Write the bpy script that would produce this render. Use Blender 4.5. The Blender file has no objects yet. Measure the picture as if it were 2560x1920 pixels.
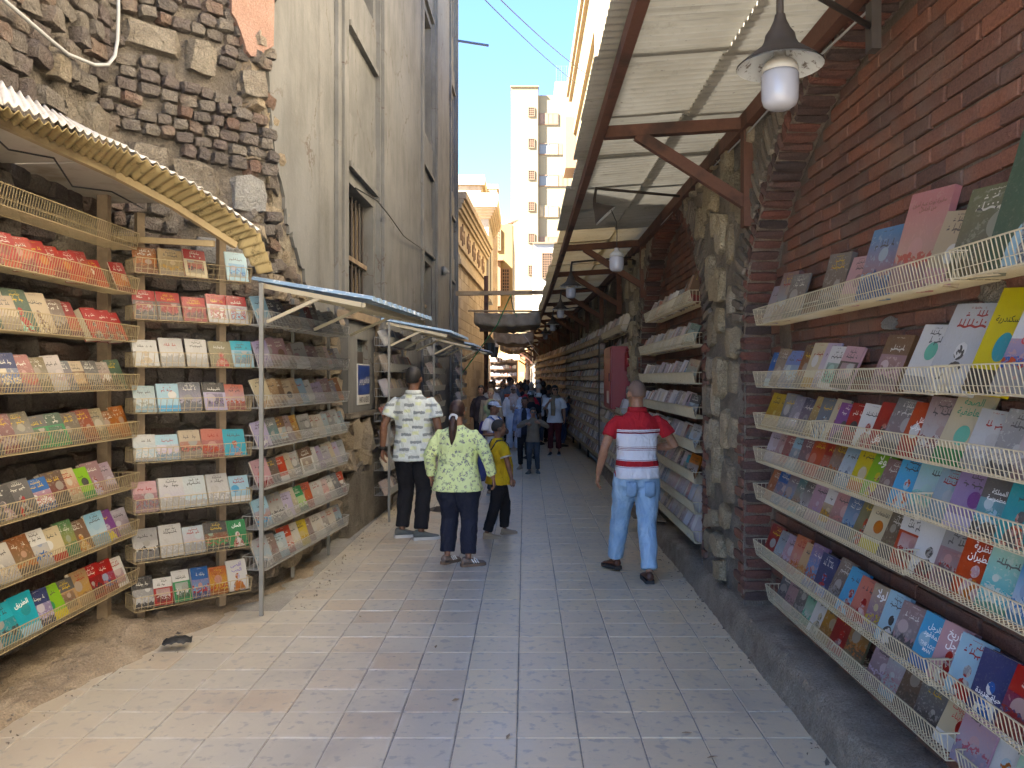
import bpy, bmesh, math, random
from mathutils import Vector, Matrix, Euler, noise as mnoise

SC = bpy.context.scene
COL = SC.collection
V = Vector
PI = math.pi
RND = random.Random(11)

# ---------------------------------------------------------------- camera, sky, sun, exposure
F_PX, VX, VY, CAM_H = 1985.0, 1312.0, 945.0, 1.75
cam = bpy.data.cameras.new('camera')
cam.sensor_width = 36.0
cam.lens = 36.0 * F_PX / 2560.0
cam.shift_x = -(VX - 1280.0) / 2560.0
cam.shift_y = (VY - 960.0) / 2560.0
cam.clip_start = 0.05
cam.clip_end = 900.0
cam_o = bpy.data.objects.new('camera', cam)
COL.objects.link(cam_o)
cam_o.location = (0, 0, CAM_H)
cam_o.rotation_euler = (PI / 2, 0, 0)
SC.camera = cam_o

SUN_EL, SUN_AZ = math.radians(42), math.radians(245)      # azimuth clockwise from +Y: behind and to the left
sun_dir = V((math.sin(SUN_AZ) * math.cos(SUN_EL), math.cos(SUN_AZ) * math.cos(SUN_EL), math.sin(SUN_EL)))
W = bpy.data.worlds.new('World')
SC.world = W
W.use_nodes = True
_n = W.node_tree.nodes
sky = _n.new('ShaderNodeTexSky')
sky.sky_type = 'NISHITA'
sky.sun_disc = False
sky.sun_elevation = SUN_EL
sky.sun_rotation = SUN_AZ
sky.air_density = 0.6
sky.dust_density = 0.0
sky.ozone_density = 6.0
W.node_tree.links.new(sky.outputs[0], _n['Background'].inputs[0])
_n['Background'].inputs[1].default_value = 0.06
sl = bpy.data.lights.new('sun', 'SUN')
sl.energy = 5.0
sl.angle = math.radians(0.5)
sl.color = (1.0, 0.93, 0.82)
so = bpy.data.objects.new('sun', sl)
COL.objects.link(so)
so.rotation_euler = (-sun_dir).to_track_quat('-Z', 'Y').to_euler()
so.location = (-10, -10, 30)
SC.view_settings.view_transform = 'Standard'
SC.view_settings.look = 'None'
SC.view_settings.gamma = 1.0
SC.view_settings.use_curve_mapping = False
SC.view_settings.exposure = 3.9
SC.render.engine = 'CYCLES'
SC.cycles.use_denoising = True
SC.cycles.use_adaptive_sampling = True
SC.cycles.adaptive_threshold = 0.02
SC.cycles.max_bounces = 8
SC.cycles.diffuse_bounces = 6
SC.cycles.glossy_bounces = 3
SC.cycles.transmission_bounces = 4
SC.cycles.caustics_reflective = False
SC.cycles.caustics_refractive = False


def at(px, py, Y):
    return V(((px - VX) * Y / F_PX, Y, CAM_H - (py - VY) * Y / F_PX))


# ---------------------------------------------------------------- helpers
def link(o):
    COL.objects.link(o)
    return o


def tag(o, label=None, cat=None, group=None, kind=None):
    if label: o['label'] = label
    if cat: o['category'] = cat
    if group: o['group'] = group
    if kind: o['kind'] = kind
    return o


def empty(name, loc=(0, 0, 0), rz=0.0, label=None, cat=None, group=None, parent=None, kind=None):
    o = link(bpy.data.objects.new(name, None))
    o.empty_display_size = 0.1
    o.location = loc
    o.rotation_euler = (0, 0, rz)
    if parent: o.parent = parent
    return tag(o, label, cat, group, kind)


class MB:
    def __init__(s):
        s.v, s.f, s.m, s.uv = [], [], [], {}

    def add(s, vs, fs, mi=0):
        b = len(s.v)
        s.v += [tuple(x) for x in vs]
        for f in fs:
            s.f.append(tuple(b + i for i in f))
            s.m.append(mi)
        return s

    def box(s, c, d, rot=None, mi=0):
        c = V(c)
        hx, hy, hz = d[0] / 2, d[1] / 2, d[2] / 2
        vs = []
        for x in (-hx, hx):
            for y in (-hy, hy):
                for z in (-hz, hz):
                    p = V((x, y, z))
                    if rot is not None: p = rot @ p
                    vs.append(c + p)
        return s.add(vs, [(0, 1, 3, 2), (4, 6, 7, 5), (0, 4, 5, 1), (2, 3, 7, 6), (0, 2, 6, 4), (1, 5, 7, 3)], mi)

    def bb(s, x0, x1, y0, y1, z0, z1, mi=0):
        return s.box(((x0 + x1) / 2, (y0 + y1) / 2, (z0 + z1) / 2), (abs(x1 - x0), abs(y1 - y0), abs(z1 - z0)), None, mi)

    def bar(s, a, b, w, h=None, up=(0, 0, 1), mi=0):
        a, b = V(a), V(b)
        h = h or w
        d = b - a
        L = d.length
        d.normalize()
        u = V(up)
        if abs(d.dot(u)) > 0.98: u = V((1, 0, 0))
        sd = d.cross(u).normalized()
        u = sd.cross(d)
        R3 = Matrix((sd, d, u)).transposed()
        return s.box((a + b) / 2, (w, L, h), R3, mi)

    def loft(s, rings, cap=True, mi=0):
        n = len(rings[0])
        vs = [p for r in rings for p in r]
        fs = []
        for i in range(len(rings) - 1):
            for k in range(n):
                k2 = (k + 1) % n
                fs.append((i * n + k, i * n + k2, (i + 1) * n + k2, (i + 1) * n + k))
        if cap:
            fs.append(tuple(range(n - 1, -1, -1)))
            fs.append(tuple((len(rings) - 1) * n + k for k in range(n)))
        return s.add(vs, fs, mi)

    def tube(s, pts, r, n=6, cap=True, mi=0, up=None, flat=1.0):
        pts = [V(p) for p in pts]
        if not isinstance(r, (list, tuple)): r = [r] * len(pts)
        rings = []
        ref = V(up) if up else None
        for i, p in enumerate(pts):
            t = (pts[min(i + 1, len(pts) - 1)] - pts[max(i - 1, 0)])
            t = t.normalized() if t.length > 1e-9 else V((0, 0, 1))
            if ref is None:
                ref = V((0, 0, 1)) if abs(t.z) < 0.9 else V((1, 0, 0))
            a = t.cross(ref)
            if a.length < 1e-4: a = t.cross(V((0, 1, 0.1)))
            a.normalize()
            b = a.cross(t).normalized()
            if up is None: ref = b
            ri = r[i]
            ra, rb = (ri if isinstance(ri, (tuple, list)) else (ri, ri * flat))
            rings.append([p + a * (ra * math.cos(2 * PI * k / n)) + b * (rb * math.sin(2 * PI * k / n)) for k in range(n)])
        return s.loft(rings, cap, mi)

    def ell(s, c, r, nu=16, nv=10, rot=None, fn=None, mi=0):
        c = V(c)
        rings = []
        for j in range(nv + 1):
            th = PI * (j + 0.0) / nv
            th = min(max(th, 0.02), PI - 0.02)
            ring = []
            for i in range(nu):
                ph = 2 * PI * i / nu
                d = V((math.sin(th) * math.cos(ph), math.sin(th) * math.sin(ph), -math.cos(th)))
                k = fn(d) if fn else 1.0
                p = V((d.x * r[0], d.y * r[1], d.z * r[2])) * k
                if rot is not None: p = rot @ p
                ring.append(c + p)
            rings.append(ring)
        return s.loft(rings, True, mi)

    def lathe(s, prof, c=(0, 0, 0), n=20, cap=True, mi=0, rot=None):
        c = V(c)
        rings = []
        for (r, z) in prof:
            ring = []
            for k in range(n):
                p = V((r * math.cos(2 * PI * k / n), r * math.sin(2 * PI * k / n), z))
                if rot is not None: p = rot @ p
                ring.append(c + p)
            rings.append(ring)
        return s.loft(rings, cap, mi)

    def grid(s, pts, mi=0):      # pts[i][j]
        ni, nj = len(pts), len(pts[0])
        vs = [p for r in pts for p in r]
        fs = [(i * nj + j, i * nj + j + 1, (i + 1) * nj + j + 1, (i + 1) * nj + j) for i in range(ni - 1) for j in range(nj - 1)]
        return s.add(vs, fs, mi)

    def xf(s, M):
        s.v = [tuple(M @ V(p)) for p in s.v]
        return s

    def mesh(s, name, mats, smooth=False, fix=True):
        me = bpy.data.meshes.new(name)
        me.from_pydata(s.v, [], s.f)
        for m in (mats if isinstance(mats, (list, tuple)) else [mats]):
            me.materials.append(m)
        if any(s.m): me.polygons.foreach_set('material_index', s.m)
        if fix:
            bm = bmesh.new()
            bm.from_mesh(me)
            bmesh.ops.recalc_face_normals(bm, faces=bm.faces)
            bm.to_mesh(me)
            bm.free()
        if smooth: me.polygons.foreach_set('use_smooth', [True] * len(me.polygons))
        me.update()
        return me

    def build(s, name, mats, parent=None, smooth=False, fix=True, kind=None, loc=None):
        o = link(bpy.data.objects.new(name, s.mesh(name, mats, smooth, fix)))
        if parent: o.parent = parent
        if loc is not None: o.location = loc
        if kind: o['kind'] = kind
        return o


def inst(name, me, parent=None, M=None, kind=None):
    o = link(bpy.data.objects.new(name, me))
    if parent: o.parent = parent
    if M is not None: o.matrix_local = M
    if kind: o['kind'] = kind
    return o


def frame(o, x, y, z):      # matrix from origin and axes
    M = Matrix((V(x), V(y), V(z))).transposed().to_4x4()
    M.translation = V(o)
    return M


# ---------------------------------------------------------------- node materials
def lin(c):
    return tuple((x / 12.92 if x <= 0.04045 else ((x + 0.055) / 1.055) ** 2.4) for x in [k / 255.0 for k in c])


class NM:
    def __init__(s, name):
        s.m = bpy.data.materials.new(name)
        s.m.use_nodes = True
        s.t = s.m.node_tree
        s.b = s.t.nodes['Principled BSDF']

    def put(s, sock, v):
        if isinstance(v, bpy.types.NodeSocket):
            s.t.links.new(v, sock)
        elif isinstance(v, (tuple, list)) and len(v) == 3 and sock.type == 'RGBA':
            sock.default_value = (*v, 1.0)
        else:
            sock.default_value = v

    def n(s, typ, ins=None, **kw):
        nd = s.t.nodes.new(typ)
        for k, v in kw.items(): setattr(nd, k, v)
        for k, v in (ins or {}).items(): s.put(nd.inputs[k], v)
        return nd

    def p(s, **kw):
        for k, v in kw.items(): s.put(s.b.inputs[k.replace('_', ' ')], v)
        return s

    def math(s, op, a, b=0.0, c=0.0, clamp=False):
        return s.n('ShaderNodeMath', {0: a, 1: b, 2: c}, operation=op, use_clamp=clamp).outputs[0]

    def vmath(s, op, a, b=(0, 0, 0)):
        nd = s.n('ShaderNodeVectorMath', {0: a}, operation=op)
        if op == 'SCALE': s.put(nd.inputs[3], b)
        else: s.put(nd.inputs[1], b)
        return nd.outputs[0]

    def mix(s, f, a, b, blend='MIX'):
        nd = s.n('ShaderNodeMix', None, data_type='RGBA', blend_type=blend)
        s.put(nd.inputs[0], f)
        s.put(nd.inputs[6], a)
        s.put(nd.inputs[7], b)
        return nd.outputs[2]

    def pos(s): return s.n('ShaderNodeNewGeometry').outputs['Position']
    def obj(s): return s.n('ShaderNodeTexCoord').outputs['Object']
    def uv(s): return s.n('ShaderNodeTexCoord').outputs['UV']

    def rnd(s):
        a = s.n('ShaderNodeObjectInfo').outputs['Random']
        b = s.n('ShaderNodeNewGeometry').outputs['Random Per Island']
        return s.math('FRACT', s.math('ADD', a, b))

    def noise(s, vec, scale, detail=4.0, rough=0.55, dist=0.0, col=False):
        nd = s.n('ShaderNodeTexNoise', {'Vector': vec, 'Scale': scale, 'Detail': detail, 'Roughness': rough, 'Distortion': dist})
        return nd.outputs[1 if col else 0]

    def voro(s, vec, scale, feature='F1', out='Distance', rnd=1.0):
        nd = s.n('ShaderNodeTexVoronoi', {'Vector': vec, 'Scale': scale, 'Randomness': rnd}, feature=feature)
        return nd.outputs[out]

    def ramp(s, f, stops):
        nd = s.n('ShaderNodeValToRGB', {0: f})
        e = nd.color_ramp.elements
        while len(e) < len(stops): e.new(0.5)
        for k, (pos, c) in enumerate(stops):
            e[k].position = pos
            e[k].color = (*c, 1.0) if isinstance(c, (tuple, list)) else (c, c, c, 1.0)
        return nd.outputs[0]

    def maprange(s, x, a, b, c=0.0, d=1.0):
        return s.n('ShaderNodeMapRange', {0: x, 1: a, 2: b, 3: c, 4: d}).outputs[0]

    def bump(s, h, strength=0.4, dist=0.02, normal=None):
        ins = {'Height': h, 'Strength': strength, 'Distance': dist}
        if normal is not None: ins['Normal'] = normal
        return s.n('ShaderNodeBump', ins).outputs[0]

    def sep(s, v):
        nd = s.n('ShaderNodeSeparateXYZ', {0: v})
        return nd.outputs[0], nd.outputs[1], nd.outputs[2]

    def comb(s, x, y, z):
        return s.n('ShaderNodeCombineXYZ', {0: x, 1: y, 2: z}).outputs[0]


def rough_mat(name, cols, scale=6.0, rough=0.85, bump=0.5, bdist=0.015, bscale=30.0, rnd=False, fine=90.0, spec=0.3, dust=None, bump2=False):
    """mottled mineral surface: colours chosen by noise (or per piece), pitted by bump"""
    k = NM(name)
    P = k.pos()
    n1 = k.noise(P, scale, 5.0, 0.6)
    f = n1
    if rnd:
        f = k.math('ADD', k.math('MULTIPLY', k.rnd(), 0.75), k.math('MULTIPLY', n1, 0.3))
    st = [(0.28 + 0.5 * i / max(1, len(cols) - 1), c) for i, c in enumerate(cols)] if not rnd else [(0.05 + 0.95 * i / max(1, len(cols) - 1), c) for i, c in enumerate(cols)]
    col = k.ramp(f, st)
    n2 = k.noise(P, fine, 3.0, 0.6)
    col = k.mix(0.55, col, k.ramp(n2, [(0.25, 0.25), (0.75, 0.8)]), 'OVERLAY')
    if dust:
        d = k.maprange(k.noise(P, 3.1, 4.0, 0.6), 0.48, 0.7)
        col = k.mix(k.math('MULTIPLY', d, 0.6), col, dust)
    h = k.math('ADD', k.noise(P, bscale, 5.0, 0.65), k.math('MULTIPLY', k.noise(P, bscale * 4, 3.0, 0.6), 0.4))
    nrm = k.bump(h, bump, bdist)
    if bump2:                                  # deep pits and broken edges; pit shade and bright tips are put into colour
        big = k.noise(P, 15.0, 6.0, 0.72, 0.8)
        nrm = k.bump(big, 1.0, 0.09, nrm)
        col = k.mix(k.maprange(big, 0.40, 0.26, 0.0, 0.6), col, tuple(x * 0.5 for x in cols[0]))
        col = k.mix(k.maprange(big, 0.56, 0.72, 0.0, 0.5), col, tuple(min(0.6, x * 1.25) for x in cols[-3]))
    k.p(Base_Color=col, Roughness=rough, Normal=nrm, Specular_IOR_Level=spec)
    return k.m


def paint_mat(name, c, rough=0.5, var=0.25, scale=8.0, metal=0.0, bump=0.1, spec=0.5, wear=None):
    k = NM(name)
    P = k.pos()
    n1 = k.noise(P, scale, 5.0, 0.6)
    col = k.mix(k.math('MULTIPLY', n1, var * 2), tuple(x for x in c), tuple(x * 0.45 for x in c))
    if wear:
        w = k.maprange(k.noise(P, scale * 2.3, 6.0, 0.7), 0.56, 0.64)
        col = k.mix(w, col, wear)
    k.p(Base_Color=col, Roughness=rough, Metallic=metal, Specular_IOR_Level=spec, Normal=k.bump(k.noise(P, 60.0, 3.0), bump, 0.004))
    return k.m


def cloth_mat(name, c, c2=None, rough=0.9, fold=0.5, thru=0.0):
    k = NM(name)
    P = k.obj()
    col = k.mix(k.maprange(k.noise(P, 5.0, 4.0), 0.35, 0.7), c, c2 or tuple(x * 0.72 for x in c))
    st = k.vmath('MULTIPLY', P, (9.0, 9.0, 5.0))
    h = k.noise(st, 1.3, 3.0, 0.5, 1.2)
    k.p(Base_Color=col, Roughness=rough, Specular_IOR_Level=0.2, Normal=k.bump(h, fold, 0.035))
    if thru:
        tr = k.n('ShaderNodeBsdfTranslucent', {'Color': col})
        mx = k.n('ShaderNodeMixShader', {0: thru, 1: k.b.outputs[0], 2: tr.outputs[0]})
        k.t.links.new(mx.outputs[0], k.t.nodes['Material Output'].inputs[0])
    return k.m

# ---------------------------------------------------------------- materials
def make_tile_mat():
    k = NM('paving_tile')
    P = k.pos()
    q = k.vmath('SCALE', k.vmath('ADD', P, (0.038, -3.86, 0.0)), 1 / 0.3014)
    x, y, z = k.sep(q)
    cell = k.comb(k.math('FLOOR', x), k.math('FLOOR', y), 0.0)
    wn = k.n('ShaderNodeTexWhiteNoise', {'Vector': cell})
    r1 = wn.outputs['Value']
    rc = k.n('ShaderNodeTexWhiteNoise', {'Vector': k.vmath('ADD', cell, (17.3, 4.1, 0))}).outputs['Value']
    left = k.math('LESS_THAN', x, -1.0)
    grey = k.ramp(r1, [(0.0, (0.57, 0.49, 0.35)), (0.5, (0.615, 0.525, 0.365)), (1.0, (0.635, 0.53, 0.345))])
    warm = k.ramp(rc, [(0.0, (0.46, 0.43, 0.37)), (0.45, (0.51, 0.455, 0.365)), (0.75, (0.48, 0.385, 0.285)), (1.0, (0.56, 0.505, 0.41))])
    col = k.mix(left, grey, warm)
    big = k.noise(P, 2.2, 5.0, 0.6)
    col = k.mix(k.maprange(big, 0.35, 0.75, 0.0, 0.55), col, (0.65, 0.57, 0.415))
    sp = k.noise(k.vmath('ADD', P, (3, 1, 0)), 16.0, 3.0, 0.5)
    col = k.mix(k.maprange(sp, 0.57, 0.66, 0.0, 0.55), col, (0.25, 0.25, 0.255))
    strk = k.noise(k.vmath('MULTIPLY', P, (9, 22, 9)), 1.0, 5.0, 0.7, 1.5)
    col = k.mix(k.maprange(strk, 0.50, 0.72, 0.0, 0.6), col, (0.50, 0.455, 0.375))
    # worn pale lime along the joints of the left strip
    fx = k.math('ABSOLUTE', k.math('SUBTRACT', k.math('FRACT', x), 0.5))
    fy = k.math('ABSOLUTE', k.math('SUBTRACT', k.math('FRACT', y), 0.5))
    e = k.math('MAXIMUM', fx, fy)
    edge = k.math('MULTIPLY', k.maprange(e, 0.40, 0.49), k.maprange(k.noise(P, 5.0, 5.0, 0.7), 0.48, 0.66))
    col = k.mix(k.math('MULTIPLY', k.math('MULTIPLY', edge, left), 0.9), col, (0.62, 0.59, 0.53))
    # dust blown against the walls
    px, py, pz = k.sep(P)
    dl = k.maprange(k.math('ADD', px, k.math('MULTIPLY', k.noise(P, 3.0, 4.0), 1.2)), -1.9, -0.7, 1.0, 0.0)
    col = k.mix(k.math('MULTIPLY', dl, 0.45), col, (0.36, 0.31, 0.24))
    stn = k.noise(k.vmath('ADD', P, (40, 7, 0)), 0.9, 6.0, 0.7, 0.4)
    col = k.mix(k.maprange(stn, 0.53, 0.68, 0.0, 0.42), col, (0.27, 0.26, 0.245))
    gum = k.math('MULTIPLY', k.math('LESS_THAN', k.voro(P, 7.0), 0.07), k.math('GREATER_THAN', k.noise(P, 2.0, 2.0), 0.48))
    col = k.mix(k.math('MULTIPLY', gum, 0.6), col, (0.17, 0.165, 0.16))
    h = k.math('ADD', k.noise(P, 40.0, 4.0, 0.6), k.math('MULTIPLY', strk, 0.8))
    k.p(Base_Color=col, Roughness=k.maprange(big, 0.3, 0.7, 0.30, 0.50), Normal=k.bump(h, 0.25, 0.004), Specular_IOR_Level=0.5)
    return k.m


M_tile = make_tile_mat()
M_grout = rough_mat('grout', [(0.22, 0.21, 0.195), (0.29, 0.275, 0.25), (0.40, 0.375, 0.34)], 4.0, 0.95, 0.3)
M_dust = rough_mat('dust', [(0.20, 0.155, 0.11), (0.30, 0.235, 0.165), (0.40, 0.33, 0.245)], 3.5, 0.95, 0.8, 0.03, 22.0)
M_mortar = rough_mat('old_mortar', [(0.17, 0.145, 0.12), (0.25, 0.215, 0.175), (0.34, 0.29, 0.23)], 5.0, 0.95, 0.9, 0.03, 26.0, bump2=True)
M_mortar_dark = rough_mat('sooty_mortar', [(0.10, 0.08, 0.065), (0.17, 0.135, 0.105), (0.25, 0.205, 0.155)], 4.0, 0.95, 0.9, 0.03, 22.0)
M_mortar_grey = rough_mat('grey_mortar', [(0.20, 0.175, 0.145), (0.29, 0.255, 0.21), (0.38, 0.335, 0.27)], 4.0, 0.95, 1.0, 0.03, 18.0, bump2=True)
M_rubble = rough_mat('eroded_brick', [(0.115, 0.095, 0.085), (0.15, 0.13, 0.115), (0.165, 0.13, 0.118), (0.20, 0.175, 0.15), (0.235, 0.205, 0.17), (0.20, 0.125, 0.095), (0.29, 0.245, 0.19)], 7.0, 0.95, 0.9, 0.02, 38.0, True, bump2=True, dust=(0.27, 0.235, 0.19))
M_rubble_pale = rough_mat('buff_rubble', [(0.25, 0.19, 0.13), (0.36, 0.29, 0.205), (0.47, 0.385, 0.26), (0.40, 0.33, 0.25), (0.24, 0.185, 0.145)], 6.0, 0.95, 0.8, 0.02, 34.0, True, bump2=True)
M_lime = rough_mat('limestone', [(0.20, 0.165, 0.125), (0.29, 0.25, 0.195), (0.36, 0.315, 0.25)], 4.0, 0.9, 0.9, 0.03, 16.0, bump2=True)
M_lime_white = rough_mat('pale_limestone', [(0.27, 0.26, 0.24), (0.36, 0.35, 0.325), (0.42, 0.405, 0.37)], 4.0, 0.9, 0.9, 0.03, 16.0, bump2=True)
M_gold = rough_mat('gold_stone', [(0.27, 0.225, 0.17), (0.37, 0.305, 0.21), (0.45, 0.375, 0.255), (0.51, 0.445, 0.335), (0.33, 0.28, 0.215)], 5.0, 0.92, 0.9, 0.025, 26.0, True, dust=(0.27, 0.23, 0.185), bump2=True)
M_brick = rough_mat('red_brick', [(0.085, 0.050, 0.042), (0.12, 0.062, 0.048), (0.15, 0.070, 0.050), (0.19, 0.080, 0.052), (0.125, 0.085, 0.070)], 4.0, 0.9, 0.6, 0.010, 45.0, True, dust=(0.15, 0.115, 0.095))
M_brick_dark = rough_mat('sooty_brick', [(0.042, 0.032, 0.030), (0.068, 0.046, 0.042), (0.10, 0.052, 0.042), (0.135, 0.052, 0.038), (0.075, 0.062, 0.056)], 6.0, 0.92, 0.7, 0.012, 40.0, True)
M_brick_joint = rough_mat('brick_joint', [(0.10, 0.08, 0.066), (0.155, 0.125, 0.10)], 6.0, 0.95, 0.6, 0.01, 40.0)


def make_plaster():
    k = NM('weathered_plaster')
    P = k.pos()
    n1 = k.noise(P, 1.3, 6.0, 0.6)
    vst = k.noise(k.vmath('MULTIPLY', P, (4.5, 4.5, 1.1)), 1.0, 6.0, 0.7, 0.5)
    col = k.ramp(n1, [(0.30, (0.115, 0.113, 0.106)), (0.5, (0.15, 0.147, 0.139)), (0.7, (0.185, 0.181, 0.171))])
    col = k.mix(k.maprange(vst, 0.44, 0.68, 0.0, 0.6), col, (0.09, 0.087, 0.081))
    gr = k.noise(k.vmath('ADD', P, (5, 9, 2)), 0.55, 4.0)
    col = k.mix(k.maprange(gr, 0.5, 0.68, 0.0, 0.65), col, (0.17, 0.172, 0.172))
    sc = k.noise(k.vmath('MULTIPLY', P, (30, 30, 14)), 1.0, 4.0, 0.7, 2.5)
    col = k.mix(k.maprange(sc, 0.66, 0.73, 0.0, 0.7), col, (0.36, 0.33, 0.28))
    col = k.mix(k.maprange(sc, 0.33, 0.27, 0.0, 0.75), col, (0.13, 0.105, 0.08))
    ck = k.voro(k.vmath('ADD', P, k.vmath('SCALE', k.noise(P, 3.0, 4.0, 0.6, 0.0, True), 0.5)), 0.9, 'DISTANCE_TO_EDGE')
    crack = k.math('MULTIPLY', k.math('LESS_THAN', ck, 0.008), k.maprange(k.noise(P, 0.8, 2.0), 0.5, 0.6))
    col = k.mix(k.math('MULTIPLY', crack, 0.8), col, (0.09, 0.07, 0.055))
    h = k.math('SUBTRACT', k.math('ADD', k.noise(P, 14.0, 5.0, 0.65), k.math('MULTIPLY', sc, 0.5)), crack)
    k.p(Base_Color=col, Roughness=0.9, Normal=k.bump(h, 0.45, 0.012), Specular_IOR_Level=0.25)
    return k.m


M_plaster = make_plaster()
M_pink = rough_mat('pink_plaster', [(0.25, 0.15, 0.11), (0.31, 0.195, 0.15)], 4.0, 0.95, 0.6, 0.02, 30.0)
M_stone_bldg = rough_mat('sandstone_blocks', [(0.27, 0.205, 0.14), (0.36, 0.285, 0.20), (0.43, 0.345, 0.25)], 3.0, 0.9, 0.4, 0.01, 20.0, True)
M_stone_trim = rough_mat('sandstone_trim', [(0.33, 0.26, 0.18), (0.41, 0.33, 0.235), (0.47, 0.39, 0.28)], 2.0, 0.9, 0.3, 0.01, 16.0)
M_greystone = rough_mat('grey_stone', [(0.27, 0.25, 0.225), (0.34, 0.32, 0.29)], 1.5, 0.9, 0.3, 0.01, 10.0)
M_bounce = rough_mat('bounce_render', [(0.52, 0.46, 0.36), (0.58, 0.52, 0.42)], 0.4, 0.9, 0.15, 0.01, 4.0, fine=20.0)  # kept bright so the added storey throws sunlight back
M_cream = rough_mat('cream_render', [(0.215, 0.172, 0.098), (0.24, 0.192, 0.112)], 0.4, 0.9, 0.15, 0.01, 4.0, fine=20.0)
M_cream2 = rough_mat('sand_render', [(0.20, 0.145, 0.068), (0.23, 0.168, 0.082)], 0.5, 0.9, 0.15, 0.01, 4.0, fine=20.0)
M_tan = rough_mat('tan_ashlar', [(0.19, 0.145, 0.085), (0.24, 0.185, 0.115)], 1.0, 0.9, 0.3, 0.02, 6.0)
M_palegrey = rough_mat('pale_grey_render', [(0.44, 0.40, 0.345), (0.50, 0.46, 0.40)], 0.5, 0.9, 0.15, 0.01, 4.0)
M_shutter = paint_mat('shutter_brown', (0.24, 0.145, 0.085), 0.7, 0.3)
M_shutter_tan = paint_mat('shutter_tan', (0.36, 0.27, 0.14), 0.7, 0.3)
M_white = paint_mat('white_paint', (0.62, 0.61, 0.58), 0.6, 0.2)
M_glass = NM('dusty_glass').p(Base_Color=(0.10, 0.13, 0.14), Roughness=0.15, Specular_IOR_Level=0.6).m
M_dark = NM('dark_interior').p(Base_Color=(0.02, 0.018, 0.016), Roughness=0.9).m
M_wood = None


def make_wood(name, a, b, stain, ring=1.0):
    k = NM(name)
    P = k.obj()
    g = k.noise(k.vmath('MULTIPLY', P, (30, 30, 30)), 1.0, 5.0, 0.65, 0.6)
    w = k.noise(P, 2.5, 4.0, 0.6)
    col = k.mix(g, a, b)
    col = k.mix(k.maprange(w, 0.52, 0.66, 0.0, 0.85), col, stain)
    k.p(Base_Color=col, Roughness=0.75, Normal=k.bump(g, 0.4, 0.006), Specular_IOR_Level=0.3)
    return k.m


M_wood = make_wood('brown_timber', (0.135, 0.062, 0.042), (0.085, 0.042, 0.03), (0.035, 0.024, 0.02))
M_wood_old = make_wood('grey_batten', (0.30, 0.225, 0.145), (0.19, 0.14, 0.09), (0.12, 0.085, 0.055))
M_tan_board = make_wood('tan_board', (0.46, 0.36, 0.23), (0.36, 0.27, 0.165), (0.25, 0.18, 0.11))
M_wood_yellow = make_wood('yellow_batten', (0.40, 0.31, 0.17), (0.30, 0.225, 0.12), (0.19, 0.135, 0.075))
M_board = make_wood('pale_board', (0.50, 0.46, 0.38), (0.40, 0.36, 0.29), (0.27, 0.22, 0.15))
M_walnut = make_wood('far_boards', (0.115, 0.075, 0.05), (0.07, 0.045, 0.03), (0.04, 0.028, 0.02))


def make_sheet(name, base, dirt, transl=0.3, mould=0.3):
    k = NM(name)
    P = k.pos()
    n1 = k.noise(P, 1.7, 5.0, 0.6)
    col = k.mix(k.maprange(n1, 0.35, 0.7, 0.0, 0.8), base, dirt)
    ln = k.noise(k.vmath('MULTIPLY', P, (1.2, 26, 1)), 1.0, 4.0, 0.7)
    col = k.mix(k.maprange(ln, 0.54, 0.72, 0.0, 0.6), col, tuple(x * 0.55 for x in dirt))
    sp = k.noise(k.vmath('MULTIPLY', P, (16, 60, 16)), 1.0, 4.0, 0.6)
    col = k.mix(k.maprange(sp, 0.68, 0.74, 0.0, 0.9), col, (0.035, 0.028, 0.02))
    dr = k.noise(k.vmath('ADD', P, (9, 2, 0)), 9.0, 5.0, 0.75)
    col = k.mix(k.maprange(dr, 0.56, 0.70, 0.0, mould), col, tuple(x * 0.3 for x in dirt))
    k.p(Base_Color=col, Roughness=0.7, Specular_IOR_Level=0.3, Normal=k.bump(sp, 0.2, 0.005))
    tr = k.n('ShaderNodeBsdfTranslucent', {'Color': col})
    mx = k.n('ShaderNodeMixShader', {0: transl, 1: k.b.outputs[0], 2: tr.outputs[0]})
    k.t.links.new(mx.outputs[0], k.t.nodes['Material Output'].inputs[0])
    return k.m


M_sheet = make_sheet('canopy_sheet', (0.29, 0.28, 0.245), (0.20, 0.185, 0.15), 0.06, 0.3)
M_sheet_sungold = make_sheet('sun_gold_canopy_sheet', (0.50, 0.42, 0.26), (0.40, 0.31, 0.16), 0.45, 0.3)  # golden colour stands in for sunlight coming through the far sheets
M_sheet_gold = make_sheet('mossy_fibreglass', (0.44, 0.345, 0.17), (0.28, 0.21, 0.09), 0.25, 0.95)
M_sheet_white = make_sheet('white_corrugated', (0.70, 0.67, 0.62), (0.56, 0.52, 0.45), 0.2, 0.2)
M_sheet_blue = paint_mat('blue_awning_sheet', (0.22, 0.33, 0.45), 0.45, 0.35, 6.0, wear=(0.62, 0.64, 0.64))
M_wire = paint_mat('ivory_wire', (0.50, 0.435, 0.295), 0.5, 0.3, 12.0)
M_wire_old = paint_mat('rusty_wire', (0.40, 0.31, 0.17), 0.6, 0.4, 12.0)
M_wire_grey = paint_mat('grey_wire', (0.42, 0.41, 0.38), 0.5, 0.3, 12.0)
M_steel = paint_mat('painted_steel', (0.25, 0.245, 0.22), 0.5, 0.3, 5.0)
M_iron = paint_mat('rusted_iron', (0.055, 0.042, 0.035), 0.7, 0.4, 12.0)
M_enamel = paint_mat('white_enamel', (0.55, 0.57, 0.57), 0.35, 0.25, 14.0, wear=(0.10, 0.075, 0.06))
M_bulb = NM('opal_bulb').p(Base_Color=(0.31, 0.31, 0.335), Roughness=0.25, Specular_IOR_Level=0.5).m
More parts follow.
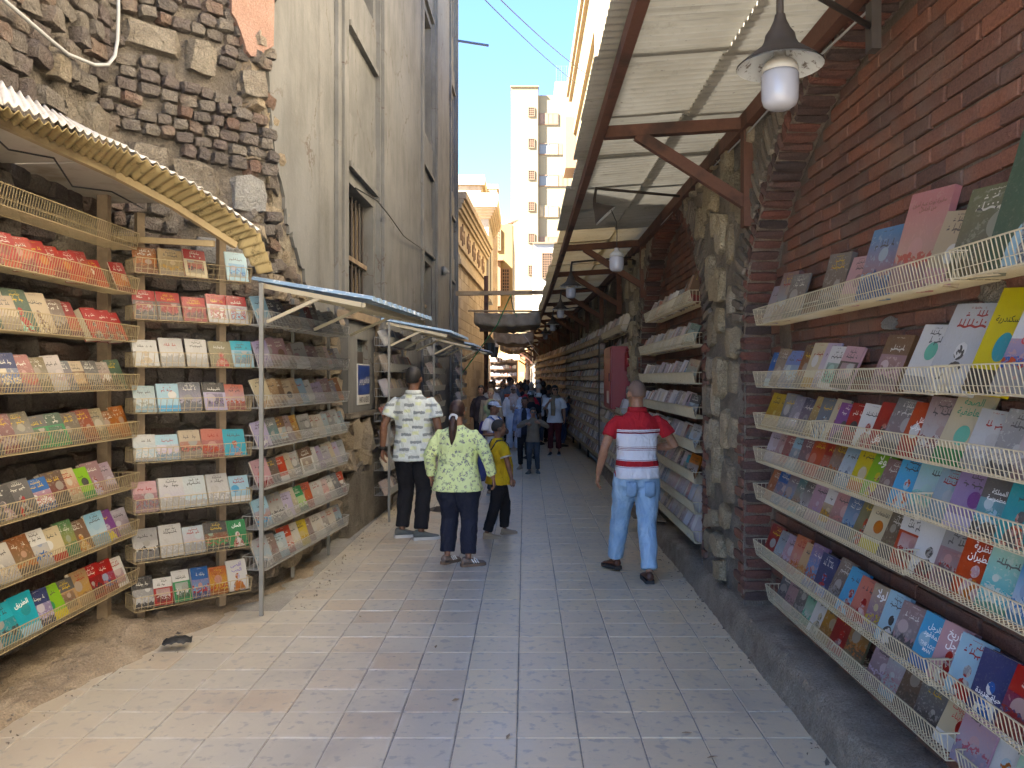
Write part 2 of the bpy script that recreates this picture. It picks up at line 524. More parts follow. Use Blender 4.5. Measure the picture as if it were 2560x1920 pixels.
M_bulb_base = paint_mat('bulb_housing', (0.46, 0.44, 0.40), 0.5, 0.3, 20.0)
M_red = paint_mat('red_cabinet_paint', (0.27, 0.014, 0.022), 0.4, 0.3, 4.0)
M_rope = paint_mat('green_rope', (0.05, 0.30, 0.12), 0.7, 0.2)
M_cable = paint_mat('cable_grey', (0.36, 0.36, 0.35), 0.6, 0.2)
M_black = paint_mat('black_rubber', (0.022, 0.021, 0.02), 0.6, 0.2)
M_tarp = cloth_mat('brown_tarp', (0.42, 0.36, 0.28), (0.30, 0.25, 0.19), 0.9, 0.8, 0.35)
M_blue_sign = paint_mat('sign_blue', (0.018, 0.045, 0.20), 0.35, 0.2)

# ---------------------------------------------------------------- ground
g = MB()
g.grid([[V((x, y, -0.06 - 0.02)) for y in (-40, 200)] for x in (-120, 120)])
tag(g.build('ground', M_dust), kind='structure')

T = 0.3014
TX0, TY0 = -0.038, 3.86
pave = MB()
pave.bb(-2.95, 1.62, -14.0, 52.0, -0.07, -0.006)
pave_o = tag(pave.build('pavement', M_grout), kind='structure')


def tile_mesh(seed):
    r = random.Random(seed)
    w, t, b = T / 2 - 0.003, 0.03, 0.003
    ring0 = [V((sx * w + r.uniform(-.002, .002), sy * w + r.uniform(-.002, .002), -b)) for sx, sy in ((-1, -1), (1, -1), (1, 1), (-1, 1))]
    ring1 = [p * 0.982 + V((0, 0, b + 0 * t)) for p in ring0]
    ring1 = [V((p.x, p.y, 0.0)) for p in ring1]
    base = [V((p.x, p.y, -t)) for p in ring0]
    m = MB()
    m.loft([base, ring0, ring1])
    return m


tile_me = [tile_mesh(i).mesh('tile', M_tile) for i in range(5)]
cells = []
for j in range(-3, 62):
    for i in range(-9, 6):
        cx, cy = TX0 + (i + 0.5) * T, TY0 + (j + 0.5) * T
        if cx > 1.5 or cx < -2.75: continue
        if cx < -1.95 and cy > 6.0: continue
        if cx < -2.35 and cy > 5.2: continue
        cells.append((cx, cy))
vis = [c for c in cells if c[1] > 3.4 and abs(c[0]) < 0.70 * c[1]]
vis.sort(key=lambda c: c[1])
near = set(vis[:300])
rest = MB()
for c in cells:
    r = random.Random(hash((round(c[0], 3), round(c[1], 3))) & 0xffff)
    M = Matrix.Translation((c[0], c[1], r.uniform(-0.0015, 0.0015))) @ Euler((r.uniform(-.005, .005), r.uniform(-.005, .005), r.uniform(-.006, .006))).to_matrix().to_4x4()
    if c in near:
        inst('tile', tile_me[r.randrange(5)], pave_o, M)
    else:
        tm = tile_mesh(r.randrange(5))
        tm.xf(M)
        rest.add(tm.v, tm.f)
rest.build('tile_field', M_tile, pave_o, kind='stuff')

# dusty bank under the left racks
pts = []
for i in range(120):
    row = []
    y = 1.6 + i * 0.05
    for j in range(64):
        t = j / 63
        xin = -2.58 + 0.16 * mnoise.noise(V((y * 1.7, 3, 0))) + 0.06 * mnoise.noise(V((y * 6, 3, 0)))
        if y > 4.2: xin = min(xin + (y - 4.2) * 0.26, -1.86)
        x = -3.25 + (xin + 3.25) * t
        h = 0.17 * (1 - t) ** 0.9
        if y > 5.6: h *= max(0.25, 1 - (y - 5.6) * 0.8)
        h += (0.07 * mnoise.noise(V((x * 4, y * 4, 1))) + 0.05 * abs(mnoise.noise(V((x * 9, y * 9, 5)))) + 0.022 * mnoise.noise(V((x * 24, y * 24, 5))) + 0.01 * mnoise.noise(V((x * 50, y * 50, 5)))) * min(1, 5 * (1 - t)) * 0.9
        row.append(V((x, y, max(h, -0.02) + (0.004 if t < 0.93 else -0.012))))
    pts.append(row)
tag(MB().grid(pts).build('dirt_bank', M_dust, smooth=True), kind='structure')

# kerb along the right wall: one low step with a plastered, brick-patched face
kp = []
for i in range(220):
    y = -1.0 + i * 0.075
    row = []
    for (x, z) in ((1.385, -0.03), (1.408, 0.03), (1.418, 0.10), (1.428, 0.165), (1.45, 0.2), (1.54, 0.208), (1.62, 0.208), (1.72, 0.21)):
        nn = mnoise.noise(V((y * 3.1, z * 9, x))) * 0.022 + mnoise.noise(V((y * 12, z * 25, x * 3))) * 0.012
        if y > 6.3: z2 = z * 0.86
        else: z2 = z
        row.append(V((x + nn * (1.0 if x < 1.5 else 0.2), y, z2 + nn * 0.5)))
    kp.append(row)
kerb = tag(MB().grid(kp).build('kerb', rough_mat('kerb_render', [(0.30, 0.255, 0.20), (0.42, 0.365, 0.29), (0.52, 0.455, 0.365)], 5.0, 0.95, 1.0, 0.03, 20.0, bump2=True), smooth=True), kind='structure')
# loose grit and chips along the foot of both walls
gr = MB()
rg = random.Random(3)
for i in range(900):
    if i % 3 == 0: x, y = 1.40 - abs(rg.gauss(0, 0.06)), rg.uniform(2.8, 12)
    elif i % 3 == 1:
        y = rg.uniform(3.4, 5.6)
        x = -2.5 + max(0, y - 4.2) * 0.26 + rg.uniform(-.35, .12)
    else: x, y = -1.80 + rg.uniform(-.08, .08) + 0.02 * rg.uniform(0, 6), rg.uniform(6.0, 12)
    sz = rg.uniform(0.004, 0.014) * (1.6 if rg.random() < 0.08 else 1)
    z = 0.0 if x > -1.95 else 0.17 * max(0.0, 1 - (x + 3.25) / 1.2)
    q = [V((x, y, z + sz * 0.4)) + V((rg.uniform(-1, 1), rg.uniform(-1, 1), rg.uniform(-.5, .8))) * sz for _ in range(4)]
    gr.add(q, [(0, 1, 2), (0, 2, 3), (0, 3, 1), (1, 3, 2)])
tag(gr.build('grit', M_mortar), 'loose grit and stone chips along the foot of the walls', kind='stuff')


# ---------------------------------------------------------------- rubble helpers
def stone_mesh(seed, k=0.72, jit=0.15, sharp=0.92):
    """a lumpy rounded block of unit size: 26 vertices, 48 triangles"""
    r = random.Random(seed)
    grid = {}
    vs, fs = [], []
    for x in (-1, 0, 1):
        for y in (-1, 0, 1):
            for z in (-1, 0, 1):
                if (x, y, z) == (0, 0, 0): continue
                p = V((x, y, z))
                L = p.length
                p = p * ((1 - sharp) / L + sharp * (1.0 if L < 1.1 else (0.93 if L < 1.5 else 0.86)))
                p += V((r.uniform(-jit, jit), r.uniform(-jit, jit), r.uniform(-jit, jit)))
                grid[(x, y, z)] = len(vs)
                vs.append(p * 0.5)
    for ax in range(3):
        for sgn in (-1, 1):
            o = [i for i in range(3) if i != ax]
            for a in (-1, 0):
                for b in (-1, 0):
                    q = []
                    for da, db in ((0, 0), (1, 0), (1, 1), (0, 1)):
                        c = [0, 0, 0]
                        c[ax] = sgn
                        c[o[0]] = a + da
                        c[o[1]] = b + db
                        q.append(grid[tuple(c)])
                    fs.append(tuple(q))
    m = MB()
    m.add(vs, fs)
    return m


STONES = [stone_mesh(i) for i in range(14)]
_cache = {}


def stone_me(i, mat):
    key = (i, mat.name)
    if key not in _cache: _cache[key] = STONES[i].mesh('stone', mat, smooth=False)
    return _cache[key]


class Face:
    """a vertical wall face: origin, direction along it, outward normal"""
    def __init__(s, a, b, z0=0.0):
        s.a, s.b = V((a[0], a[1], 0)), V((b[0], b[1], 0))
        s.u = (s.b - s.a).normalized()
        s.L = (s.b - s.a).length
        s.n = V((s.u.y, -s.u.x, 0))        # to the right of the direction of travel

    def pt(s, t, z, off=0.0): return s.a + s.u * t + s.n * off + V((0, 0, z))

    def M(s, t, z, off, size, rx=0.0, ry=0.0, rz=0.0):
        R3 = Matrix((s.u, -s.n, V((0, 0, 1)))).transposed()
        E3 = Euler((rx, ry, rz)).to_matrix()
        return Matrix.Translation(s.pt(t, z, off)) @ (R3 @ E3).to_4x4() @ Matrix.Diagonal((*size, 1.0))


def backing(face, z0, z1, mat, name, parent, off=-0.03, amp=0.03, step=0.09, t0=0.0, t1=None):
    t1 = face.L if t1 is None else t1
    ni, nj = max(2, int((t1 - t0) / step)), max(2, int((z1 - z0) / step))
    pts = []
    for i in range(ni + 1):
        row = []
        for j in range(nj + 1):
            t, z = t0 + (t1 - t0) * i / ni, z0 + (z1 - z0) * j / nj
            p = face.pt(t, z)
            d = mnoise.noise(p * 2.2) * amp + mnoise.noise(p * 7) * amp * 0.6
            row.append(p + face.n * (off + d))
        pts.append(row)
    return MB().grid(pts).build(name, mat, parent, smooth=True)

# ---------------------------------------------------------------- left: rubble wall
M_cream_coat = rough_mat('crumbling_undercoat', [(0.24, 0.20, 0.15), (0.34, 0.29, 0.22), (0.41, 0.355, 0.27)], 6.0, 0.95, 1.0, 0.03, 18.0, bump2=True)
fA = Face((-3.0, -3.0), (-3.0, 5.65))
fB = Face((-3.0, 5.65), (-2.12, 6.5))
fC = Face((-2.12, 6.5), (-1.90, 12.4))
rub = empty('rubble_wall', (-3.0, 3.0, 0), 0, 'tall crumbling wall of eroded brick and rubble at the left', 'wall')
INV = Matrix.Translation((3.0, -3.0, 0))
back = MB()
back.bb(-3.9, -3.12, -0.6, 5.7, -0.1, 7.15)
back.box((-2.91, 6.39, 3.55), (0.7, 1.4, 7.3), Matrix.Rotation(-PI / 4, 3, 'Z'))
core = back.build('wall_core', M_mortar)
core.parent = rub
core.matrix_parent_inverse = INV
for nm, fc, t0 in (('mortar_face', fA, 3.0), ('mortar_face', fB, 0.0)):
    o = backing(fc, -0.05, 6.6, M_mortar if fc is fB else M_mortar, nm, None, t0=t0, off=-0.015, amp=0.03)
    o.parent = rub
    o.matrix_parent_inverse = INV

blocks = [  # face, t0, t1, z0, z1, material: the large squared stones among the small ones
    (fB, 0.12, 0.52, 4.14, 4.36, M_lime), (fB, 0.56, 0.80, 4.08, 4.34, M_lime), (fB, 0.98, 1.22, 3.98, 4.22, M_lime),
    (fB, 0.16, 0.44, 3.16, 3.48, M_lime), (fB, 0.46, 0.82, 3.02, 3.42, M_lime), (fB, 0.92, 1.22, 3.08, 3.38, M_lime_white),
    (fB, 0.62, 1.20, 2.60, 2.84, M_lime_white), (fB, 0.0, 0.13, 3.3, 3.52, M_lime),
    (fA, 8.35, 8.62, 3.42, 3.64, M_lime), (fA, 8.02, 8.30, 3.38, 3.52, M_lime), (fA, 8.2, 8.36, 4.35, 4.75, M_lime), (fA, 7.75, 7.95, 4.45, 4.75, M_gold),
    (fA, 7.92, 8.12, 3.62, 3.84, M_gold), (fA, 7.2, 7.6, 2.62, 2.95, M_lime), (fA, 8.0, 8.5, 2.5, 2.8, M_lime)]
pieces = []
for (fc, a, b, z0, z1, m) in blocks:
    pieces.append((fc, (a + b) / 2, (z0 + z1) / 2, b - a - 0.015, z1 - z0 - 0.015, m, 0.16, 1.0))


def lay(fc, t0, t1, z0, z1, pitch, mat, lens=(0.11, 0.2), slope=0.0, weight=1.0, gap=0.012, hole=0.04):
    z = z0
    row = 0
    while z < z1:
        t = t0 + RND.uniform(-0.1, 0.0)
        ph = pitch * RND.uniform(0.9, 1.12)
        while t < t1:
            L = RND.uniform(*lens)
            tc, zc = t + L / 2, z + ph / 2 + slope * (t - t0) + RND.uniform(-.008, .008)
            ok = not any(fc is q[0] and q[1] - 0.05 < tc < q[2] + 0.05 and q[3] - 0.04 < zc < q[4] + 0.04 for q in blocks)
            if ok and t1 + 0.06 > tc > t0 - 0.02 and RND.random() > hole:
                pieces.append((fc, tc, zc, L - gap, ph * 0.93, mat, RND.uniform(0.10, 0.15), weight))
            t += L
        z += ph


lay(fB, 0.0, fB.L, 2.45, 5.4, 0.098, M_rubble, (0.10, 0.17), -0.03, 1.2)
lay(fA, 6.9, fA.L, 3.0, 5.2, 0.125, M_rubble, (0.12, 0.26), 0.05, 1.1)
lay(fA, 5.8, 6.9, 3.0, 4.6, 0.14, M_rubble, (0.14, 0.28), 0.05, 0.4)
lay(fA, 5.9, fA.L, 0.15, 3.0, 0.15, M_rubble, (0.14, 0.30), 0.0, 0.45)
lay(fB, 0.0, fB.L, 0.1, 2.45, 0.14, M_rubble, (0.13, 0.26), 0.0, 0.45)
pieces.sort(key=lambda q: -q[7] * q[3] * q[4] * (3.0 if q[7] >= 1.0 else 1.0))
stuff = MB()
for i, (fc, t, z, L, h, m, d, w) in enumerate(pieces):
    M = fc.M(t, z, 0.0 + RND.uniform(-.02, .02), (L, d, h), RND.uniform(-.12, .12), RND.uniform(-.1, .1), RND.uniform(-.15, .15))
    si = RND.randrange(14)
    if i < 300:
        o = inst('stone', stone_me(si, m))
        o.parent = rub
        o.matrix_parent_inverse = INV
        o.matrix_basis = M
    else:
        q = MB()
        q.add(STONES[si].v, STONES[si].f)
        q.xf(M)
        stuff.add(q.v, q.f)
o = stuff.build('small_rubble', M_rubble, None, smooth=False, kind='stuff')
o.parent = rub
o.matrix_parent_inverse = INV


def ragged(fc, outline, name, mat, off, thick, parent=None):
    """a plaster layer with a broken edge: polygon in (t, z) with real thickness"""
    bm = bmesh.new()
    vs = [bm.verts.new(fc.pt(t, z, off)) for t, z in outline]
    f = bm.faces.new(vs)
    ex = bmesh.ops.extrude_face_region(bm, geom=[f])
    for e in ex['geom']:
        if isinstance(e, bmesh.types.BMVert): e.co += fc.n * thick
    bmesh.ops.triangulate(bm, faces=bm.faces)
    bmesh.ops.recalc_face_normals(bm, faces=bm.faces)
    me = bpy.data.meshes.new(name)
    bm.to_mesh(me)
    bm.free()
    me.materials.append(mat)
    o = link(bpy.data.objects.new(name, me))
    if parent: o.parent = parent
    return o


def jag(pts, amp, n=4, seed=1):
    r = random.Random(seed)
    out = []
    for (a, b) in zip(pts[:-1], pts[1:]):
        for i in range(n):
            t = i / n
            out.append((a[0] + (b[0] - a[0]) * t + r.uniform(-amp, amp), a[1] + (b[1] - a[1]) * t + r.uniform(-amp, amp)))
    out.append(pts[-1])
    return out


# ---------------------------------------------------------------- left: plastered building
FX0, FX1, FY0, FY1 = -2.13, -1.86, 6.46, 22.0
fF = Face((FX0, FY0), (FX1, FY1))
ZT = 12.7
ZF = 9.75            # unseen front roof set lower to let more sky light into the alley
bld = empty('plastered_building', (FX0, FY0, 0), 0, 'tall grey brown plastered building with barred windows', 'building')
BINV = Matrix.Translation((-FX0, -FY0, 0))


def kid(o, root=None, inv=None):
    o.parent = root or bld
    o.matrix_parent_inverse = inv or BINV
    return o


def tY(Y): return (Y - FY0) / fF.u.y


def slab(m, t0, t1, z0, z1, off0, off1, mi=0):
    a, b = fF.pt(t0, z0, off0), fF.pt(t1, z1, off1)
    c = fF.pt((t0 + t1) / 2, (z0 + z1) / 2, (off0 + off1) / 2)
    R3 = Matrix((fF.u, -fF.n, V((0, 0, 1)))).transposed()
    m.box(c, (t1 - t0, abs(off1 - off0), z1 - z0), R3, mi)


bays = [(9.25, 11.25), (15.4, 17.2), (20.2, 21.6)]
wins = [(2.42, 4.14), (6.75, 9.25), (10.9, 12.2)]
m = MB()
# solid wall between the bays
edges = [tY(8.1)] + [tY(y) for b in bays for y in b] + [fF.L]
for i in range(0, len(edges), 2):
    slab(m, edges[i], edges[i + 1], 2.3 if i == 0 else 0.0, ZF if i < 2 else ZT, -0.6, 0.0)
slab(m, tY(13.4), edges[3], ZF + 0.002, ZT, -0.6, -0.001)
kid(m.build('wall', M_plaster))
# corner pilaster strips
m = MB()
for (a, b) in ((8.72, 8.86), (9.0, 9.2), (11.32, 11.52), (15.15, 15.33), (17.28, 17.45), (20.0, 20.14), (21.66, 21.78)):
    slab(m, tY(a), tY(b), 2.3 if a < 9.1 else 0.2, (ZF if a < 12 else ZT) - 0.1, 0.003, 0.045)
kid(m.build('pilaster_strips', M_plaster, kind=None))
bars_n = 0
for bi, (ya, yb) in enumerate(bays):
    ta, tb = tY(ya), tY(yb)
    m = MB()
    wins_b = wins[:2] if bi == 0 else wins
    zs = [2.3 if bi == 0 else 0.0] + [z for w in wins_b for z in w] + [ZF if bi == 0 else ZT]
    for i in range(0, len(zs), 2):
        slab(m, ta, tb, zs[i], zs[i + 1], -0.6, -0.07)
    for (z0, z1) in wins_b:
        slab(m, ta, ta + 0.16, z0, z1, -0.6, -0.07)
        slab(m, tb - 0.14, tb, z0, z1, -0.6, -0.07)
    kid(m.build('bay_wall', M_plaster))
    for (z0, z1) in ((4.36, 4.95), (6.05, 6.62), (9.45, 10.0))[:2 if bi == 0 else 3]:
        m = MB()
        slab(m, ta + 0.3, tb - 0.12, z0, z1, -0.068, -0.035)
        slab(m, ta + 0.26, tb - 0.08, z0 - 0.07, z0 - 0.004, -0.067, 0.0)
        kid(m.build('raised_panel', M_plaster))
    for wi, (z0, z1) in enumerate(wins_b):
        a, b = ta + 0.163, tb - 0.143
        m = MB()
        for (x0, x1, y0, y1) in ((a, b, z0, z0 + 0.06), (a, b, z1 - 0.06, z1), (a, a + 0.06, z0 + 0.062, z1 - 0.062), (b - 0.06, b, z0 + 0.062, z1 - 0.062)):
            slab(m, x0, x1, y0, y1, -0.36, -0.28)
        slab(m, a + 0.062, b - 0.062, (z0 + z1) / 2 - 0.03, (z0 + z1) / 2 + 0.03, -0.35, -0.29)
        wf = kid(m.build('window', M_wood_old))
        m = MB()
        slab(m, a, b, z0, z1, -0.55, -0.42)
        q = m.build('pane', M_dark, wf)
        q.matrix_parent_inverse = Matrix.Identity(4)
        if wi == 0:
            bar_m = MB()
            nb = 8
            for kq in range(nb):
                t = a + 0.10 + (b - a - 0.2) * kq / (nb - 1)
                bar_m = MB()
                bar_m.tube([fF.pt(t, z0 + 0.02, -0.2), fF.pt(t, z1 - 0.02, -0.2)], 0.016, 6)
                bar_m.build('window_bar', M_iron, wf)
            rl = MB()
            slab(rl, a, b, (z0 + z1) / 2 - 0.03, (z0 + z1) / 2 + 0.03, -0.25, -0.16)
            rl.build('window_rail', M_wood_old, wf)
# broken plaster edge at the left of the facade
P0 = tY(8.1) + 0.02
edge = jag([(0.05, 9.5), (-0.02, 5.6), (0.06, 4.7), (0.15, 4.15), (0.24, 3.75), (0.52, 3.35), (0.60, 3.15), (0.86, 2.98), (1.12, 2.76), (1.30, 2.62), (1.52, 2.45), (1.58, 2.2)], 0.04, 5, 3)
kid(ragged(fF, edge + [(P0, 2.2), (P0, 9.5)], 'broken_plaster', M_plaster, -0.30, 0.30))
m = MB()
slab(m, -0.0, P0 - 0.01, 9.5, ZF, -0.6, -0.001)
kid(m.build('upper_wall', M_plaster))
edge2 = jag([(-0.02, 4.6), (0.03, 4.1), (0.08, 3.7), (0.30, 3.30), (0.34, 3.05), (0.62, 2.86), (0.80, 2.66), (1.02, 2.5), (1.22, 2.3), (1.3, 2.05)], 0.05, 5, 8)
kid(ragged(fF, edge2 + [(1.62, 2.05), (1.62, 4.6)], 'under_plaster', M_cream_coat, -0.34, 0.31))
o = ragged(fB, jag([(0.98, 5.6), (0.84, 4.95), (0.92, 4.62), (1.02, 4.35), (1.12, 4.3), (1.25, 4.45)], 0.02, 4, 5) + [(1.27, 5.6)], 'pink_plaster_patch', M_pink, 0.0, 0.085)
kid(o, rub, INV)
pieces = []
blocks = []
lay(fF, -0.05, 1.35, 2.2, 4.7, 0.13, M_rubble, (0.12, 0.24), -0.1, 1.0)
for (fc, t, z, L, h, mt, d, w) in pieces:
    if t > 1.40 - (z - 2.2) * 0.62: continue
    o = inst('stone', stone_me(RND.randrange(14), M_rubble_pale if RND.random() < 0.5 else mt))
    kid(o)
    o.matrix_basis = fc.M(t, z, -0.10 + RND.uniform(-.05, .04), (L, d * 1.4, h), RND.uniform(-.3, .3), RND.uniform(-.2, .2), RND.uniform(-.3, .3))
# roof slab and parapet
m = MB()
slab(m, tY(13.3), fF.L + 0.06, ZT + 0.003, ZT + 0.3, -6.0, 0.10)
slab(m, -0.1, tY(13.39), ZF + 0.003, ZF + 0.2, -6.0, 0.08)
kid(m.build('parapet', M_plaster))
m = MB()
slab(m, 0.0, tY(13.4), 0.0, ZF, -5.9, -0.62)
slab(m, tY(13.402), fF.L, 0.0, ZT, -5.9, -0.62)
kid(m.build('building_body', M_plaster))

# stone foot of the building, below the plaster
foot = empty('rough_stone_base', (-2.0, 8.0, 0), 0, 'rough stone wall base below the plaster between the racks', 'wall')
FINV = Matrix.Translation((2.0, -8.0, 0))
m = MB()
R3 = Matrix((fC.u, -fC.n, V((0, 0, 1)))).transposed()
m.box(fC.pt(fC.L / 2, 1.14, -0.30), (fC.L, 0.5, 2.4), R3)
kid(m.build('wall_core', M_mortar), foot, FINV)
kid(backing(fC, -0.05, 2.34, M_mortar, 'mortar_face', None, off=-0.02, amp=0.05), foot, FINV)
pieces = []
blocks = [(fC, 2.1, 4.0, 1.30, 2.5, None), (fC, 2.35, 4.6, -0.1, 0.72, None)]
lay(fC, 0.0, 2.0, 0.1, 2.3, 0.16, M_rubble_pale, (0.14, 0.34), 0.0, 1.0)
lay(fC, 1.9, 4.2, 0.72, 1.3, 0.10, M_rubble_pale, (0.09, 0.24), 0.02, 1.3, 0.0, 0.1)
lay(fC, 3.3, 4.3, 1.3, 2.3, 0.14, M_rubble, (0.16, 0.3), 0.0, 1.3)
lay(fC, 4.2, 5.8, 0.1, 2.2, 0.17, M_rubble_pale, (0.14, 0.34), 0.0, 0.6)
for (t, z, L, h, d) in ((2.55, 1.12, 0.5, 0.36, 0.34), (3.1, 1.05, 0.45, 0.38, 0.36), (3.6, 1.9, 0.34, 0.4, 0.25), (3.75, 1.5, 0.4, 0.42, 0.25), (3.0, 0.8, 0.4, 0.22, 0.3), (2.3, 0.82, 0.3, 0.26, 0.3)):
    pieces.append((fC, t, z, L, h, M_rubble_pale, d, 2.0))
for (fc, t, z, L, h, mt, d, w) in pieces:
    o = inst('stone', stone_me(RND.randrange(14), mt))
    kid(o, foot, FINV)
    o.matrix_basis = fc.M(t, z, 0.01 + RND.uniform(-.03, .03), (L, d, h), RND.uniform(-.2, .2), RND.uniform(-.2, .2), RND.uniform(-.25, .25))
sl_ = jag([(2.15, 0.62), (2.6, 0.74), (3.2, 0.80), (3.9, 0.88), (4.5, 0.92)], 0.02, 5, 4)
o = ragged(fC, [(2.2, -0.05)] + sl_ + [(4.55, -0.05)], 'cement_skirt', M_mortar_grey, 0.0, 0.12)
kid(o, foot, FINV)

# plastered niche panel with the street sign
t0, t1 = 2.22, 3.52
pan = empty('niche_panel', (-2.0, 8.9, 1.3), 0, 'plastered wall panel with a small opening beside the second rack', 'wall panel')
PINV = Matrix.Translation((2.0, -8.9, -1.3))


def fslab(m, fc, t0, t1, z0, z1, o0, o1, mi=0):
    R3 = Matrix((fc.u, -fc.n, V((0, 0, 1)))).transposed()
    m.box(fc.pt((t0 + t1) / 2, (z0 + z1) / 2, (o0 + o1) / 2), (abs(t1 - t0), abs(o1 - o0), abs(z1 - z0)), R3, mi)


NT0, NT1, NZ0, NZ1 = 2.62, 3.12, 1.92, 2.20      # opening
m = MB()
fslab(m, fC, t0, NT0, 1.36, 2.40, 0.0, 0.10)
fslab(m, fC, NT1, t1, 1.36, 2.40, 0.0, 0.10)
fslab(m, fC, NT0, NT1, 1.36, NZ0, 0.0, 0.10)
fslab(m, fC, NT0, NT1, NZ1, 2.40, 0.0, 0.10)
kid(m.build('panel_face', M_plaster), pan, PINV)
m = MB()
fslab(m, fC, NT0, NT1, NZ0, NZ1, 0.0, 0.03)
kid(m.build('opening_back', M_glass), pan, PINV)
m = MB()
fslab(m, fC, NT0 + 0.12, NT1 - 0.12, NZ0, NZ0 + 0.14, 0.031, 0.07)
kid(m.build('meter_box', M_iron), pan, PINV)
m = MB()
fslab(m, fC, t0 - 0.05, t1 + 0.03, 1.30, 1.357, -0.02, 0.14)
kid(m.build('panel_ledge', M_lime), pan, PINV)
m = MB()
fslab(m, fC, t1 + 0.003, t1 + 0.06, 1.36, 2.46, -0.02, 0.13)
kid(m.build('frame_post', M_wood_old), pan, PINV)
m = MB()
fslab(m, fC, t0 - 0.02, t1 + 0.06, 2.405, 2.50, -0.02, 0.15)
kid(m.build('frame_head', M_wood_old), pan, PINV)

# ---------------------------------------------------------------- lettering
AR = {}


def _ar():
    base = 0xFE80
    # letter: (isolated, final, initial, medial)
    tbl = {'ء': (0xFE80,), 'آ': (0xFE81, 0xFE82), 'أ': (0xFE83, 0xFE84), 'ؤ': (0xFE85, 0xFE86), 'إ': (0xFE87, 0xFE88), 'ئ': (0xFE89, 0xFE8A, 0xFE8B, 0xFE8C),
           'ا': (0xFE8D, 0xFE8E), 'ب': (0xFE8F, 0xFE90, 0xFE91, 0xFE92), 'ة': (0xFE93, 0xFE94), 'ت': (0xFE95, 0xFE96, 0xFE97, 0xFE98),
           'ث': (0xFE99, 0xFE9A, 0xFE9B, 0xFE9C), 'ج': (0xFE9D, 0xFE9E, 0xFE9F, 0xFEA0), 'ح': (0xFEA1, 0xFEA2, 0xFEA3, 0xFEA4), 'خ': (0xFEA5, 0xFEA6, 0xFEA7, 0xFEA8),
           'د': (0xFEA9, 0xFEAA), 'ذ': (0xFEAB, 0xFEAC), 'ر': (0xFEAD, 0xFEAE), 'ز': (0xFEAF, 0xFEB0), 'س': (0xFEB1, 0xFEB2, 0xFEB3, 0xFEB4),
           'ش': (0xFEB5, 0xFEB6, 0xFEB7, 0xFEB8), 'ص': (0xFEB9, 0xFEBA, 0xFEBB, 0xFEBC), 'ض': (0xFEBD, 0xFEBE, 0xFEBF, 0xFEC0), 'ط': (0xFEC1, 0xFEC2, 0xFEC3, 0xFEC4),
           'ظ': (0xFEC5, 0xFEC6, 0xFEC7, 0xFEC8), 'ع': (0xFEC9, 0xFECA, 0xFECB, 0xFECC), 'غ': (0xFECD, 0xFECE, 0xFECF, 0xFED0), 'ف': (0xFED1, 0xFED2, 0xFED3, 0xFED4),
           'ق': (0xFED5, 0xFED6, 0xFED7, 0xFED8), 'ك': (0xFED9, 0xFEDA, 0xFEDB, 0xFEDC), 'ل': (0xFEDD, 0xFEDE, 0xFEDF, 0xFEE0), 'م': (0xFEE1, 0xFEE2, 0xFEE3, 0xFEE4),
           'ن': (0xFEE5, 0xFEE6, 0xFEE7, 0xFEE8), 'ه': (0xFEE9, 0xFEEA, 0xFEEB, 0xFEEC), 'و': (0xFEED, 0xFEEE), 'ى': (0xFEEF, 0xFEF0), 'ي': (0xFEF1, 0xFEF2, 0xFEF3, 0xFEF4)}
    AR.update(tbl)


_ar()


def shape_ar(s):
    if not any(ch in AR for ch in s): return s
    out = []
    n = len(s)
    i = 0
    prev_join = False
    while i < n:
        ch = s[i]
        if ch not in AR:
            out.append(ch)
            prev_join = False
            i += 1
            continue
        if ch == 'ل' and i + 1 < n and s[i + 1] in 'اأإآ':
            c = {'آ': 0xFEF5, 'أ': 0xFEF7, 'إ': 0xFEF9, 'ا': 0xFEFB}[s[i + 1]]
            out.append(chr(c + (1 if prev_join else 0)))
            prev_join = False
            i += 2
            continue
        forms = AR[ch]
        nxt = i + 1 < n and s[i + 1] in AR and len(AR[s[i + 1]]) > 1
        dual = len(forms) == 4
        if prev_join and dual and nxt: c = forms[3]
        elif prev_join and len(forms) > 1: c = forms[1]
        elif dual and nxt: c = forms[2]
        else: c = forms[0]
        out.append(chr(c))
        prev_join = dual and nxt
        i += 1
    return ''.join(reversed(out))


_text_cache = {}


def text_mesh(txt, mat, name='lettering'):
    """lettering as a mesh one unit wide, centred, in the XY plane"""
    key = (txt, mat.name)
    if key in _text_cache: return _text_cache[key]
    cu = bpy.data.curves.new('t', 'FONT')
    cu.body = '\n'.join(shape_ar(l) for l in txt.split('\n'))
    cu.align_x = 'CENTER'
    cu.align_y = 'CENTER'
    cu.resolution_u = 2
    cu.offset = 0.012
    to = link(bpy.data.objects.new('t', cu))
    me = bpy.data.meshes.new_from_object(to)
    bpy.data.objects.remove(to)
    xs = [v.co.x for v in me.vertices]
    ys = [v.co.y for v in me.vertices]
    w = max(xs) - min(xs)
    cx, cy = (max(xs) + min(xs)) / 2, (max(ys) + min(ys)) / 2
    for v in me.vertices:
        v.co = V(((v.co.x - cx) / w, (v.co.y - cy) / w, 0))
    me.materials.clear()
    me.materials.append(mat)
    me.name = name
    _text_cache[key] = me
    return me


INKS = {n: paint_mat('ink_' + n, c, 0.5, 0.1) for n, c in {'white': (0.72, 0.72, 0.70), 'black': (0.015, 0.015, 0.017), 'red': (0.42, 0.03, 0.03), 'green': (0.02, 0.20, 0.11), 'gold': (0.50, 0.36, 0.10), 'purple': (0.10, 0.05, 0.28), 'brown': (0.16, 0.07, 0.045)}.items()}

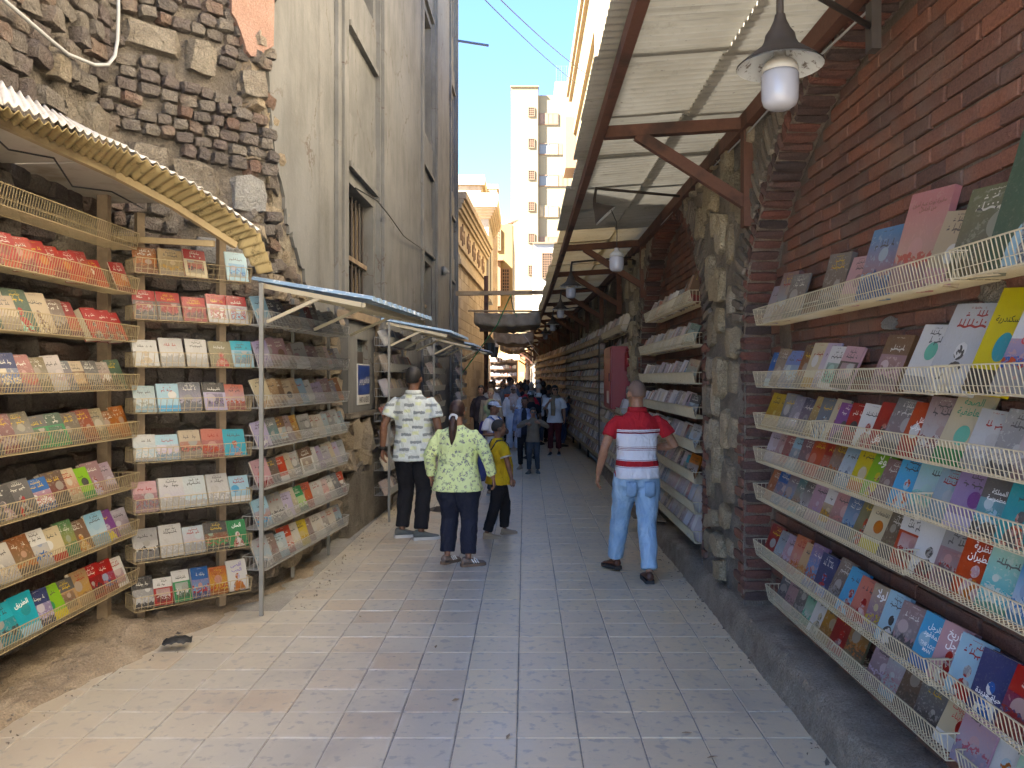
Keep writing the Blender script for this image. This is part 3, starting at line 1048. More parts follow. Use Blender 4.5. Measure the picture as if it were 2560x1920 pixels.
st0, st1, sz0, sz1 = 2.60, 3.16, 1.45, 1.90
sign = empty('street_sign', tuple(fC.pt(2.88, 1.45, 0.1)), 0, 'blue enamel street name sign with white lettering', 'sign')
SINV = Matrix.Translation(-fC.pt(2.88, 1.45, 0.1))
m = MB()
fslab(m, fC, st0 - 0.012, st1 + 0.012, sz0 - 0.012, sz1 + 0.012, 0.101, 0.112)
kid(m.build('sign_border', M_white), sign, SINV)
m = MB()
fslab(m, fC, st0, st1, sz0 + 0.105, sz1, 0.1125, 0.116)
kid(m.build('sign_face', M_blue_sign), sign, SINV)
m = MB()
fslab(m, fC, st0, st1, sz0, sz0 + 0.095, 0.1125, 0.115)
kid(m.build('name_strip', M_white), sign, SINV)
# seen from the alley (normal +X) the reader's right is +Y ... the direction of the wall
for txt, ink, z, wd, off in (('حارة القديس جرجس', 'white', 1.72, 0.48, 0.119), ('HARIT AL KEDES', 'black', 1.497, 0.46, 0.118)):
    o = inst('lettering', text_mesh(txt, INKS[ink]))
    kid(o, sign, SINV)
    M = frame(fC.pt(2.88, z, off), fC.u, V((0, 0, 1)), fC.n)
    o.matrix_basis = M @ Matrix.Diagonal((wd, wd * (1.9 if ink == 'white' else 1.5), 1, 1))

# ---------------------------------------------------------------- right: arcade with bricked-up arches
AX, RX = 1.50, 1.68              # front plane and plane of the brick infill
ARCH = [(3.2, 2.2, 2.0, 1.44), (8.42, 1.78, 2.0, 1.42), (13.3, 1.8, 2.0, 1.4)]
ATOP = 4.4


def arch_z(y):
    for (c, a, zs, b) in ARCH:
        if abs(y - c) < a - 1e-6: return zs + b * math.sqrt(1 - ((y - c) / a) ** 2)
    return None


arc = empty('arcade_wall', (AX, 6.0, 0), 0, 'old rubble and brick arcade with bricked up arches along the right', 'wall')
AINV = Matrix.Translation((-AX, -6.0, 0))
ys = []
y = -2.6
while y < 15.3:
    ys.append(y)
    y += 0.07
for (c, a, zs, b) in ARCH:
    ys += [c - a - 1e-5, c - a + 1e-5, c + a - 1e-5, c + a + 1e-5]
ys = sorted(set(ys))
pts = []
for y in ys:
    zb = arch_z(y)
    zb = 0.0 if zb is None else zb
    row = []
    for j in range(31):
        z = zb + (ATOP - zb) * j / 30
        p = V((AX, y, z))
        d = mnoise.noise(p * 2.3) * 0.03 + mnoise.noise(p * 8) * 0.016 + mnoise.noise(p * 22) * 0.008
        row.append(p + V((d, 0, 0)))
    pts.append(row)
kid(MB().grid(pts).build('wall_face', M_mortar_grey, smooth=True), arc, AINV)
m = MB()
for (c, a, zs, b) in ARCH:
    prof = [(c - a, 0.0), (c - a, zs)] + [(c - a * math.cos(PI * i / 40), zs + b * math.sin(PI * i / 40)) for i in range(41)] + [(c + a, zs), (c + a, 0.0)]
    m.grid([[V((AX - 0.01, y, z)), V((RX + 0.1, y, z))] for y, z in prof])
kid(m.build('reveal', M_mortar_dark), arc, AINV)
m = MB()
m.bb(RX + 0.012, RX + 0.5, -2.6, 15.3, 0.0, ATOP)
kid(m.build('infill_joint', M_brick_joint), arc, AINV)
m = MB()
m.bb(AX + 0.04, RX + 0.6, -2.6, 15.3, ATOP + 0.002, ATOP + 0.2)
kid(m.build('wall_coping', M_mortar_grey), arc, AINV)

# added storey above the arcade, out of sight, to bounce sunlight into the alley
up = empty('bounce_storey', (2.0, 8.0, 4.6), 0, 'plain cream upper storey, unseen, added to bounce sunlight into the alley', 'building')
UINV = Matrix.Translation((-2.0, -8.0, -4.6))
m = MB()
m.bb(1.95, 6.0, -14.0, 21.0, 4.61, 9.4)
m.bb(1.75, 6.0, -14.0, -2.62, -0.05, 4.608)  # unseen wall behind the camera, added to bounce sunlight forward
kid(m.build('wall', M_bounce), up, UINV)
m = MB()
m.bb(1.88, 6.05, -14.1, 21.1, 9.402, 9.6)
kid(m.build('parapet', M_bounce), up, UINV)

# infill bricks
brk = MB().box((0, 0, 0), (0.05, 0.228, 0.064))


def bev_brick(seed):
    r = random.Random(seed)
    L, h, d = 0.114, 0.031, 0.03
    j = lambda: r.uniform(-.003, .003)
    ring = [(-L, -h), (L, -h), (L, h), (-L, h)]
    back = [V((d, y, z)) for y, z in ring]
    mid = [V((-0.004, y + j(), z + j())) for y, z in ring]
    front = [V((-0.010 + j() * .6, y * 0.965 + j(), z * 0.88 + j())) for y, z in ring]
    mm = MB()
    mm.loft([back, mid, front])
    return mm


BRK = [bev_brick(i) for i in range(8)]
brick_me = [b.mesh('brick', M_brick) for b in BRK]
br = []
for (c, a, zs, b) in ARCH[:2]:
    row = 0
    z = 0.24
    while z < zs + b:
        y = c - a - 0.1 + (0.115 if row % 2 else 0)
        while y < c + a:
            yy = y + RND.uniform(-.006, .006)
            za = arch_z(yy)
            if za and z + 0.03 < za - 0.02:
                br.append((yy, z + RND.uniform(-.003, .003), c < 5))
            y += 0.238
        row += 1
        z += 0.0735
vis = [q for q in br if q[2] and 2.25 < q[0] < 5.3]
vis.sort(key=lambda q: q[0] + (0.0 if q[1] > 2.0 else 1.2))
keep = set(vis[:300])
st = MB()
for q in br:
    k_ = RND.randrange(8)
    M = Matrix.Translation((RX + 0.004 + RND.uniform(-.004, .004), q[0], q[1])) @ Euler((RND.uniform(-.008, .008), 0, RND.uniform(-.012, .012))).to_matrix().to_4x4()
    if q in keep:
        o = inst('brick', brick_me[k_])
        kid(o, arc, AINV)
        o.matrix_basis = M
    else:
        mm = MB()
        mm.add(BRK[k_].v, BRK[k_].f)
        mm.xf(M)
        st.add(mm.v, mm.f)
kid(st.build('infill_bricks', M_brick, kind='stuff'), arc, AINV)

# bricks of the arch reveals and the rings on the face
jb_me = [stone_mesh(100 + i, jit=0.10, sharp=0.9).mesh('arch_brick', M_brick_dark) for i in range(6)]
vr_me = [stone_mesh(120 + i, jit=0.12, sharp=0.85).mesh('ring_brick', rough_mat('ring_brick', [(0.10, 0.085, 0.07), (0.155, 0.13, 0.105), (0.21, 0.175, 0.135)], 6.0, 0.95, 0.8, 0.015, 30.0, True)) for i in range(4)]
qn_me = [stone_mesh(140 + i, jit=0.08, sharp=0.95).mesh('quoin_brick', M_brick) for i in range(4)]
nring = 0
for ai, (c, a, zs, b) in enumerate(ARCH[:2]):
    prof = []
    for z in [0.27 + 0.074 * i for i in range(int((zs - 0.27) / 0.074) + 1)]:
        prof.append((c + a, z, V((0, 0, 1))))
    th = 0.0
    while th < PI * (0.62 if ai == 0 else 1.0):
        y, z = c + a * math.cos(th), zs + b * math.sin(th)
        tg = V((0, -a * math.sin(th), b * math.cos(th)))
        prof.append((y, z, tg.normalized()))
        th += 0.074 / tg.length
    if ai == 1:
        for z in [0.27 + 0.074 * i for i in range(int((zs - 0.27) / 0.074) + 1)]:
            prof.append((c - a, z, V((0, 0, -1))))
    for (y, z, tg) in prof:
        nrm = V((1, 0, 0)).cross(tg)                       # outwards from the opening
        if (V((0, y - c, z - zs * 0.6))).dot(nrm) < 0: nrm = -nrm
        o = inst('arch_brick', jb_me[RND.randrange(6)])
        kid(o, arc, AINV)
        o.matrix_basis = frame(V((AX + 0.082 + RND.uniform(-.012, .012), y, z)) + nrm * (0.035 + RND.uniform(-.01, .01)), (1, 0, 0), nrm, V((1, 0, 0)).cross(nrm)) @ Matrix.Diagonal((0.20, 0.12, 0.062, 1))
        if abs(tg.z) < 0.995 and z > zs:
            o = inst('ring_brick', vr_me[RND.randrange(4)])
            kid(o, arc, AINV)
            o.matrix_basis = frame(V((AX + RND.uniform(-.008, .006), y, z)) + nrm * (0.20 + RND.uniform(-.02, .02)), (1, 0, 0), nrm, V((1, 0, 0)).cross(nrm)) @ Matrix.Diagonal((0.05, 0.25, 0.052, 1))
# quoin bricks on the pier faces
for (ye, sgn) in ((5.4, 1), (6.64, -1), (10.2, 1), (11.5, -1)):
    z = 0.3
    i = 0
    while z < 2.0:
        L = 0.20 if i % 2 else 0.11
        if not (1.45 < z < 2.0 and ye == 5.4) and RND.random() > 0.12:
            o = inst('quoin_brick', qn_me[RND.randrange(4)])
            kid(o, arc, AINV)
            o.matrix_basis = Matrix.Translation((AX + 0.012 + RND.uniform(-.006, .006), ye + sgn * (L / 2 + 0.02), z)) @ Matrix.Diagonal((0.07, L, 0.062, 1))
        i += 1
        z += 0.0735
# rubble of the piers and spandrels


def clear(y, z, g=0.30):
    for (c, a, zs, b) in ARCH:
        if z <= zs and abs(y - c) < a + 0.1: return False
        if z > zs and ((y - c) / (a + g)) ** 2 + ((z - zs) / (b + g)) ** 2 < 1: return False
    return True


M_gold_pale = rough_mat('pale_gold_stone', [(0.42, 0.34, 0.22), (0.52, 0.43, 0.29), (0.58, 0.51, 0.38)], 5.0, 0.92, 0.9, 0.025, 26.0, True, bump2=True)
placed = []
for tries in range(2600):
    y, z = RND.uniform(5.2, 11.6), RND.uniform(0.3, 3.5)
    if y > 7.6 and z < 2.2 and y < 9.6: continue
    core_ = min(abs(y - 6.0), abs(y - 10.85)) < 0.24
    w, h = RND.uniform(0.11, 0.2), RND.uniform(0.17, 0.34)
    if z < 0.9: w, h = h * 0.8, w * 0.9
    if not clear(y, z) or not clear(y - w / 2, z, 0.26) or not clear(y + w / 2, z, 0.26): continue
    if not core_ and RND.random() < 0.35: continue
    if any(abs(y - q[0]) < (w + q[2]) / 2 + 0.012 and abs(z - q[1]) < (h + q[3]) / 2 + 0.02 for q in placed): continue
    placed.append((y, z, w, h, core_))
for (y, z, w, h, core_) in placed:
    o = inst('stone', stone_me(RND.randrange(14), M_gold_pale if core_ else M_gold))
    kid(o, arc, AINV)
    o.matrix_basis = Matrix.Translation((AX + (-0.018 if core_ else -0.002) + RND.uniform(-.014, .014), y, z)) @ Euler((RND.uniform(-.2, .2), 0, 0)).to_matrix().to_4x4() @ Matrix.Diagonal((0.10, w, h, 1))
fI = Face((RX - 0.008, 5.38), (RX - 0.008, 1.2))
for i, (t, z, w, h, mt) in enumerate(((1.75, 2.00, 0.09, 0.035, M_lime_white), (2.55, 2.06, 0.10, 0.05, M_lime), (1.1, 1.60, 0.05, 0.05, M_lime), (0.30, 2.05, 0.12, 0.25, M_mortar_dark))):
    rs_ = random.Random(40 + i)
    out_ = [(t + w * math.cos(2 * PI * q / 22) * rs_.uniform(0.72, 1.0), z + h * math.sin(2 * PI * q / 22) * rs_.uniform(0.72, 1.0)) for q in range(22)]
    kid(ragged(fI, out_, 'mortar_smear', mt, -0.02, 0.027), arc, AINV)
# white plaster patch at the crown of the near arch
fS = Face((AX - 0.0, 4.0), (AX - 0.0, 1.5))
kid(ragged(fS, jag([(0.55, 3.52), (0.95, 3.40), (1.5, 3.42), (2.2, 3.44)], 0.03, 4, 2) + [(2.2, 4.2), (0.6, 4.2)], 'white_plaster_patch', M_lime_white, -0.02, 0.07), arc, AINV)

# ---------------------------------------------------------------- right: corrugated canopy


def lerp_path(tab):
    def f(y):
        if y <= tab[0][0]: return tab[0][1]
        for (a, b) in zip(tab[:-1], tab[1:]):
            if y <= b[0]:
                t = (y - a[0]) / (b[0] - a[0])
                return a[1] + (b[1] - a[1]) * t
        return tab[-1][1]
    return f


x_out = lerp_path([(0, 0.40), (14, 0.385), (20, 0.34), (27, 0.24), (33, 0.0), (40, -0.35), (47, -0.7)])
x_in = lerp_path([(0, 1.72), (14, 1.72), (22, 1.5), (30, 1.0), (38, 0.55), (47, 0.1)])
z_edge = lerp_path([(0, 3.43), (26, 3.43), (34, 3.2), (47, 2.9)])
can = empty('canopy', (1.0, 6.0, 3.4), 0, 'long corrugated sheet canopy on brown timber brackets over the right side', 'canopy')
CINV = Matrix.Translation((-1.0, -6.0, -3.4))


def sheet(y0, y1, s0, s1, lift=0.0, step=0.019, wave=0.076):
    pts = []
    n = int((y1 - y0) / step) + 1
    jit = RND.uniform(-.02, .02)
    for i in range(n + 1):
        y = y0 + (y1 - y0) * i / n
        row = []
        for j in range(6):
            s = s0 + (s1 - s0) * j / 5 + (jit if j in (0,) else 0)
            x = x_out(y) + (x_in(y) - x_out(y)) * s
            z = z_edge(y) + 0.10 * s + lift + 0.014 * math.sin(2 * PI * y / wave) + 0.012 * mnoise.noise(V((x * 1.5, y * 1.3, 0)))
            row.append(V((x, y, z)))
        pts.append(row)
    return MB().grid(pts)


y = 0.3
i = 0
while y < 46:
    L = 0.98
    far = y > 16
    for (s0, s1, lf) in ((-0.0, 0.53, 0.03), (0.50, 1.0, 0.0)):
        o = sheet(y, y + L + 0.06, s0, s1, lf + (0.012 if i % 2 else 0), 0.019 if not far else 0.038, 0.076 if not far else 0.152).build('corrugated_sheet', M_sheet if y < 9 else M_sheet_sungold, None, smooth=not far)
        kid(o, can, CINV)
    y += L
    i += 1


def polybar(fx, fz, y0, y1, w, h, step=2.6):
    m = MB()
    y = y0
    while y < y1 - 0.01:
        e = min(y + step, y1)
        m.bar((fx(y), y, fz(y)), (fx(e), e, fz(e)), w, h)
        y = e
    return m


RAF = [1.6, 5.25] + [9.9 + 2.55 * i for i in range(14)]
for y0, y1 in zip([0.2] + RAF[1:-1], RAF[1:]):
    kid(polybar(lambda y: x_out(y) + 0.1, lambda y: z_edge(y) - 0.065, y0, y1, 0.055, 0.08).build('edge_beam', M_wood), can, CINV)
    kid(polybar(lambda y: x_in(y) - 0.27, lambda y: z_edge(y) + 0.0, y0, y1, 0.06, 0.10).build('wall_plate', M_wood), can, CINV)
for y in RAF[1:]:
    xo, xi, ze = x_out(y) + 0.13, x_in(y) - 0.26, z_edge(y) - 0.062
    m = MB()
    m.bar((xo, y, ze), (xi, y, ze + 0.06), 0.07, 0.075)
    kid(m.build('rafter', M_wood), can, CINV)
    m = MB()
    m.bar((xi - 0.72, y - 0.002, ze - 0.01), (xi - 0.01, y - 0.002, ze - 0.46), 0.055, 0.075)
    kid(m.build('brace', M_wood), can, CINV)
    m = MB()
    m.bar((xi + 0.015, y, ze + 0.05), (xi + 0.015, y, ze - 0.62), 0.085, 0.075)
    kid(m.build('bracket_post', M_wood), can, CINV)

# ---------------------------------------------------------------- hanging lamps
# each: position of the bulb centre, shade tilt, arm root


def lamp(c, root, label, tilt=0.0, loose=False, shade=True):
    e = empty('hanging_lamp', tuple(c), 0, label, 'lamp', 'lamps hanging under the canopy')
    c0 = V((0, 0, 0))
    m = MB()
    m.lathe([(0.004, -0.072), (0.038, -0.070), (0.056, -0.058), (0.063, -0.038), (0.0645, 0.0), (0.0645, 0.045), (0.060, 0.056)], c0, 24)
    m.build('bulb', M_bulb, e, True)
    m = MB()
    m.lathe([(0.062, 0.0575), (0.063, 0.07), (0.055, 0.088), (0.036, 0.104), (0.022, 0.112), (0.020, 0.135)], c0, 24)
    m.build('bulb_housing', M_bulb_base, e, True)
    top = V((0, 0, 0.135))
    if shade:
        sc = V((0, 0, 0.085)) if not loose else V((-0.10, 0.0, 0.42))
        rt = Euler((0, tilt, 0)).to_matrix()
        m = MB()
        prof = [(0.150, -0.005), (0.140, 0.004), (0.105, 0.032), (0.066, 0.062), (0.055, 0.082), (0.050, 0.105), (0.036, 0.125), (0.022, 0.155), (0.018, 0.175)]
        if loose: prof = [(0.115, 0.0), (0.104, 0.02), (0.055, 0.085), (0.02, 0.14)]
        m.lathe(prof, sc, 28, False, 0, rt)
        q = m.build('shade', M_iron, e, True)
        m = MB()
        m.lathe([(r_ * 0.985, z_ - 0.004) for r_, z_ in prof], sc, 28, False, 0, rt)
        m.build('enamel_lining', M_enamel, q, True)
        top = sc + rt @ V((0, 0, prof[-1][1]))
        if loose:
            m = MB()
            m.tube([(0, 0, 0.13), (0.003, 0, 0.27), (0.0, 0, 0.36), (-0.06, 0, 0.50)], 0.004, 6)
            m.build('cord', M_black, e)
    r_ = V(root) - V(c)
    bend = top + V((0.015, 0.005, 0.14))
    m = MB()
    m.tube([top - V((0, 0, 0.02)), top + V((0.0, 0, 0.05)), bend, bend + (r_ - bend) * 0.1, r_], [0.014, 0.013, 0.014, 0.013, 0.012], 8)
    m.build('arm', M_iron, e, True)
    m = MB()
    m.box(r_ + V((0.01, 0, 0.0)), (0.04, 0.06, 0.2))
    m.build('wall_plate', M_iron, e)
    return e


lamp((0.90, 2.80, 2.77), (1.43, 3.28, 3.20), 'large enamel shade lamp with white bulb nearest the camera')
lamp((0.81, 7.0, 2.76), (1.46, 7.3, 3.42), 'white bulb hanging on a cord below a tilted loose cone shade', -0.75, True)
lamp((0.60, 10.35, 2.86), (1.46, 10.7, 3.38), 'third lamp from the camera, small dark shade above its bulb')
lamp((0.62, 13.8, 2.86), (1.44, 14.1, 3.38), 'fourth lamp from the camera under the canopy')
lamp((0.62, 17.6, 2.86), (1.35, 17.9, 3.36), 'fifth lamp from the camera under the canopy')
lamp((0.55, 21.4, 2.86), (1.2, 21.7, 3.36), 'farthest visible lamp under the canopy')
# white wire running along the wall plate
m = MB()
m.tube([(1.47, 3.0, 3.30), (1.46, 4.2, 3.36), (1.455, 5.2, 3.35), (1.455, 6.6, 3.40), (1.45, 8.2, 3.38), (1.45, 9.8, 3.41), (1.45, 12.5, 3.40)], 0.006, 6)
tag(m.build('wall_cable', M_cable), 'thin pale cable strung along the wall plate under the canopy', 'cable')

# ---------------------------------------------------------------- fire hose cabinet
cb = empty('fire_cabinet', (1.38, 11.9, 1.30), 0, 'dark red metal fire hose cabinet fixed above the book baskets', 'cabinet')
m = MB()
m.bb(-0.13, 0.15, -0.45, 0.5, 0.0, 0.91)
m.build('body', M_red, cb)
m = MB()
m.bb(-0.147, -0.1325, -0.43, 0.48, 0.02, 0.89)
dr = m.build('door', M_red, cb)
m = MB()
m.bb(-0.160, -0.1475, -0.36, -0.32, 0.40, 0.52)
m.build('handle', M_iron, dr)
m = MB()
m.bb(-0.151, -0.1475, -0.25, 0.02, 0.08, 0.26)
m.build('notice', M_white, dr)
m = MB()
m.tube([(0.10, -0.50, 0.55), (0.10, -0.50, 0.82)], 0.045, 12)
m.tube([(0.10, -0.50, 0.83), (0.10, -0.50, 0.87)], 0.03, 12)
m.build('hose_coupling', M_red, cb, True)

# ---------------------------------------------------------------- right wall beyond the arcade
x_rack = lerp_path([(10, 1.32), (14, 1.30), (22, 1.1), (30, 0.62), (38, 0.16), (46, -0.3)])
m = MB()
pts = []
for i in range(64):
    y = 15.25 + i * 0.5
    pts.append([V((x_rack(y) + 0.32 + 0.02 * mnoise.noise(V((y * 3, z * 3, 0))), y, z)) for z in [q * 0.3 for q in range(15)]])
m.grid(pts)
fw = empty('curving_wall', (1.5, 16, 0), 0, 'dark curving wall behind the far right book racks', 'wall')
WINV = Matrix.Translation((-1.5, -16, 0))
kid(m.build('wall_face', M_mortar), fw, WINV)
for i in range(34):                                          # dark upright boards above the far racks
    y = 19.5 + i * 0.55
    m = MB()
    m.bb(x_rack(y) + 0.20, x_rack(y) + 0.26, y, y + 0.36 + RND.uniform(-.06, .06), 2.45, 3.35 + RND.uniform(-.1, .0))
    kid(m.build('board', M_walnut), fw, WINV)
# ribs of stone on the wall over the middle racks
for i in range(46):
    y = 15.3 + RND.uniform(0, 5.0)
    o = inst('stone', stone_me(RND.randrange(14), M_gold))
    kid(o, fw, WINV)
    o.matrix_basis = Matrix.Translation((x_rack(y) + 0.30, y, RND.uniform(2.3, 3.4))) @ Matrix.Diagonal((0.10, 0.16, 0.28, 1))

# ---------------------------------------------------------------- left: sandstone building further on
B2 = Face((-1.86, 22.05), (-1.47, 31.0))
b2 = empty('sandstone_building', (-1.86, 22.0, 0), 0, 'low sandstone building with moulded cornices and carved crosses', 'building')
B2INV = Matrix.Translation((1.86, -22.0, 0))
m = MB()
fslab(m, B2, 0.0, B2.L, 0.0, 6.9, -5.0, -0.03)
kid(m.build('wall', M_stone_trim), b2, B2INV)
blk = {}
nb = 0
rows = 17
zz = 0.02
row = 0
while zz < 4.9:
    h = 0.285
    t = -0.2 if row % 2 else 0.0
    while t < B2.L - 0.05:
        L = RND.choice((0.5, 0.58, 0.66))
        a, b = max(t, 0), min(t + L, B2.L)
        if b - a > 0.1 and nb < 300:
            mm = MB()
            fslab(mm, B2, a + 0.006, b - 0.006, zz + 0.006, zz + h - 0.006, -0.04, RND.uniform(0.0, 0.008))
            kid(mm.build('block', M_stone_bldg), b2, B2INV)
            nb += 1
        t += L
    zz += h
    row += 1
for (z0, z1, o0, o1) in ((4.92, 5.06, -0.03, 0.10), (5.07, 5.18, -0.03, 0.06), (5.19, 5.24, -0.03, 0.03), (5.45, 5.52, -0.03, 0.04), (6.36, 6.46, -0.03, 0.05), (6.47, 6.6, -0.03, 0.11), (6.61, 6.72, -0.03, 0.17), (6.73, 6.92, -0.03, 0.24)):
    m = MB()
    fslab(m, B2, -0.02, B2.L, z0, z1, o0, o1)
    kid(m.build('cornice_band', M_stone_trim), b2, B2INV)
for i in range(5):
    t = 1.2 + i * 1.55
    m = MB()
    for (da, db, za, zb) in ((-0.05, 0.05, 5.62, 6.25), (-0.25, -0.055, 5.9, 6.0), (0.055, 0.25, 5.9, 6.0), (-0.40, -0.30, 5.72, 6.1), (0.30, 0.40, 5.72, 6.1)):
        fslab(m, B2, t + da, t + db, za, zb, -0.026, 0.012)
    kid(m.build('carved_cross', M_shutter), b2, B2INV)
# portal pier
pr = empty('portal_block', (-1.6, 31.2, 0), 0, 'tall stone portal pier with flared cornice beyond the sandstone wall', 'building')
PRINV = Matrix.Translation((1.6, -31.2, 0))
m = MB()
m.bb(-4.5, -1.42, 31.15, 35.5, 5.0, 8.0)
m.bb(-4.5, -1.60, 31.3, 35.5, 0.0, 4.995)
kid(m.build('wall', M_greystone), pr, PRINV)
for i, (z0, z1, o) in enumerate(((4.78, 4.99, 0.02), (4.6, 4.775, -0.06), (4.4, 4.595, -0.12))):
    m = MB()
    m.bb(-1.95, -1.42 + o, 31.10, 31.5, z0, z1)
    kid(m.build('corbel', M_stone_trim), pr, PRINV)
for i in range(5):
    m = MB()
    m.bb(-4.5, -1.40 + 0.065 * (i + 1), 31.13 - 0.065 * (i + 1), 35.6, 8.003 + i * 0.1, 8.1 + i * 0.1)
    kid(m.build('cornice_band', M_stone_trim), pr, PRINV)
m = MB()
m.bb(-4.5, -1.05, 30.85, 35.7, 8.505, 8.95)
kid(m.build('parapet', M_stone_trim), pr, PRINV)
m = MB()
fp = Face((-1.42, 31.6), (-1.42, 34.6))
o = ragged(fp, [(0.5, 5.2), (1.9, 5.2), (1.9, 6.6), (1.5, 7.1), (1.2, 7.35), (0.9, 7.1), (0.5, 6.6)], 'niche_shade_plate', M_dark, -0.02, 0.024)  # flat dark plate; the niche's shade is only its colour
kid(o, pr, PRINV)
# block tower behind
tw = empty('stone_tower', (-3.0, 40, 0), 0, 'pale sandstone block tower rising behind the portal', 'tower')
TINV = Matrix.Translation((3.0, -40, 0))
m = MB()
m.bb(-5.5, -2.16, 40.0, 42.8, 0, 11.45)
m.bb(-5.0, -1.50, 42.82, 44.0, 0, 11.9)
kid(m.build('wall', M_stone_trim), tw, TINV)
for r in range(9):
    z = 8.2 + r * 0.36
    x = -2.2 - (0.25 if r % 2 else 0)
    while x > -3.4:
        if abs(x + 0.32 + 2.62) > 0.26 or not (9.0 < z < 9.5):
            m = MB()
            m.bb(x - 0.6, x - 0.015, 39.97, 40.05, z + 0.01, z + 0.345)
            kid(m.build('block', M_stone_bldg), tw, TINV)
        x -= 0.615
m = MB()
m.bb(-5.6, -2.02, 39.85, 42.81, 11.452, 11.95)
kid(m.build('coping', M_stone_trim), tw, TINV)
m = MB()
m.bb(-2.78, -2.55, 39.96, 40.02, 9.1, 9.45)
kid(m.build('window', M_dark), tw, TINV)
m = MB()
m.bb(-5.1, -1.42, 42.83, 44.1, 11.952, 12.2)
kid(m.build('coping', M_stone_trim), tw, TINV)


# ---------------------------------------------------------------- far buildings
M_pane_far = NM('far_glass').p(Base_Color=(0.16, 0.17, 0.17), Roughness=0.6, Specular_IOR_Level=0.2).m


def shutter(parent, inv, x, y, z, w, h, mat, kind, name='window'):
    """a window on a wall facing the camera: frame, recess and slatted leaves"""
    m = MB()
    t = 0.07
    for (x0, x1, z0, z1) in ((x, x + w, z, z + t), (x, x + w, z + h - t, z + h), (x, x + t, z + t, z + h - t), (x + w - t, x + w, z + t, z + h - t)):
        m.bb(x0, x1, y - 0.10, y + 0.05, z0, z1)
    f = kid(m.build(name, mat), parent, inv)
    m = MB()
    m.bb(x + t, x + w - t, y - 0.03, y - 0.005, z + t, z + h - t)
    m.build('pane', M_pane_far if kind != 'lattice' else M_dark, f)
    if kind == 'slats':
        n = 4
        for k_ in range(n):
            xa = x + t + (w - 2 * t) * k_ / n
            m = MB()
            m.bb(xa + 0.02, xa + (w - 2 * t) / n - 0.02, y - 0.09, y - 0.045, z + t + 0.02, z + h - t - 0.02)
            m.build('shutter_leaf', mat, f)
    elif kind == 'open':
        for k_ in range(3):
            xa = x + (w + 0.05)
            m = MB()
            m.bb(xa + k_ * 0.42, xa + k_ * 0.42 + 0.38, y - 0.10, y - 0.05, z, z + h)
            m.build('shutter_leaf', mat, f)
        m = MB()
        m.bb(x + w * 0.48, x + w * 0.52, y - 0.08, y - 0.035, z + t, z + h - t)
        m.build('mullion', M_white, f)
        m = MB()
        m.bb(x + w * 0.56, x + w - t, y - 0.035, y - 0.031, z + t, z + h - t)
        m.build('curtain', M_white, f)
    elif kind == 'lattice':
        m = MB()
        n = max(3, int((w - 2 * t) / 0.17))
        for k_ in range(1, n):
            xa = x + t + (w - 2 * t) * k_ / n
            m.bb(xa - 0.025, xa + 0.025, y - 0.08, y - 0.05, z + t, z + h - t)
        n2 = max(3, int((h - 2 * t) / 0.17))
        for k_ in range(1, n2):
            za = z + t + (h - 2 * t) * k_ / n2
            m.bb(x + t, x + w - t, y - 0.095, y - 0.0815, za - 0.025, za + 0.025)
        m.build('lattice', mat, f, kind='stuff')
    return f


YT = 75.0
ct = empty('apartment_tower', (0, YT, 0), 0, 'tall cream apartment tower with brown shutters at the end of the alley', 'building')
CTI = Matrix.Translation((0, -YT, 0))


def fx(px): return (px - VX) * YT / F_PX


def fz(py): return CAM_H - (py - VY) * YT / F_PX


m = MB()
m.bb(fx(1278), fx(1345), YT - 0.4, YT + 14, 0, fz(222))
m.bb(fx(1345), fx(1620), YT, YT + 14, 0, fz(238))
kid(m.build('wall', M_cream), ct, CTI)
m = MB()
m.bb(fx(1388), fx(1450), YT + 0.4, YT + 9, fz(238) - 0.02, fz(200))
kid(m.build('stair_house', M_cream), ct, CTI)
m = MB()
m.bb(fx(1276), fx(1347), YT - 0.5, YT + 14.1, fz(222) + 0.002, fz(219))
kid(m.build('coping', M_cream2), ct, CTI)
for i, py in enumerate((272, 350, 429, 507, 586, 665)):
    shutter(ct, CTI, fx(1320), YT - 0.4, fz(py + 23), 0.62, 0.88, M_shutter, 'lattice')
for i, (py, kd, mt) in enumerate(((284, 'slats', M_shutter), (359, 'open', M_shutter), (438, 'open', M_shutter), (515, 'slats', M_shutter_tan), (593, 'slats', M_shutter))):
    shutter(ct, CTI, fx(1346.5), YT, fz(py + 28), 1.85, 1.08, mt, kd)
cg = empty('roof_cage', (4, YT, fz(200)), 0, 'blue metal lattice cage on the roof of the cream tower', 'cage')
CGI = Matrix.Translation((-4, -YT, -fz(200)))
m = MB()
for k_ in range(9):
    x = fx(1392) + (fx(1426) - fx(1392)) * k_ / 8
    m.bar((x, YT + 1, fz(200)), (x, YT + 1, fz(154)), 0.06 if k_ % 3 == 0 else 0.025)
for k_ in range(9):
    z = fz(200) + (fz(154) - fz(200)) * k_ / 8
    m.bar((fx(1392), YT + 1.05, z), (fx(1426), YT + 1.05, z), 0.025)
kid(m.build('cage_bars', paint_mat('blue_steel', (0.10, 0.22, 0.42), 0.5), kind='stuff'), cg, CGI)
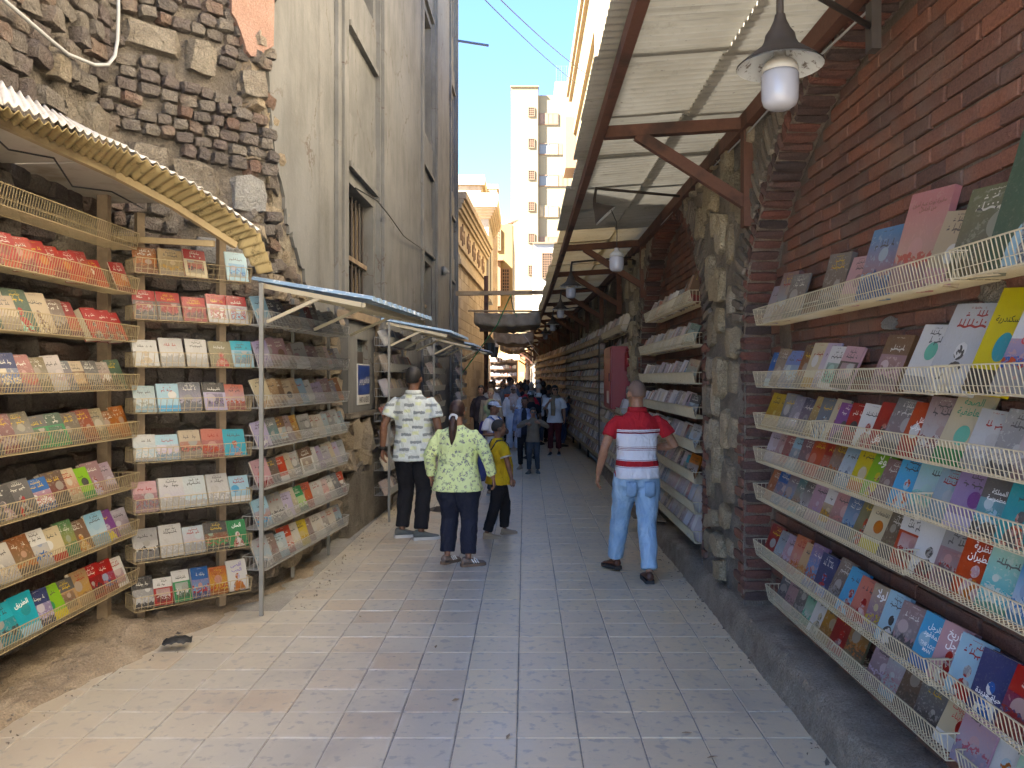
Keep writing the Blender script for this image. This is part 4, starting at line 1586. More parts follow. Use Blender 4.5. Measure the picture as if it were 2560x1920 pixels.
# lower sand-coloured house on the left of the tower
YH = 48.0
hs = empty('sand_house', (-1, YH, 0), 0, 'sunlit sand coloured house with lattice bay window', 'building')
HSI = Matrix.Translation((1, -YH, 0))
hx = lambda px: (px - VX) * YH / F_PX
hz = lambda py: CAM_H - (py - VY) * YH / F_PX
m = MB()
m.bb(-4.0, hx(1281), YH, YH + 12, 0, hz(560))
kid(m.build('wall', M_cream2), hs, HSI)
m = MB()
m.bb(hx(1235), hx(1252), YH - 0.8, YH - 0.003, hz(768), hz(657))
bw = kid(m.build('bay_window', M_shutter), hs, HSI)
m = MB()
m.bb(hx(1233), hx(1259), YH - 1.0, YH - 0.004, hz(657) + 0.003, hz(650))
m.build('bay_roof', M_shutter, bw)
shutter(hs, HSI, hx(1254), YH, hz(733), 0.5, 1.5, M_shutter, 'lattice')
shutter(hs, HSI, hx(1240), YH, hz(627), 0.3, 1.3, M_shutter, 'lattice')
# tilted shelter roof on its parapet
rs = empty('roof_shelter', (hx(1262), YH + 6, hz(560)), 0, 'tilted rusty shelter roof on the sand coloured house', 'shelter')
m = MB()
m.box((0.1, 0, 1.15), (1.0, 1.5, 0.06), Euler((0, -0.35, 0.3)).to_matrix())
m.build('shelter_roof', paint_mat('rust_sheet', (0.35, 0.19, 0.13), 0.7), rs)
for sx in (-0.25, 0.4):
    m = MB()
    m.bar((sx, 0.3, 0), (sx, 0.3, 1.1), 0.05)
    m.build('shelter_post', M_iron, rs)
# pale block in front of the tower
YB = 62.0
pb = empty('pale_annex', (2, YB, 0), 0, 'pale grey annex with a large lattice window below the tower', 'building')
PBI = Matrix.Translation((-2, -YB, 0))
bx = lambda px: (px - VX) * YB / F_PX
bz = lambda py: CAM_H - (py - VY) * YB / F_PX
m = MB()
m.bb(bx(1334), bx(1420), YB, YB + 9, 0, bz(610))
kid(m.build('wall', M_palegrey), pb, PBI)
m = MB()
m.bb(bx(1332), bx(1421), YB - 0.15, YB + 9.1, bz(610) + 0.003, bz(606))
kid(m.build('coping', M_shutter), pb, PBI)
shutter(pb, PBI, bx(1354), YB, bz(696), 0.85, 2.0, M_shutter, 'lattice')
# buildings behind the arcade, on the right
r1 = empty('pale_ashlar_building', (3.0, 25, 0), 0, 'pale stone building rising above the canopy edge', 'building')
R1I = Matrix.Translation((-3, -25, 0))
m = MB()
m.bb(3.0, 9.0, 22.5, 33.0, 0.0, 24.0)
kid(m.build('wall', M_tan), r1, R1I)
for r in range(28):
    z = 6.0 + r * 0.55
    y = 16.0 - (0.5 if r % 2 else 0)
    while y < 32.5:
        L = RND.uniform(0.8, 1.3)
        m = MB()
        m.bb(2.965 + RND.uniform(-.015, .01), 3.05, y + 0.015, min(y + L, 32.9) - 0.015, z + 0.015, z + 0.535)
        kid(m.build('block', M_tan), r1, R1I) if nb < 560 and y > 20 else None
        nb += 1 if y > 20 else 0
        y += L
m = MB()
m.bb(2.9, 3.3, 32.4, 33.05, 0.0, 24.02)
kid(m.build('corner_strip', M_stone_trim), r1, R1I)
r2 = empty('tan_building', (3.0, 42, 0), 0, 'sunlit tan building with arched windows and balcony above the canopy', 'building')
R2I = Matrix.Translation((-3, -42, 0))
m = MB()
m.bb(3.05, 9.0, 33.2, 51.5, 0, 20.6)
kid(m.build('wall', M_cream2), r2, R2I)
for (z0, z1, o) in ((20.0, 20.62, 0.35), (19.7, 19.995, 0.2), (16.2, 16.5, 0.18), (12.4, 12.7, 0.18)):
    m = MB()
    m.bb(3.05 - o, 3.2, 33.22, 51.6, z0, z1)
    kid(m.build('cornice_band', M_tan), r2, R2I)
for j, z in enumerate((13.2, 17.0)):
    for i in range(4):
        y = 35.5 + i * 4
        m = MB()
        m.bb(2.98, 3.1, y, y + 1.3, z, z + 2.0)
        w_ = kid(m.build('window', M_white), r2, R2I)
        m = MB()
        m.bb(2.955, 2.979, y + 0.1, y + 1.2, z + 0.1, z + 1.9)
        m.build('pane', M_glass, w_)
m = MB()
m.bb(2.4, 3.04, 47.0, 49.5, 14.2, 17.2)
kid(m.build('lattice_balcony', M_shutter), r2, R2I)

# pipe stub and cables over the alley
m = MB()
a = at(1147, 98, 21.7)
b = at(1222, 114, 21.7)
m.tube([a - V((0.3, 0, 0)), b], 0.035, 10)
tag(m.build('roof_pipe', paint_mat('blue_grey_pipe', (0.10, 0.13, 0.20), 0.5)), 'dark pipe sticking out from the plastered building into the sky', 'pipe')


def cable(a, b, sag, r, mat, label, n=16):
    a, b = V(a), V(b)
    m = MB()
    m.tube([a + (b - a) * (i / n) - V((0, 0, sag * 4 * (i / n) * (1 - i / n))) for i in range(n + 1)], r, 5)
    return tag(m.build('cable', mat), label, 'cable', 'overhead cables')


cable((-1.87, 14.0, 9.9), (3.0, 33.0, 14.1), 0.25, 0.014, M_black, 'upper of two dark cables crossing the sky')
cable((-1.87, 13.2, 9.3), (3.0, 33.0, 13.4), 0.25, 0.012, M_black, 'lower of two dark cables crossing the sky')
m = MB()
pl = [(-40, -60), (10, 0), (118, 93), (169, 135), (236, 162), (270, 162), (287, 140), (294, 100), (296, 40), (296, -80)]
m.tube([at(px, py, 1985 * 2.88 / (1312 - px)) for px, py in pl], 0.012, 8)
tag(m.build('conduit', M_cable, smooth=True), 'grey conduit hanging in a loop on the rubble wall', 'conduit')
m = MB()
pl = [(876, 470), (930, 500), (962, 538), (1000, 590), (1056, 628), (1085, 650), (1105, 690), (1130, 712), (1141, 705)]
m.tube([at(px, py, 1985 * 2.0 / (1312 - px)) + V((0.06, 0, 0)) for px, py in pl], 0.009, 6)
tag(m.build('facade_cable', M_black, smooth=True), 'dark cable sagging along the plastered facade', 'cable')
sp = empty('loudspeaker', tuple(at(1122, 680, 18.5)), 0, 'small grey horn loudspeaker on the plastered facade', 'loudspeaker')
m = MB()
m.lathe([(0.02, 0), (0.04, 0.08), (0.11, 0.22)], (0, 0, 0), 14, True, 0, Euler((PI / 2, 0, -0.5)).to_matrix())
m.build('horn', M_steel, sp, True)
m = MB()
m.bar((0, 0, 0), (-0.25, 0.05, 0.0), 0.03)
m.build('bracket', M_iron, sp)

# crossing pole and cloth awnings over the alley
m = MB()
m.bar(at(1140, 734, 16.5), at(1362, 731, 16.5), 0.10, 0.085)
tag(m.build('crossing_pole', M_wood_old), 'grey timber pole spanning the alley above the cloth awnings', 'pole')


def awning(y0, y1, xa, xb, z0, drop, label, seed, mat=M_tarp):
    e = empty('cloth_awning', ((xa + xb) / 2, y0, z0), 0, label, 'awning', 'cloth awnings across the alley')
    inv = Matrix.Translation((-(xa + xb) / 2, -y0, -z0))
    pts = []
    for i in range(41):
        s = i / 40
        row = []
        for j in range(25):
            t = j / 24
            x = xa + (xb - xa) * s
            y = y0 + (y1 - y0) * max(0, t - 0.3) / 0.7
            z = z0 - drop * (t / 0.3 if t < 0.3 else 1.0 - 0.25 * (t - 0.3)) - 0.10 * math.sin(PI * s) * (0.4 + t)
            z += 0.05 * mnoise.noise(V((s * 5, t * 7, seed))) + 0.03 * mnoise.noise(V((s * 13, t * 5, seed + 3)))
            y += 0.06 * mnoise.noise(V((s * 9, t * 4, seed + 8)))
            row.append(V((x, y, z)))
        pts.append(row)
    o = kid(MB().grid(pts).build('cloth', mat, smooth=True), e, inv)
    sd = o.modifiers.new('thick', 'SOLIDIFY')
    sd.thickness = 0.006
    m = MB()
    m.tube([(xa - 0.15, y0, z0 + 0.02), (xb + 0.1, y0, z0 + 0.01)], 0.022, 8)
    kid(m.build('rail', M_wood_old), e, inv)
    return e


awning(20.0, 22.6, -1.28, 0.40, 3.42, 0.30, 'nearest brown cloth awning hung across the alley', 1)
awning(26.5, 29.0, -1.05, 0.30, 3.28, 0.34, 'second brown cloth awning across the alley, below the first', 5)
awning(31.5, 34.5, -1.0, 0.0, 3.12, 0.25, 'third pale crumpled cloth awning farther down the alley', 9, cloth_mat('pale_tarp', (0.42, 0.33, 0.22), (0.28, 0.21, 0.14), 0.9, 0.8, 0.35))
bd = MB()
bd.box((-0.45, 22.9, 3.16), (1.7, 0.25, 0.10), Euler((0, -0.03, 0)).to_matrix())
tag(bd.build('dark_crossbeam', M_walnut), 'dark timber beam under the nearest cloth awning', 'beam')
m = MB()
m.bar((-1.12, 23.0, 0), (-1.12, 23.0, 4.7), 0.12, 0.12)
tag(m.build('timber_post', M_wood), 'brown timber post against the sandstone building', 'post')


def rope(pts, r, label, mat=M_rope):
    m = MB()
    m.tube(pts, r, 6)
    return tag(m.build('rope', mat), label, 'rope', 'ropes over the alley')


rope([at(1153, 937, 19.3), at(1185, 893, 18.8), at(1243, 812, 17.4), at(1277, 738, 16.45)], 0.014, 'green rope from the far rack up to the crossing pole')
rope([at(1277, 738, 16.45), at(1282, 770, 18.0), at(1292, 792, 19.9)], 0.011, 'short green rope from crossing pole to the nearest cloth awning')
rope([at(1310, 838, 24.0), at(1340, 880, 22.5), at(1392, 945, 19.5)], 0.010, 'pale rope slanting down to the right hand racks', M_cable)
# wall lanterns
for i, (px, py, Y) in enumerate(((1224, 868, 22.6), (1235, 878, 24.2))):
    c = at(px, py, Y)
    e = empty('wall_lantern', tuple(c), 0, ('nearer' if i == 0 else 'farther') + ' of two dark glazed lanterns on the sandstone wall', 'lantern', 'wall lanterns')
    m = MB()
    m.lathe([(0.10, -0.2), (0.14, 0.12)], (0, 0, 0), 6)
    m.build('glass_body', M_glass, e)
    m = MB()
    m.lathe([(0.18, 0.122), (0.13, 0.2), (0.06, 0.27), (0.02, 0.36)], (0, 0, 0), 6)
    m.build('lantern_roof', M_greystone, e)
    m = MB()
    for k_ in range(6):
        an = 2 * PI * k_ / 6
        m.bar((0.103 * math.cos(an), 0.103 * math.sin(an), -0.2), (0.143 * math.cos(an), 0.143 * math.sin(an), 0.12), 0.018)
    m.build('ribs', M_iron, e)
    m = MB()
    m.bar((-0.55, 0, 0.0), (-0.1, 0, 0.0), 0.035)
    m.build('bracket', M_iron, e)
# end of the alley: doorway with its orange light painted in
en = empty('orange_lit_end_wall', (0, 46.8, 0), 0, 'wall painted with orange light closing the far end of the alley', 'wall')
m = MB()
m.bb(-3.0, 2.0, 46.8, 47.2, 0, 3.0)
m.build('wall', paint_mat('ochre', (0.55, 0.30, 0.09), 0.8), en)  # ochre paint stands in for the orange light on the wall
for ch in en.children: ch.matrix_parent_inverse = Matrix.Translation((0, -46.8, 0))
m = MB()
m.bb(-0.30, -0.02, 46.72, 46.797, 0, 2.1)
q = m.build('door', M_wood_yellow, en)
q.matrix_parent_inverse = Matrix.Translation((0, -46.8, 0))

# ---------------------------------------------------------------- book material
def make_cover():
    k = NM('book_cover')

    def at_(nm):
        nd = k.n('ShaderNodeAttribute')
        nd.attribute_type = 'OBJECT'
        nd.attribute_name = nm
        return nd
    c1, c2, c3 = at_('ca').outputs['Color'], at_('cb').outputs['Color'], at_('cc').outputs['Color']
    seed, layv, wrap = at_('seed').outputs['Fac'], at_('lay').outputs['Fac'], at_('wrap').outputs['Fac']
    u, v, _ = k.sep(k.uv())
    S = k.math('MULTIPLY', seed, 37.0)
    P = k.comb(k.math('ADD', u, S), k.math('MULTIPLY', v, 1.45), S)

    def band(x, a, b):
        return k.math('MULTIPLY', k.math('GREATER_THAN', x, a), k.math('LESS_THAN', x, b))

    def isl(n):
        return k.math('COMPARE', layv, float(n), 0.1)
    # printed picture: a flat landscape or a figure in the colours of the book
    n1 = k.noise(P, 3.2, 4.0, 0.55, 0.4)
    n2 = k.noise(k.vmath('ADD', P, (4, 7, 1)), 9.0, 3.0, 0.6, 0.5)
    h1 = k.noise(k.comb(k.math('MULTIPLY', k.math('ADD', u, S), 2.6), S, 0.0), 1.0, 3.0, 0.6)
    h2 = k.noise(k.comb(k.math('MULTIPLY', k.math('ADD', u, S), 5.0), 3.0, S), 1.0, 4.0, 0.7)
    sd = lambda a: k.math('FRACT', k.math('MULTIPLY', seed, a))
    dark = k.mix(0.6, c1, (0.025, 0.025, 0.03))
    pale = k.mix(0.45, c3, (0.62, 0.60, 0.55))
    art = k.mix(k.maprange(v, 0.1, 0.9), c2, k.mix(0.5, c3, c1))
    cx, cy = k.maprange(sd(71.3), 0.0, 1.0, 0.25, 0.75), k.maprange(sd(29.7), 0.0, 1.0, 0.40, 0.62)
    ex, ey = k.math('SUBTRACT', u, cx), k.math('MULTIPLY', k.math('SUBTRACT', v, cy), 1.45)
    dc = k.math('SQRT', k.math('ADD', k.math('MULTIPLY', ex, ex), k.math('MULTIPLY', ey, ey)))
    art = k.mix(k.math('LESS_THAN', dc, k.maprange(sd(13.1), 0.0, 1.0, 0.08, 0.24)), art, pale)
    art = k.mix(k.math('LESS_THAN', v, k.math('ADD', 0.16, k.math('MULTIPLY', h1, 0.42))), art, k.mix(k.math('GREATER_THAN', n2, 0.52), c3, c2))
    art = k.mix(k.math('LESS_THAN', v, k.math('MULTIPLY', h2, k.maprange(sd(5.9), 0.0, 1.0, 0.25, 0.75))), art, dark)
    art = k.mix(k.math('MULTIPLY', k.math('GREATER_THAN', n2, 0.60), 0.6), art, pale)
    # figure: head and shoulders
    du, dv = k.math('SUBTRACT', u, 0.5), k.math('MULTIPLY', k.math('SUBTRACT', v, 0.46), 1.45)
    hd = k.math('SQRT', k.math('ADD', k.math('MULTIPLY', k.math('MULTIPLY', du, du), 1.5), k.math('MULTIPLY', dv, dv)))
    dv2 = k.math('MULTIPLY', k.math('SUBTRACT', v, 0.02), 0.9)
    bd_ = k.math('SQRT', k.math('ADD', k.math('MULTIPLY', du, du), k.math('MULTIPLY', dv2, dv2)))
    blob = k.math('MAXIMUM', k.math('LESS_THAN', k.math('ADD', hd, k.math('MULTIPLY', n2, 0.05)), 0.17), k.math('LESS_THAN', k.math('ADD', bd_, k.math('MULTIPLY', n2, 0.06)), 0.32))
    inframe = k.math('MULTIPLY', band(u, 0.13, 0.87), band(v, 0.12, 0.60))
    lower = k.math('LESS_THAN', v, 0.60)
    img = c1
    img = k.mix(k.math('MULTIPLY', isl(0), inframe), img, art)
    img = k.mix(k.math('MULTIPLY', isl(1), k.math('GREATER_THAN', v, 0.64)), img, c2)
    img = k.mix(k.math('MULTIPLY', isl(1), inframe), img, art)
    img = k.mix(k.math('MULTIPLY', isl(2), lower), img, art)
    img = k.mix(k.math('MULTIPLY', isl(3), blob), img, k.mix(k.math('GREATER_THAN', n1, 0.5), c2, k.mix(k.math('GREATER_THAN', n2, 0.5), c3, pale)))
    img = k.mix(isl(4), img, k.mix(0.25, art, c1))
    img = k.mix(k.math('MULTIPLY', isl(5), k.math('LESS_THAN', v, 0.22)), img, c2)
    img = k.mix(k.math('MULTIPLY', isl(5), k.math('LESS_THAN', dc, 0.2)), img, c3)
    # title strokes like joined script: a broken baseline, uprights and dots, too small to read
    def word(v0, h, u0, u1, nch, salt):
        x = k.math('MULTIPLY', k.math('SUBTRACT', u, u0), nch / (u1 - u0))
        cell = k.math('FLOOR', x)
        fr = k.math('FRACT', x)
        r = k.n('ShaderNodeTexWhiteNoise', {'Vector': k.comb(cell, salt, S)}).outputs['Value']
        y = k.math('DIVIDE', k.math('SUBTRACT', v, v0), h)
        wob = k.math('MULTIPLY', k.math('SINE', k.math('MULTIPLY', x, 2.4)), 0.10)
        base = k.math('MULTIPLY', k.math('LESS_THAN', k.math('ABSOLUTE', k.math('SUBTRACT', y, wob)), 0.15), k.math('GREATER_THAN', r, 0.16))
        asc = k.math('MULTIPLY', k.math('MULTIPLY', band(fr, 0.3, 0.58), band(y, 0.0, 1.0)), k.math('GREATER_THAN', r, 0.62))
        dot = k.math('MULTIPLY', k.math('MULTIPLY', band(fr, 0.3, 0.65), band(y, 0.42, 0.66)), band(r, 0.38, 0.62))
        des = k.math('MULTIPLY', k.math('MULTIPLY', band(fr, 0.1, 0.42), band(y, -0.6, 0.0)), band(r, 0.16, 0.38))
        m = k.math('MAXIMUM', k.math('MAXIMUM', base, asc), k.math('MAXIMUM', dot, des))
        return k.math('MULTIPLY', m, band(u, u0, u1))
    t1 = k.math('MAXIMUM', word(0.74, 0.085, 0.2, 0.8, 7.0, 1.0), k.math('MULTIPLY', word(0.86, 0.06, 0.3, 0.74, 6.0, 2.0), k.math('GREATER_THAN', sd(47.0), 0.45)))
    t2 = word(0.945, 0.018, 0.35, 0.66, 10.0, 3.0)
    nt = at_('txt').outputs['Fac']
    lum = k.n('ShaderNodeRGBToBW', {0: img}).outputs[0]
    ink = k.mix(k.math('GREATER_THAN', lum, 0.20), (0.66, 0.64, 0.58), (0.035, 0.03, 0.035))
    ink = k.mix(k.math('GREATER_THAN', sd(91.0), 0.75), ink, k.mix(k.math('GREATER_THAN', lum, 0.20), (0.60, 0.44, 0.12), (0.32, 0.02, 0.02)))
    img = k.mix(k.math('MULTIPLY', k.math('MULTIPLY', k.math('MAXIMUM', t1, t2), nt), 0.92), img, ink)
    # worn, dusty print
    wear = k.noise(k.vmath('MULTIPLY', P, (6, 6, 6)), 3.0, 4.0, 0.7)
    img = k.mix(k.maprange(wear, 0.55, 0.8, 0.0, 0.35), img, (0.36, 0.33, 0.29))
    img = k.mix(0.15, img, k.mix(k.noise(P, 2.0, 3.0), (0.07, 0.062, 0.055), (0.26, 0.235, 0.20)))
    # crumpled cellophane: long creases in the clear coat
    uw = k.comb(k.math('ADD', k.math('MULTIPLY', k.math('ADD', u, S), 3.0), k.math('MULTIPLY', v, 2.2)), k.math('SUBTRACT', k.math('MULTIPLY', v, 0.9), k.math('MULTIPLY', u, 0.5)), S)
    cr = k.noise(uw, 5.0, 4.0, 0.55, 0.9)
    img = k.n('ShaderNodeHueSaturation', {'Saturation': 1.3, 'Value': 0.72, 'Color': img}).outputs[0]
    k.p(Base_Color=img, Roughness=0.42, Specular_IOR_Level=0.45, Coat_Weight=wrap, Coat_Roughness=0.09)
    k.put(k.b.inputs['Coat IOR'], k.math('ADD', 1.45, k.math('MULTIPLY', wrap, 0.75)))
    k.put(k.b.inputs['Coat Normal'], k.bump(cr, 1.0, 0.5))
    return k.m


M_cover = make_cover()
k_ = NM('page_edges')
ww = k_.noise(k_.vmath('MULTIPLY', k_.obj(), (4, 160, 4)), 1.0, 2.0)
k_.p(Base_Color=k_.mix(ww, (0.44, 0.37, 0.26), (0.60, 0.54, 0.43)), Roughness=0.9)
M_pages = k_.m


def book_meshes():
    # unit book: x across, y thickness (front cover at y=0, back at y=1), z up from 0 to 1; spine on the right
    me = bpy.data.meshes.new('cover')
    vs, fs, uvs = [], [], []

    def q(pts, uv):
        b = len(vs)
        vs.extend(pts)
        fs.append((b, b + 1, b + 2, b + 3))
        uvs.extend(uv)
    t = 0.08
    F = [(0, 0), (1, 0), (1, 1), (0, 1)]
    Z = [(0.02, 0.97)] * 4
    q([(-.5, 0, 0), (.5, 0, 0), (.5, 0, 1), (-.5, 0, 1)], F)
    q([(.5, 0, 0), (.5, 1, 0), (.5, 1, 1), (.5, 0, 1)], Z)
    q([(.5, 1, 0), (-.5, 1, 0), (-.5, 1, 1), (.5, 1, 1)], Z)
    for (a, b) in ((0, t), (1 - t, 1)):
        q([(-.5, b, 0), (-.5, a, 0), (-.5, a, 1), (-.5, b, 1)], Z)
        q([(-.5, a, 1), (.5, a, 1), (.5, b, 1), (-.5, b, 1)], Z)
        q([(-.5, b, 0), (.5, b, 0), (.5, a, 0), (-.5, a, 0)], Z)
    q([(-.5, t, 0), (-.5, t, 1), (.48, t, 1), (.48, t, 0)], Z)
    q([(.48, 1 - t, 0), (.48, 1 - t, 1), (-.5, 1 - t, 1), (-.5, 1 - t, 0)], Z)
    q([(.48, t, 1), (.48, 1 - t, 1), (.5, 1 - t, 1), (.5, t, 1)], Z)
    q([(.48, t, 0), (.48, t, 1), (.48, 1 - t, 1), (.48, 1 - t, 0)], Z)
    me.from_pydata(vs, [], fs)
    ul = me.uv_layers.new(name='UVMap')
    for i, u in enumerate(uvs): ul.data[i].uv = u
    me.materials.append(M_cover)
    m = MB()
    m.bb(-0.485, 0.478, t + 0.01, 1 - t - 0.01, 0.012, 0.988)
    return me, m.mesh('page_block', M_pages)


ME_COVER, ME_PAGES = book_meshes()

PAL = {  # name: (colour, plain word)
    'r': ((0.33, 0.022, 0.026), 'red'), 'R': ((0.20, 0.018, 0.024), 'dark red'), 'cr': ((0.43, 0.10, 0.07), 'coral red'), 'sa': ((0.50, 0.215, 0.18), 'salmon pink'),
    'pk': ((0.50, 0.33, 0.35), 'pink'), 'o': ((0.46, 0.15, 0.035), 'orange'), 'ob': ((0.26, 0.105, 0.04), 'orange brown'), 'y': ((0.56, 0.46, 0.04), 'yellow'),
    'go': ((0.45, 0.28, 0.08), 'gold'), 'cm': ((0.56, 0.49, 0.35), 'cream'), 'tn': ((0.42, 0.29, 0.17), 'tan'), 'li': ((0.22, 0.42, 0.045), 'lime green'),
    'g': ((0.03, 0.20, 0.08), 'green'), 'dg': ((0.035, 0.075, 0.05), 'dark green'), 'ol': ((0.17, 0.15, 0.08), 'olive'), 'mi': ((0.18, 0.46, 0.35), 'mint green'),
    'tq': ((0.05, 0.36, 0.45), 'turquoise'), 'tl': ((0.05, 0.26, 0.29), 'teal'), 'sk': ((0.14, 0.37, 0.56), 'sky blue'), 'lb': ((0.36, 0.52, 0.60), 'light blue'),
    'b': ((0.025, 0.11, 0.32), 'blue'), 'nv': ((0.018, 0.03, 0.105), 'navy'), 'pw': ((0.20, 0.27, 0.48), 'periwinkle'), 'sl': ((0.115, 0.135, 0.165), 'slate'),
    'pu': ((0.155, 0.055, 0.19), 'purple'), 'vi': ((0.26, 0.20, 0.33), 'violet'), 'la': ((0.45, 0.41, 0.53), 'lilac'), 'ma': ((0.27, 0.175, 0.19), 'mauve'),
    'br': ((0.135, 0.075, 0.045), 'brown'), 'db': ((0.055, 0.038, 0.03), 'dark brown'), 'k': ((0.018, 0.017, 0.019), 'black'), 'gy': ((0.29, 0.285, 0.28), 'grey'),
    'dk': ((0.075, 0.072, 0.072), 'charcoal'), 'si': ((0.48, 0.48, 0.47), 'silver grey'), 'w': ((0.64, 0.63, 0.60), 'white'), 'bg': ((0.43, 0.36, 0.27), 'beige')}
ALLC = list(PAL)


def ordn(n): return f"{n}{'th' if 10 <= n % 100 <= 20 else {1: 'st', 2: 'nd', 3: 'rd'}.get(n % 10, 'th')}"


N_BOOKS = [0]
BOOK_LABELS = {}
FAR_BOOKS = MB()
FAR_UV = []


def book(M, w, h, t, spec, label, wrap=0.15, group=None):
    """spec 'c1/c2/c3:layout' ; M places the lower edge of the front cover"""
    if isinstance(spec, dict): sp = spec
    else: sp = {'c': spec}
    cs = sp['c'].split(':')
    cc = cs[0].split('/')
    r = random.Random(N_BOOKS[0] * 7 + 3)
    while len(cc) < 3: cc.append(r.choice(ALLC))
    layo = int(cs[1]) if len(cs) > 1 else r.choice((0, 1, 2, 2, 3, 3, 4, 4, 5))
    title = sp.get('t')
    N_BOOKS[0] += 1
    e = link(bpy.data.objects.new('book', None))
    e.matrix_world = M @ Matrix.Diagonal((w, t, h, 1))
    e.empty_display_size = 0.05
    desc = PAL[cc[0]][1]
    tag(e, label.replace('{c}', desc), 'book', group or 'books on the shelves')
    c = link(bpy.data.objects.new('cover', ME_COVER))
    c.parent = e
    c['ca'] = list(PAL[cc[0]][0])
    c['cb'] = list(PAL[cc[1]][0])
    c['cc'] = list(PAL[cc[2]][0])
    c['seed'] = r.random()
    c['lay'] = float(layo)
    c['wrap'] = float(sp.get('wrap', wrap))
    c['txt'] = 0.0 if title else 1.0
    p = link(bpy.data.objects.new('page_block', ME_PAGES))
    p.parent = e
    if title:
        for (txt, ink, z, wd) in title:
            o = link(bpy.data.objects.new('title', text_mesh(txt, INKS[ink], 'title')))
            o.parent = e
            # text plane: x right, y up, facing -y of the book
            o.matrix_local = Matrix.Translation((0, -0.03, z)) @ Matrix(((wd, 0, 0, 0), (0, 0, -1, 0), (0, wd * w / h, 0, 0), (0, 0, 0, 1)))
    return e


def far_book(M, w, h, t):
    m = MB()
    m.bb(-w / 2, w / 2, 0, t, 0, h)
    m.xf(M)
    FAR_BOOKS.add(m.v, m.f)


class Basket:
    """front line a->b (so that the outward normal is on the right of travel seen from above reversed)"""
    def __init__(s, a, b, zr, n, depth=0.21, height=0.10):
        s.a, s.b = V((a[0], a[1], 0)), V((b[0], b[1], 0))
        s.u = (s.b - s.a).normalized()
        s.L = (s.b - s.a).length
        s.n = V((n[0], n[1], 0)).normalized()
        s.zr, s.depth, s.height = zr, depth, height

    def P(s, t, d, z): return s.a + s.u * t - s.n * d + V((0, 0, z))

    def build(s, label, mat, pitch=0.024, wr=0.0013, rr=0.0023, solid=False, slope=0.0, group='wire baskets'):
        e = empty('wire_basket', tuple(s.P(s.L / 2, s.depth / 2, s.zr - s.height)), 0, label, 'basket', group)
        inv = Matrix.Translation(-e.location)
        L, D, H, z1 = s.L, s.depth, s.height, s.zr
        z0 = z1 - H
        fo = 0.022                                     # the front leans out a little
        m = MB()
        C0 = [s.P(0, 0, z1), s.P(L, 0, z1), s.P(L, D, z1), s.P(0, D, z1)]
        C1 = [s.P(0, fo, z0), s.P(L, fo, z0), s.P(L, D, z0), s.P(0, D, z0)]
        for Cq, r in ((C0, rr), (C1, rr * 0.85)):
            for i in range(4):
                m.bar(Cq[i], Cq[(i + 1) % 4], r * 2)
        for i in range(4): m.bar(C0[i], C1[i], rr * 1.8)
        kid(m.build('rim', mat), e, inv)
        m = MB()
        n = max(2, int(L / pitch))
        for i in range(1, n):
            t = L * i / n
            m.bar(s.P(t, 0, z1), s.P(t, fo, z0), wr * 2)
            m.bar(s.P(t, fo, z0), s.P(t, D, z0), wr * 2)
        for t in (0, L):
            for j in range(1, 7):
                d = D * j / 7
                m.bar(s.P(t, d, z1), s.P(t, d, z0), wr * 2)
        m.bar(s.P(0, fo / 2, (z0 + z1) / 2 - 0.02), s.P(L, fo / 2, (z0 + z1) / 2 - 0.02), wr * 2) if not solid else None
        kid(m.build('wires', mat, kind='stuff'), e, inv)
        if solid:
            m = MB()
            m.add([s.P(0.004, 0.003, z1 - 0.004), s.P(L - 0.004, 0.003, z1 - 0.004), s.P(L - 0.004, fo + 0.003, z0 + 0.003), s.P(0.004, fo + 0.003, z0 + 0.003)], [(0, 1, 2, 3)])
            o = kid(m.build('card_lining', mat), e, inv)
            o.modifiers.new('t', 'SOLIDIFY').thickness = 0.002
        return e

    def bookM(s, t, d, lean, yaw, roll=0.0):
        up = V((0, 0, 1))
        bk = -s.n
        yl = bk * math.cos(lean) - up * math.sin(lean)
        zl = up * math.cos(lean) + bk * math.sin(lean)
        xl = yl.cross(zl)
        M = frame(s.P(t, d, s.zr - s.height + 0.008), xl, yl, zl)
        return M @ Euler((0, roll, yaw)).to_matrix().to_4x4()


def fill(bk, specs, first, row_txt, place, w=0.14, h=0.205, lean=0.42, wrap=0.15, gap=1.0, t0=0.02, flip=1, rnd=None, yaw0=0.10, dbase=0.045, names=None, total=None):
    """set books along a basket; specs listed from the viewer's left"""
    r = rnd or RND
    n = len(specs)
    t = t0
    for i, sp in enumerate(specs):
        if sp == '-':
            t += w * 0.9
            continue
        d_ = sp if isinstance(sp, dict) else {'c': sp}
        bw = d_.get('w', w * r.uniform(0.93, 1.07))
        bh = d_.get('h', h * r.uniform(0.9, 1.1))
        bt = d_.get('d', r.choice((0.010, 0.013, 0.017, 0.022, 0.03)))
        if 'Y' in d_: t = abs(bk.a.y - d_['Y']) - bw / 2
        tc = t + bw / 2
        if tc + bw * 0.4 > bk.L + 0.05: break
        M = bk.bookM(tc, dbase + r.uniform(0, 0.015), lean + r.uniform(-.06, .06), flip * (yaw0 + r.uniform(-.05, .05)), r.uniform(-.02, .02) + d_.get('roll', 0))
        fin = 'cellophane wrapped' if d_.get('wrap', wrap) > 0.5 else ('thick' if bt > 0.025 else ('large' if bh > h * 1.3 else r.choice(('printed', 'paperback', 'glossy'))))
        fin = {'printed': 'printed cover', 'paperback': 'paperback', 'glossy': 'glossy cover'}.get(fin, fin)
        book(M, bw, bh, bt, sp, f"{fin} {{c}} book, {ordn(first + i)} from left, {row_txt}, {place}", d_.get('wrap', wrap))
        t += bw * gap * r.uniform(0.94, 1.06)
    return t


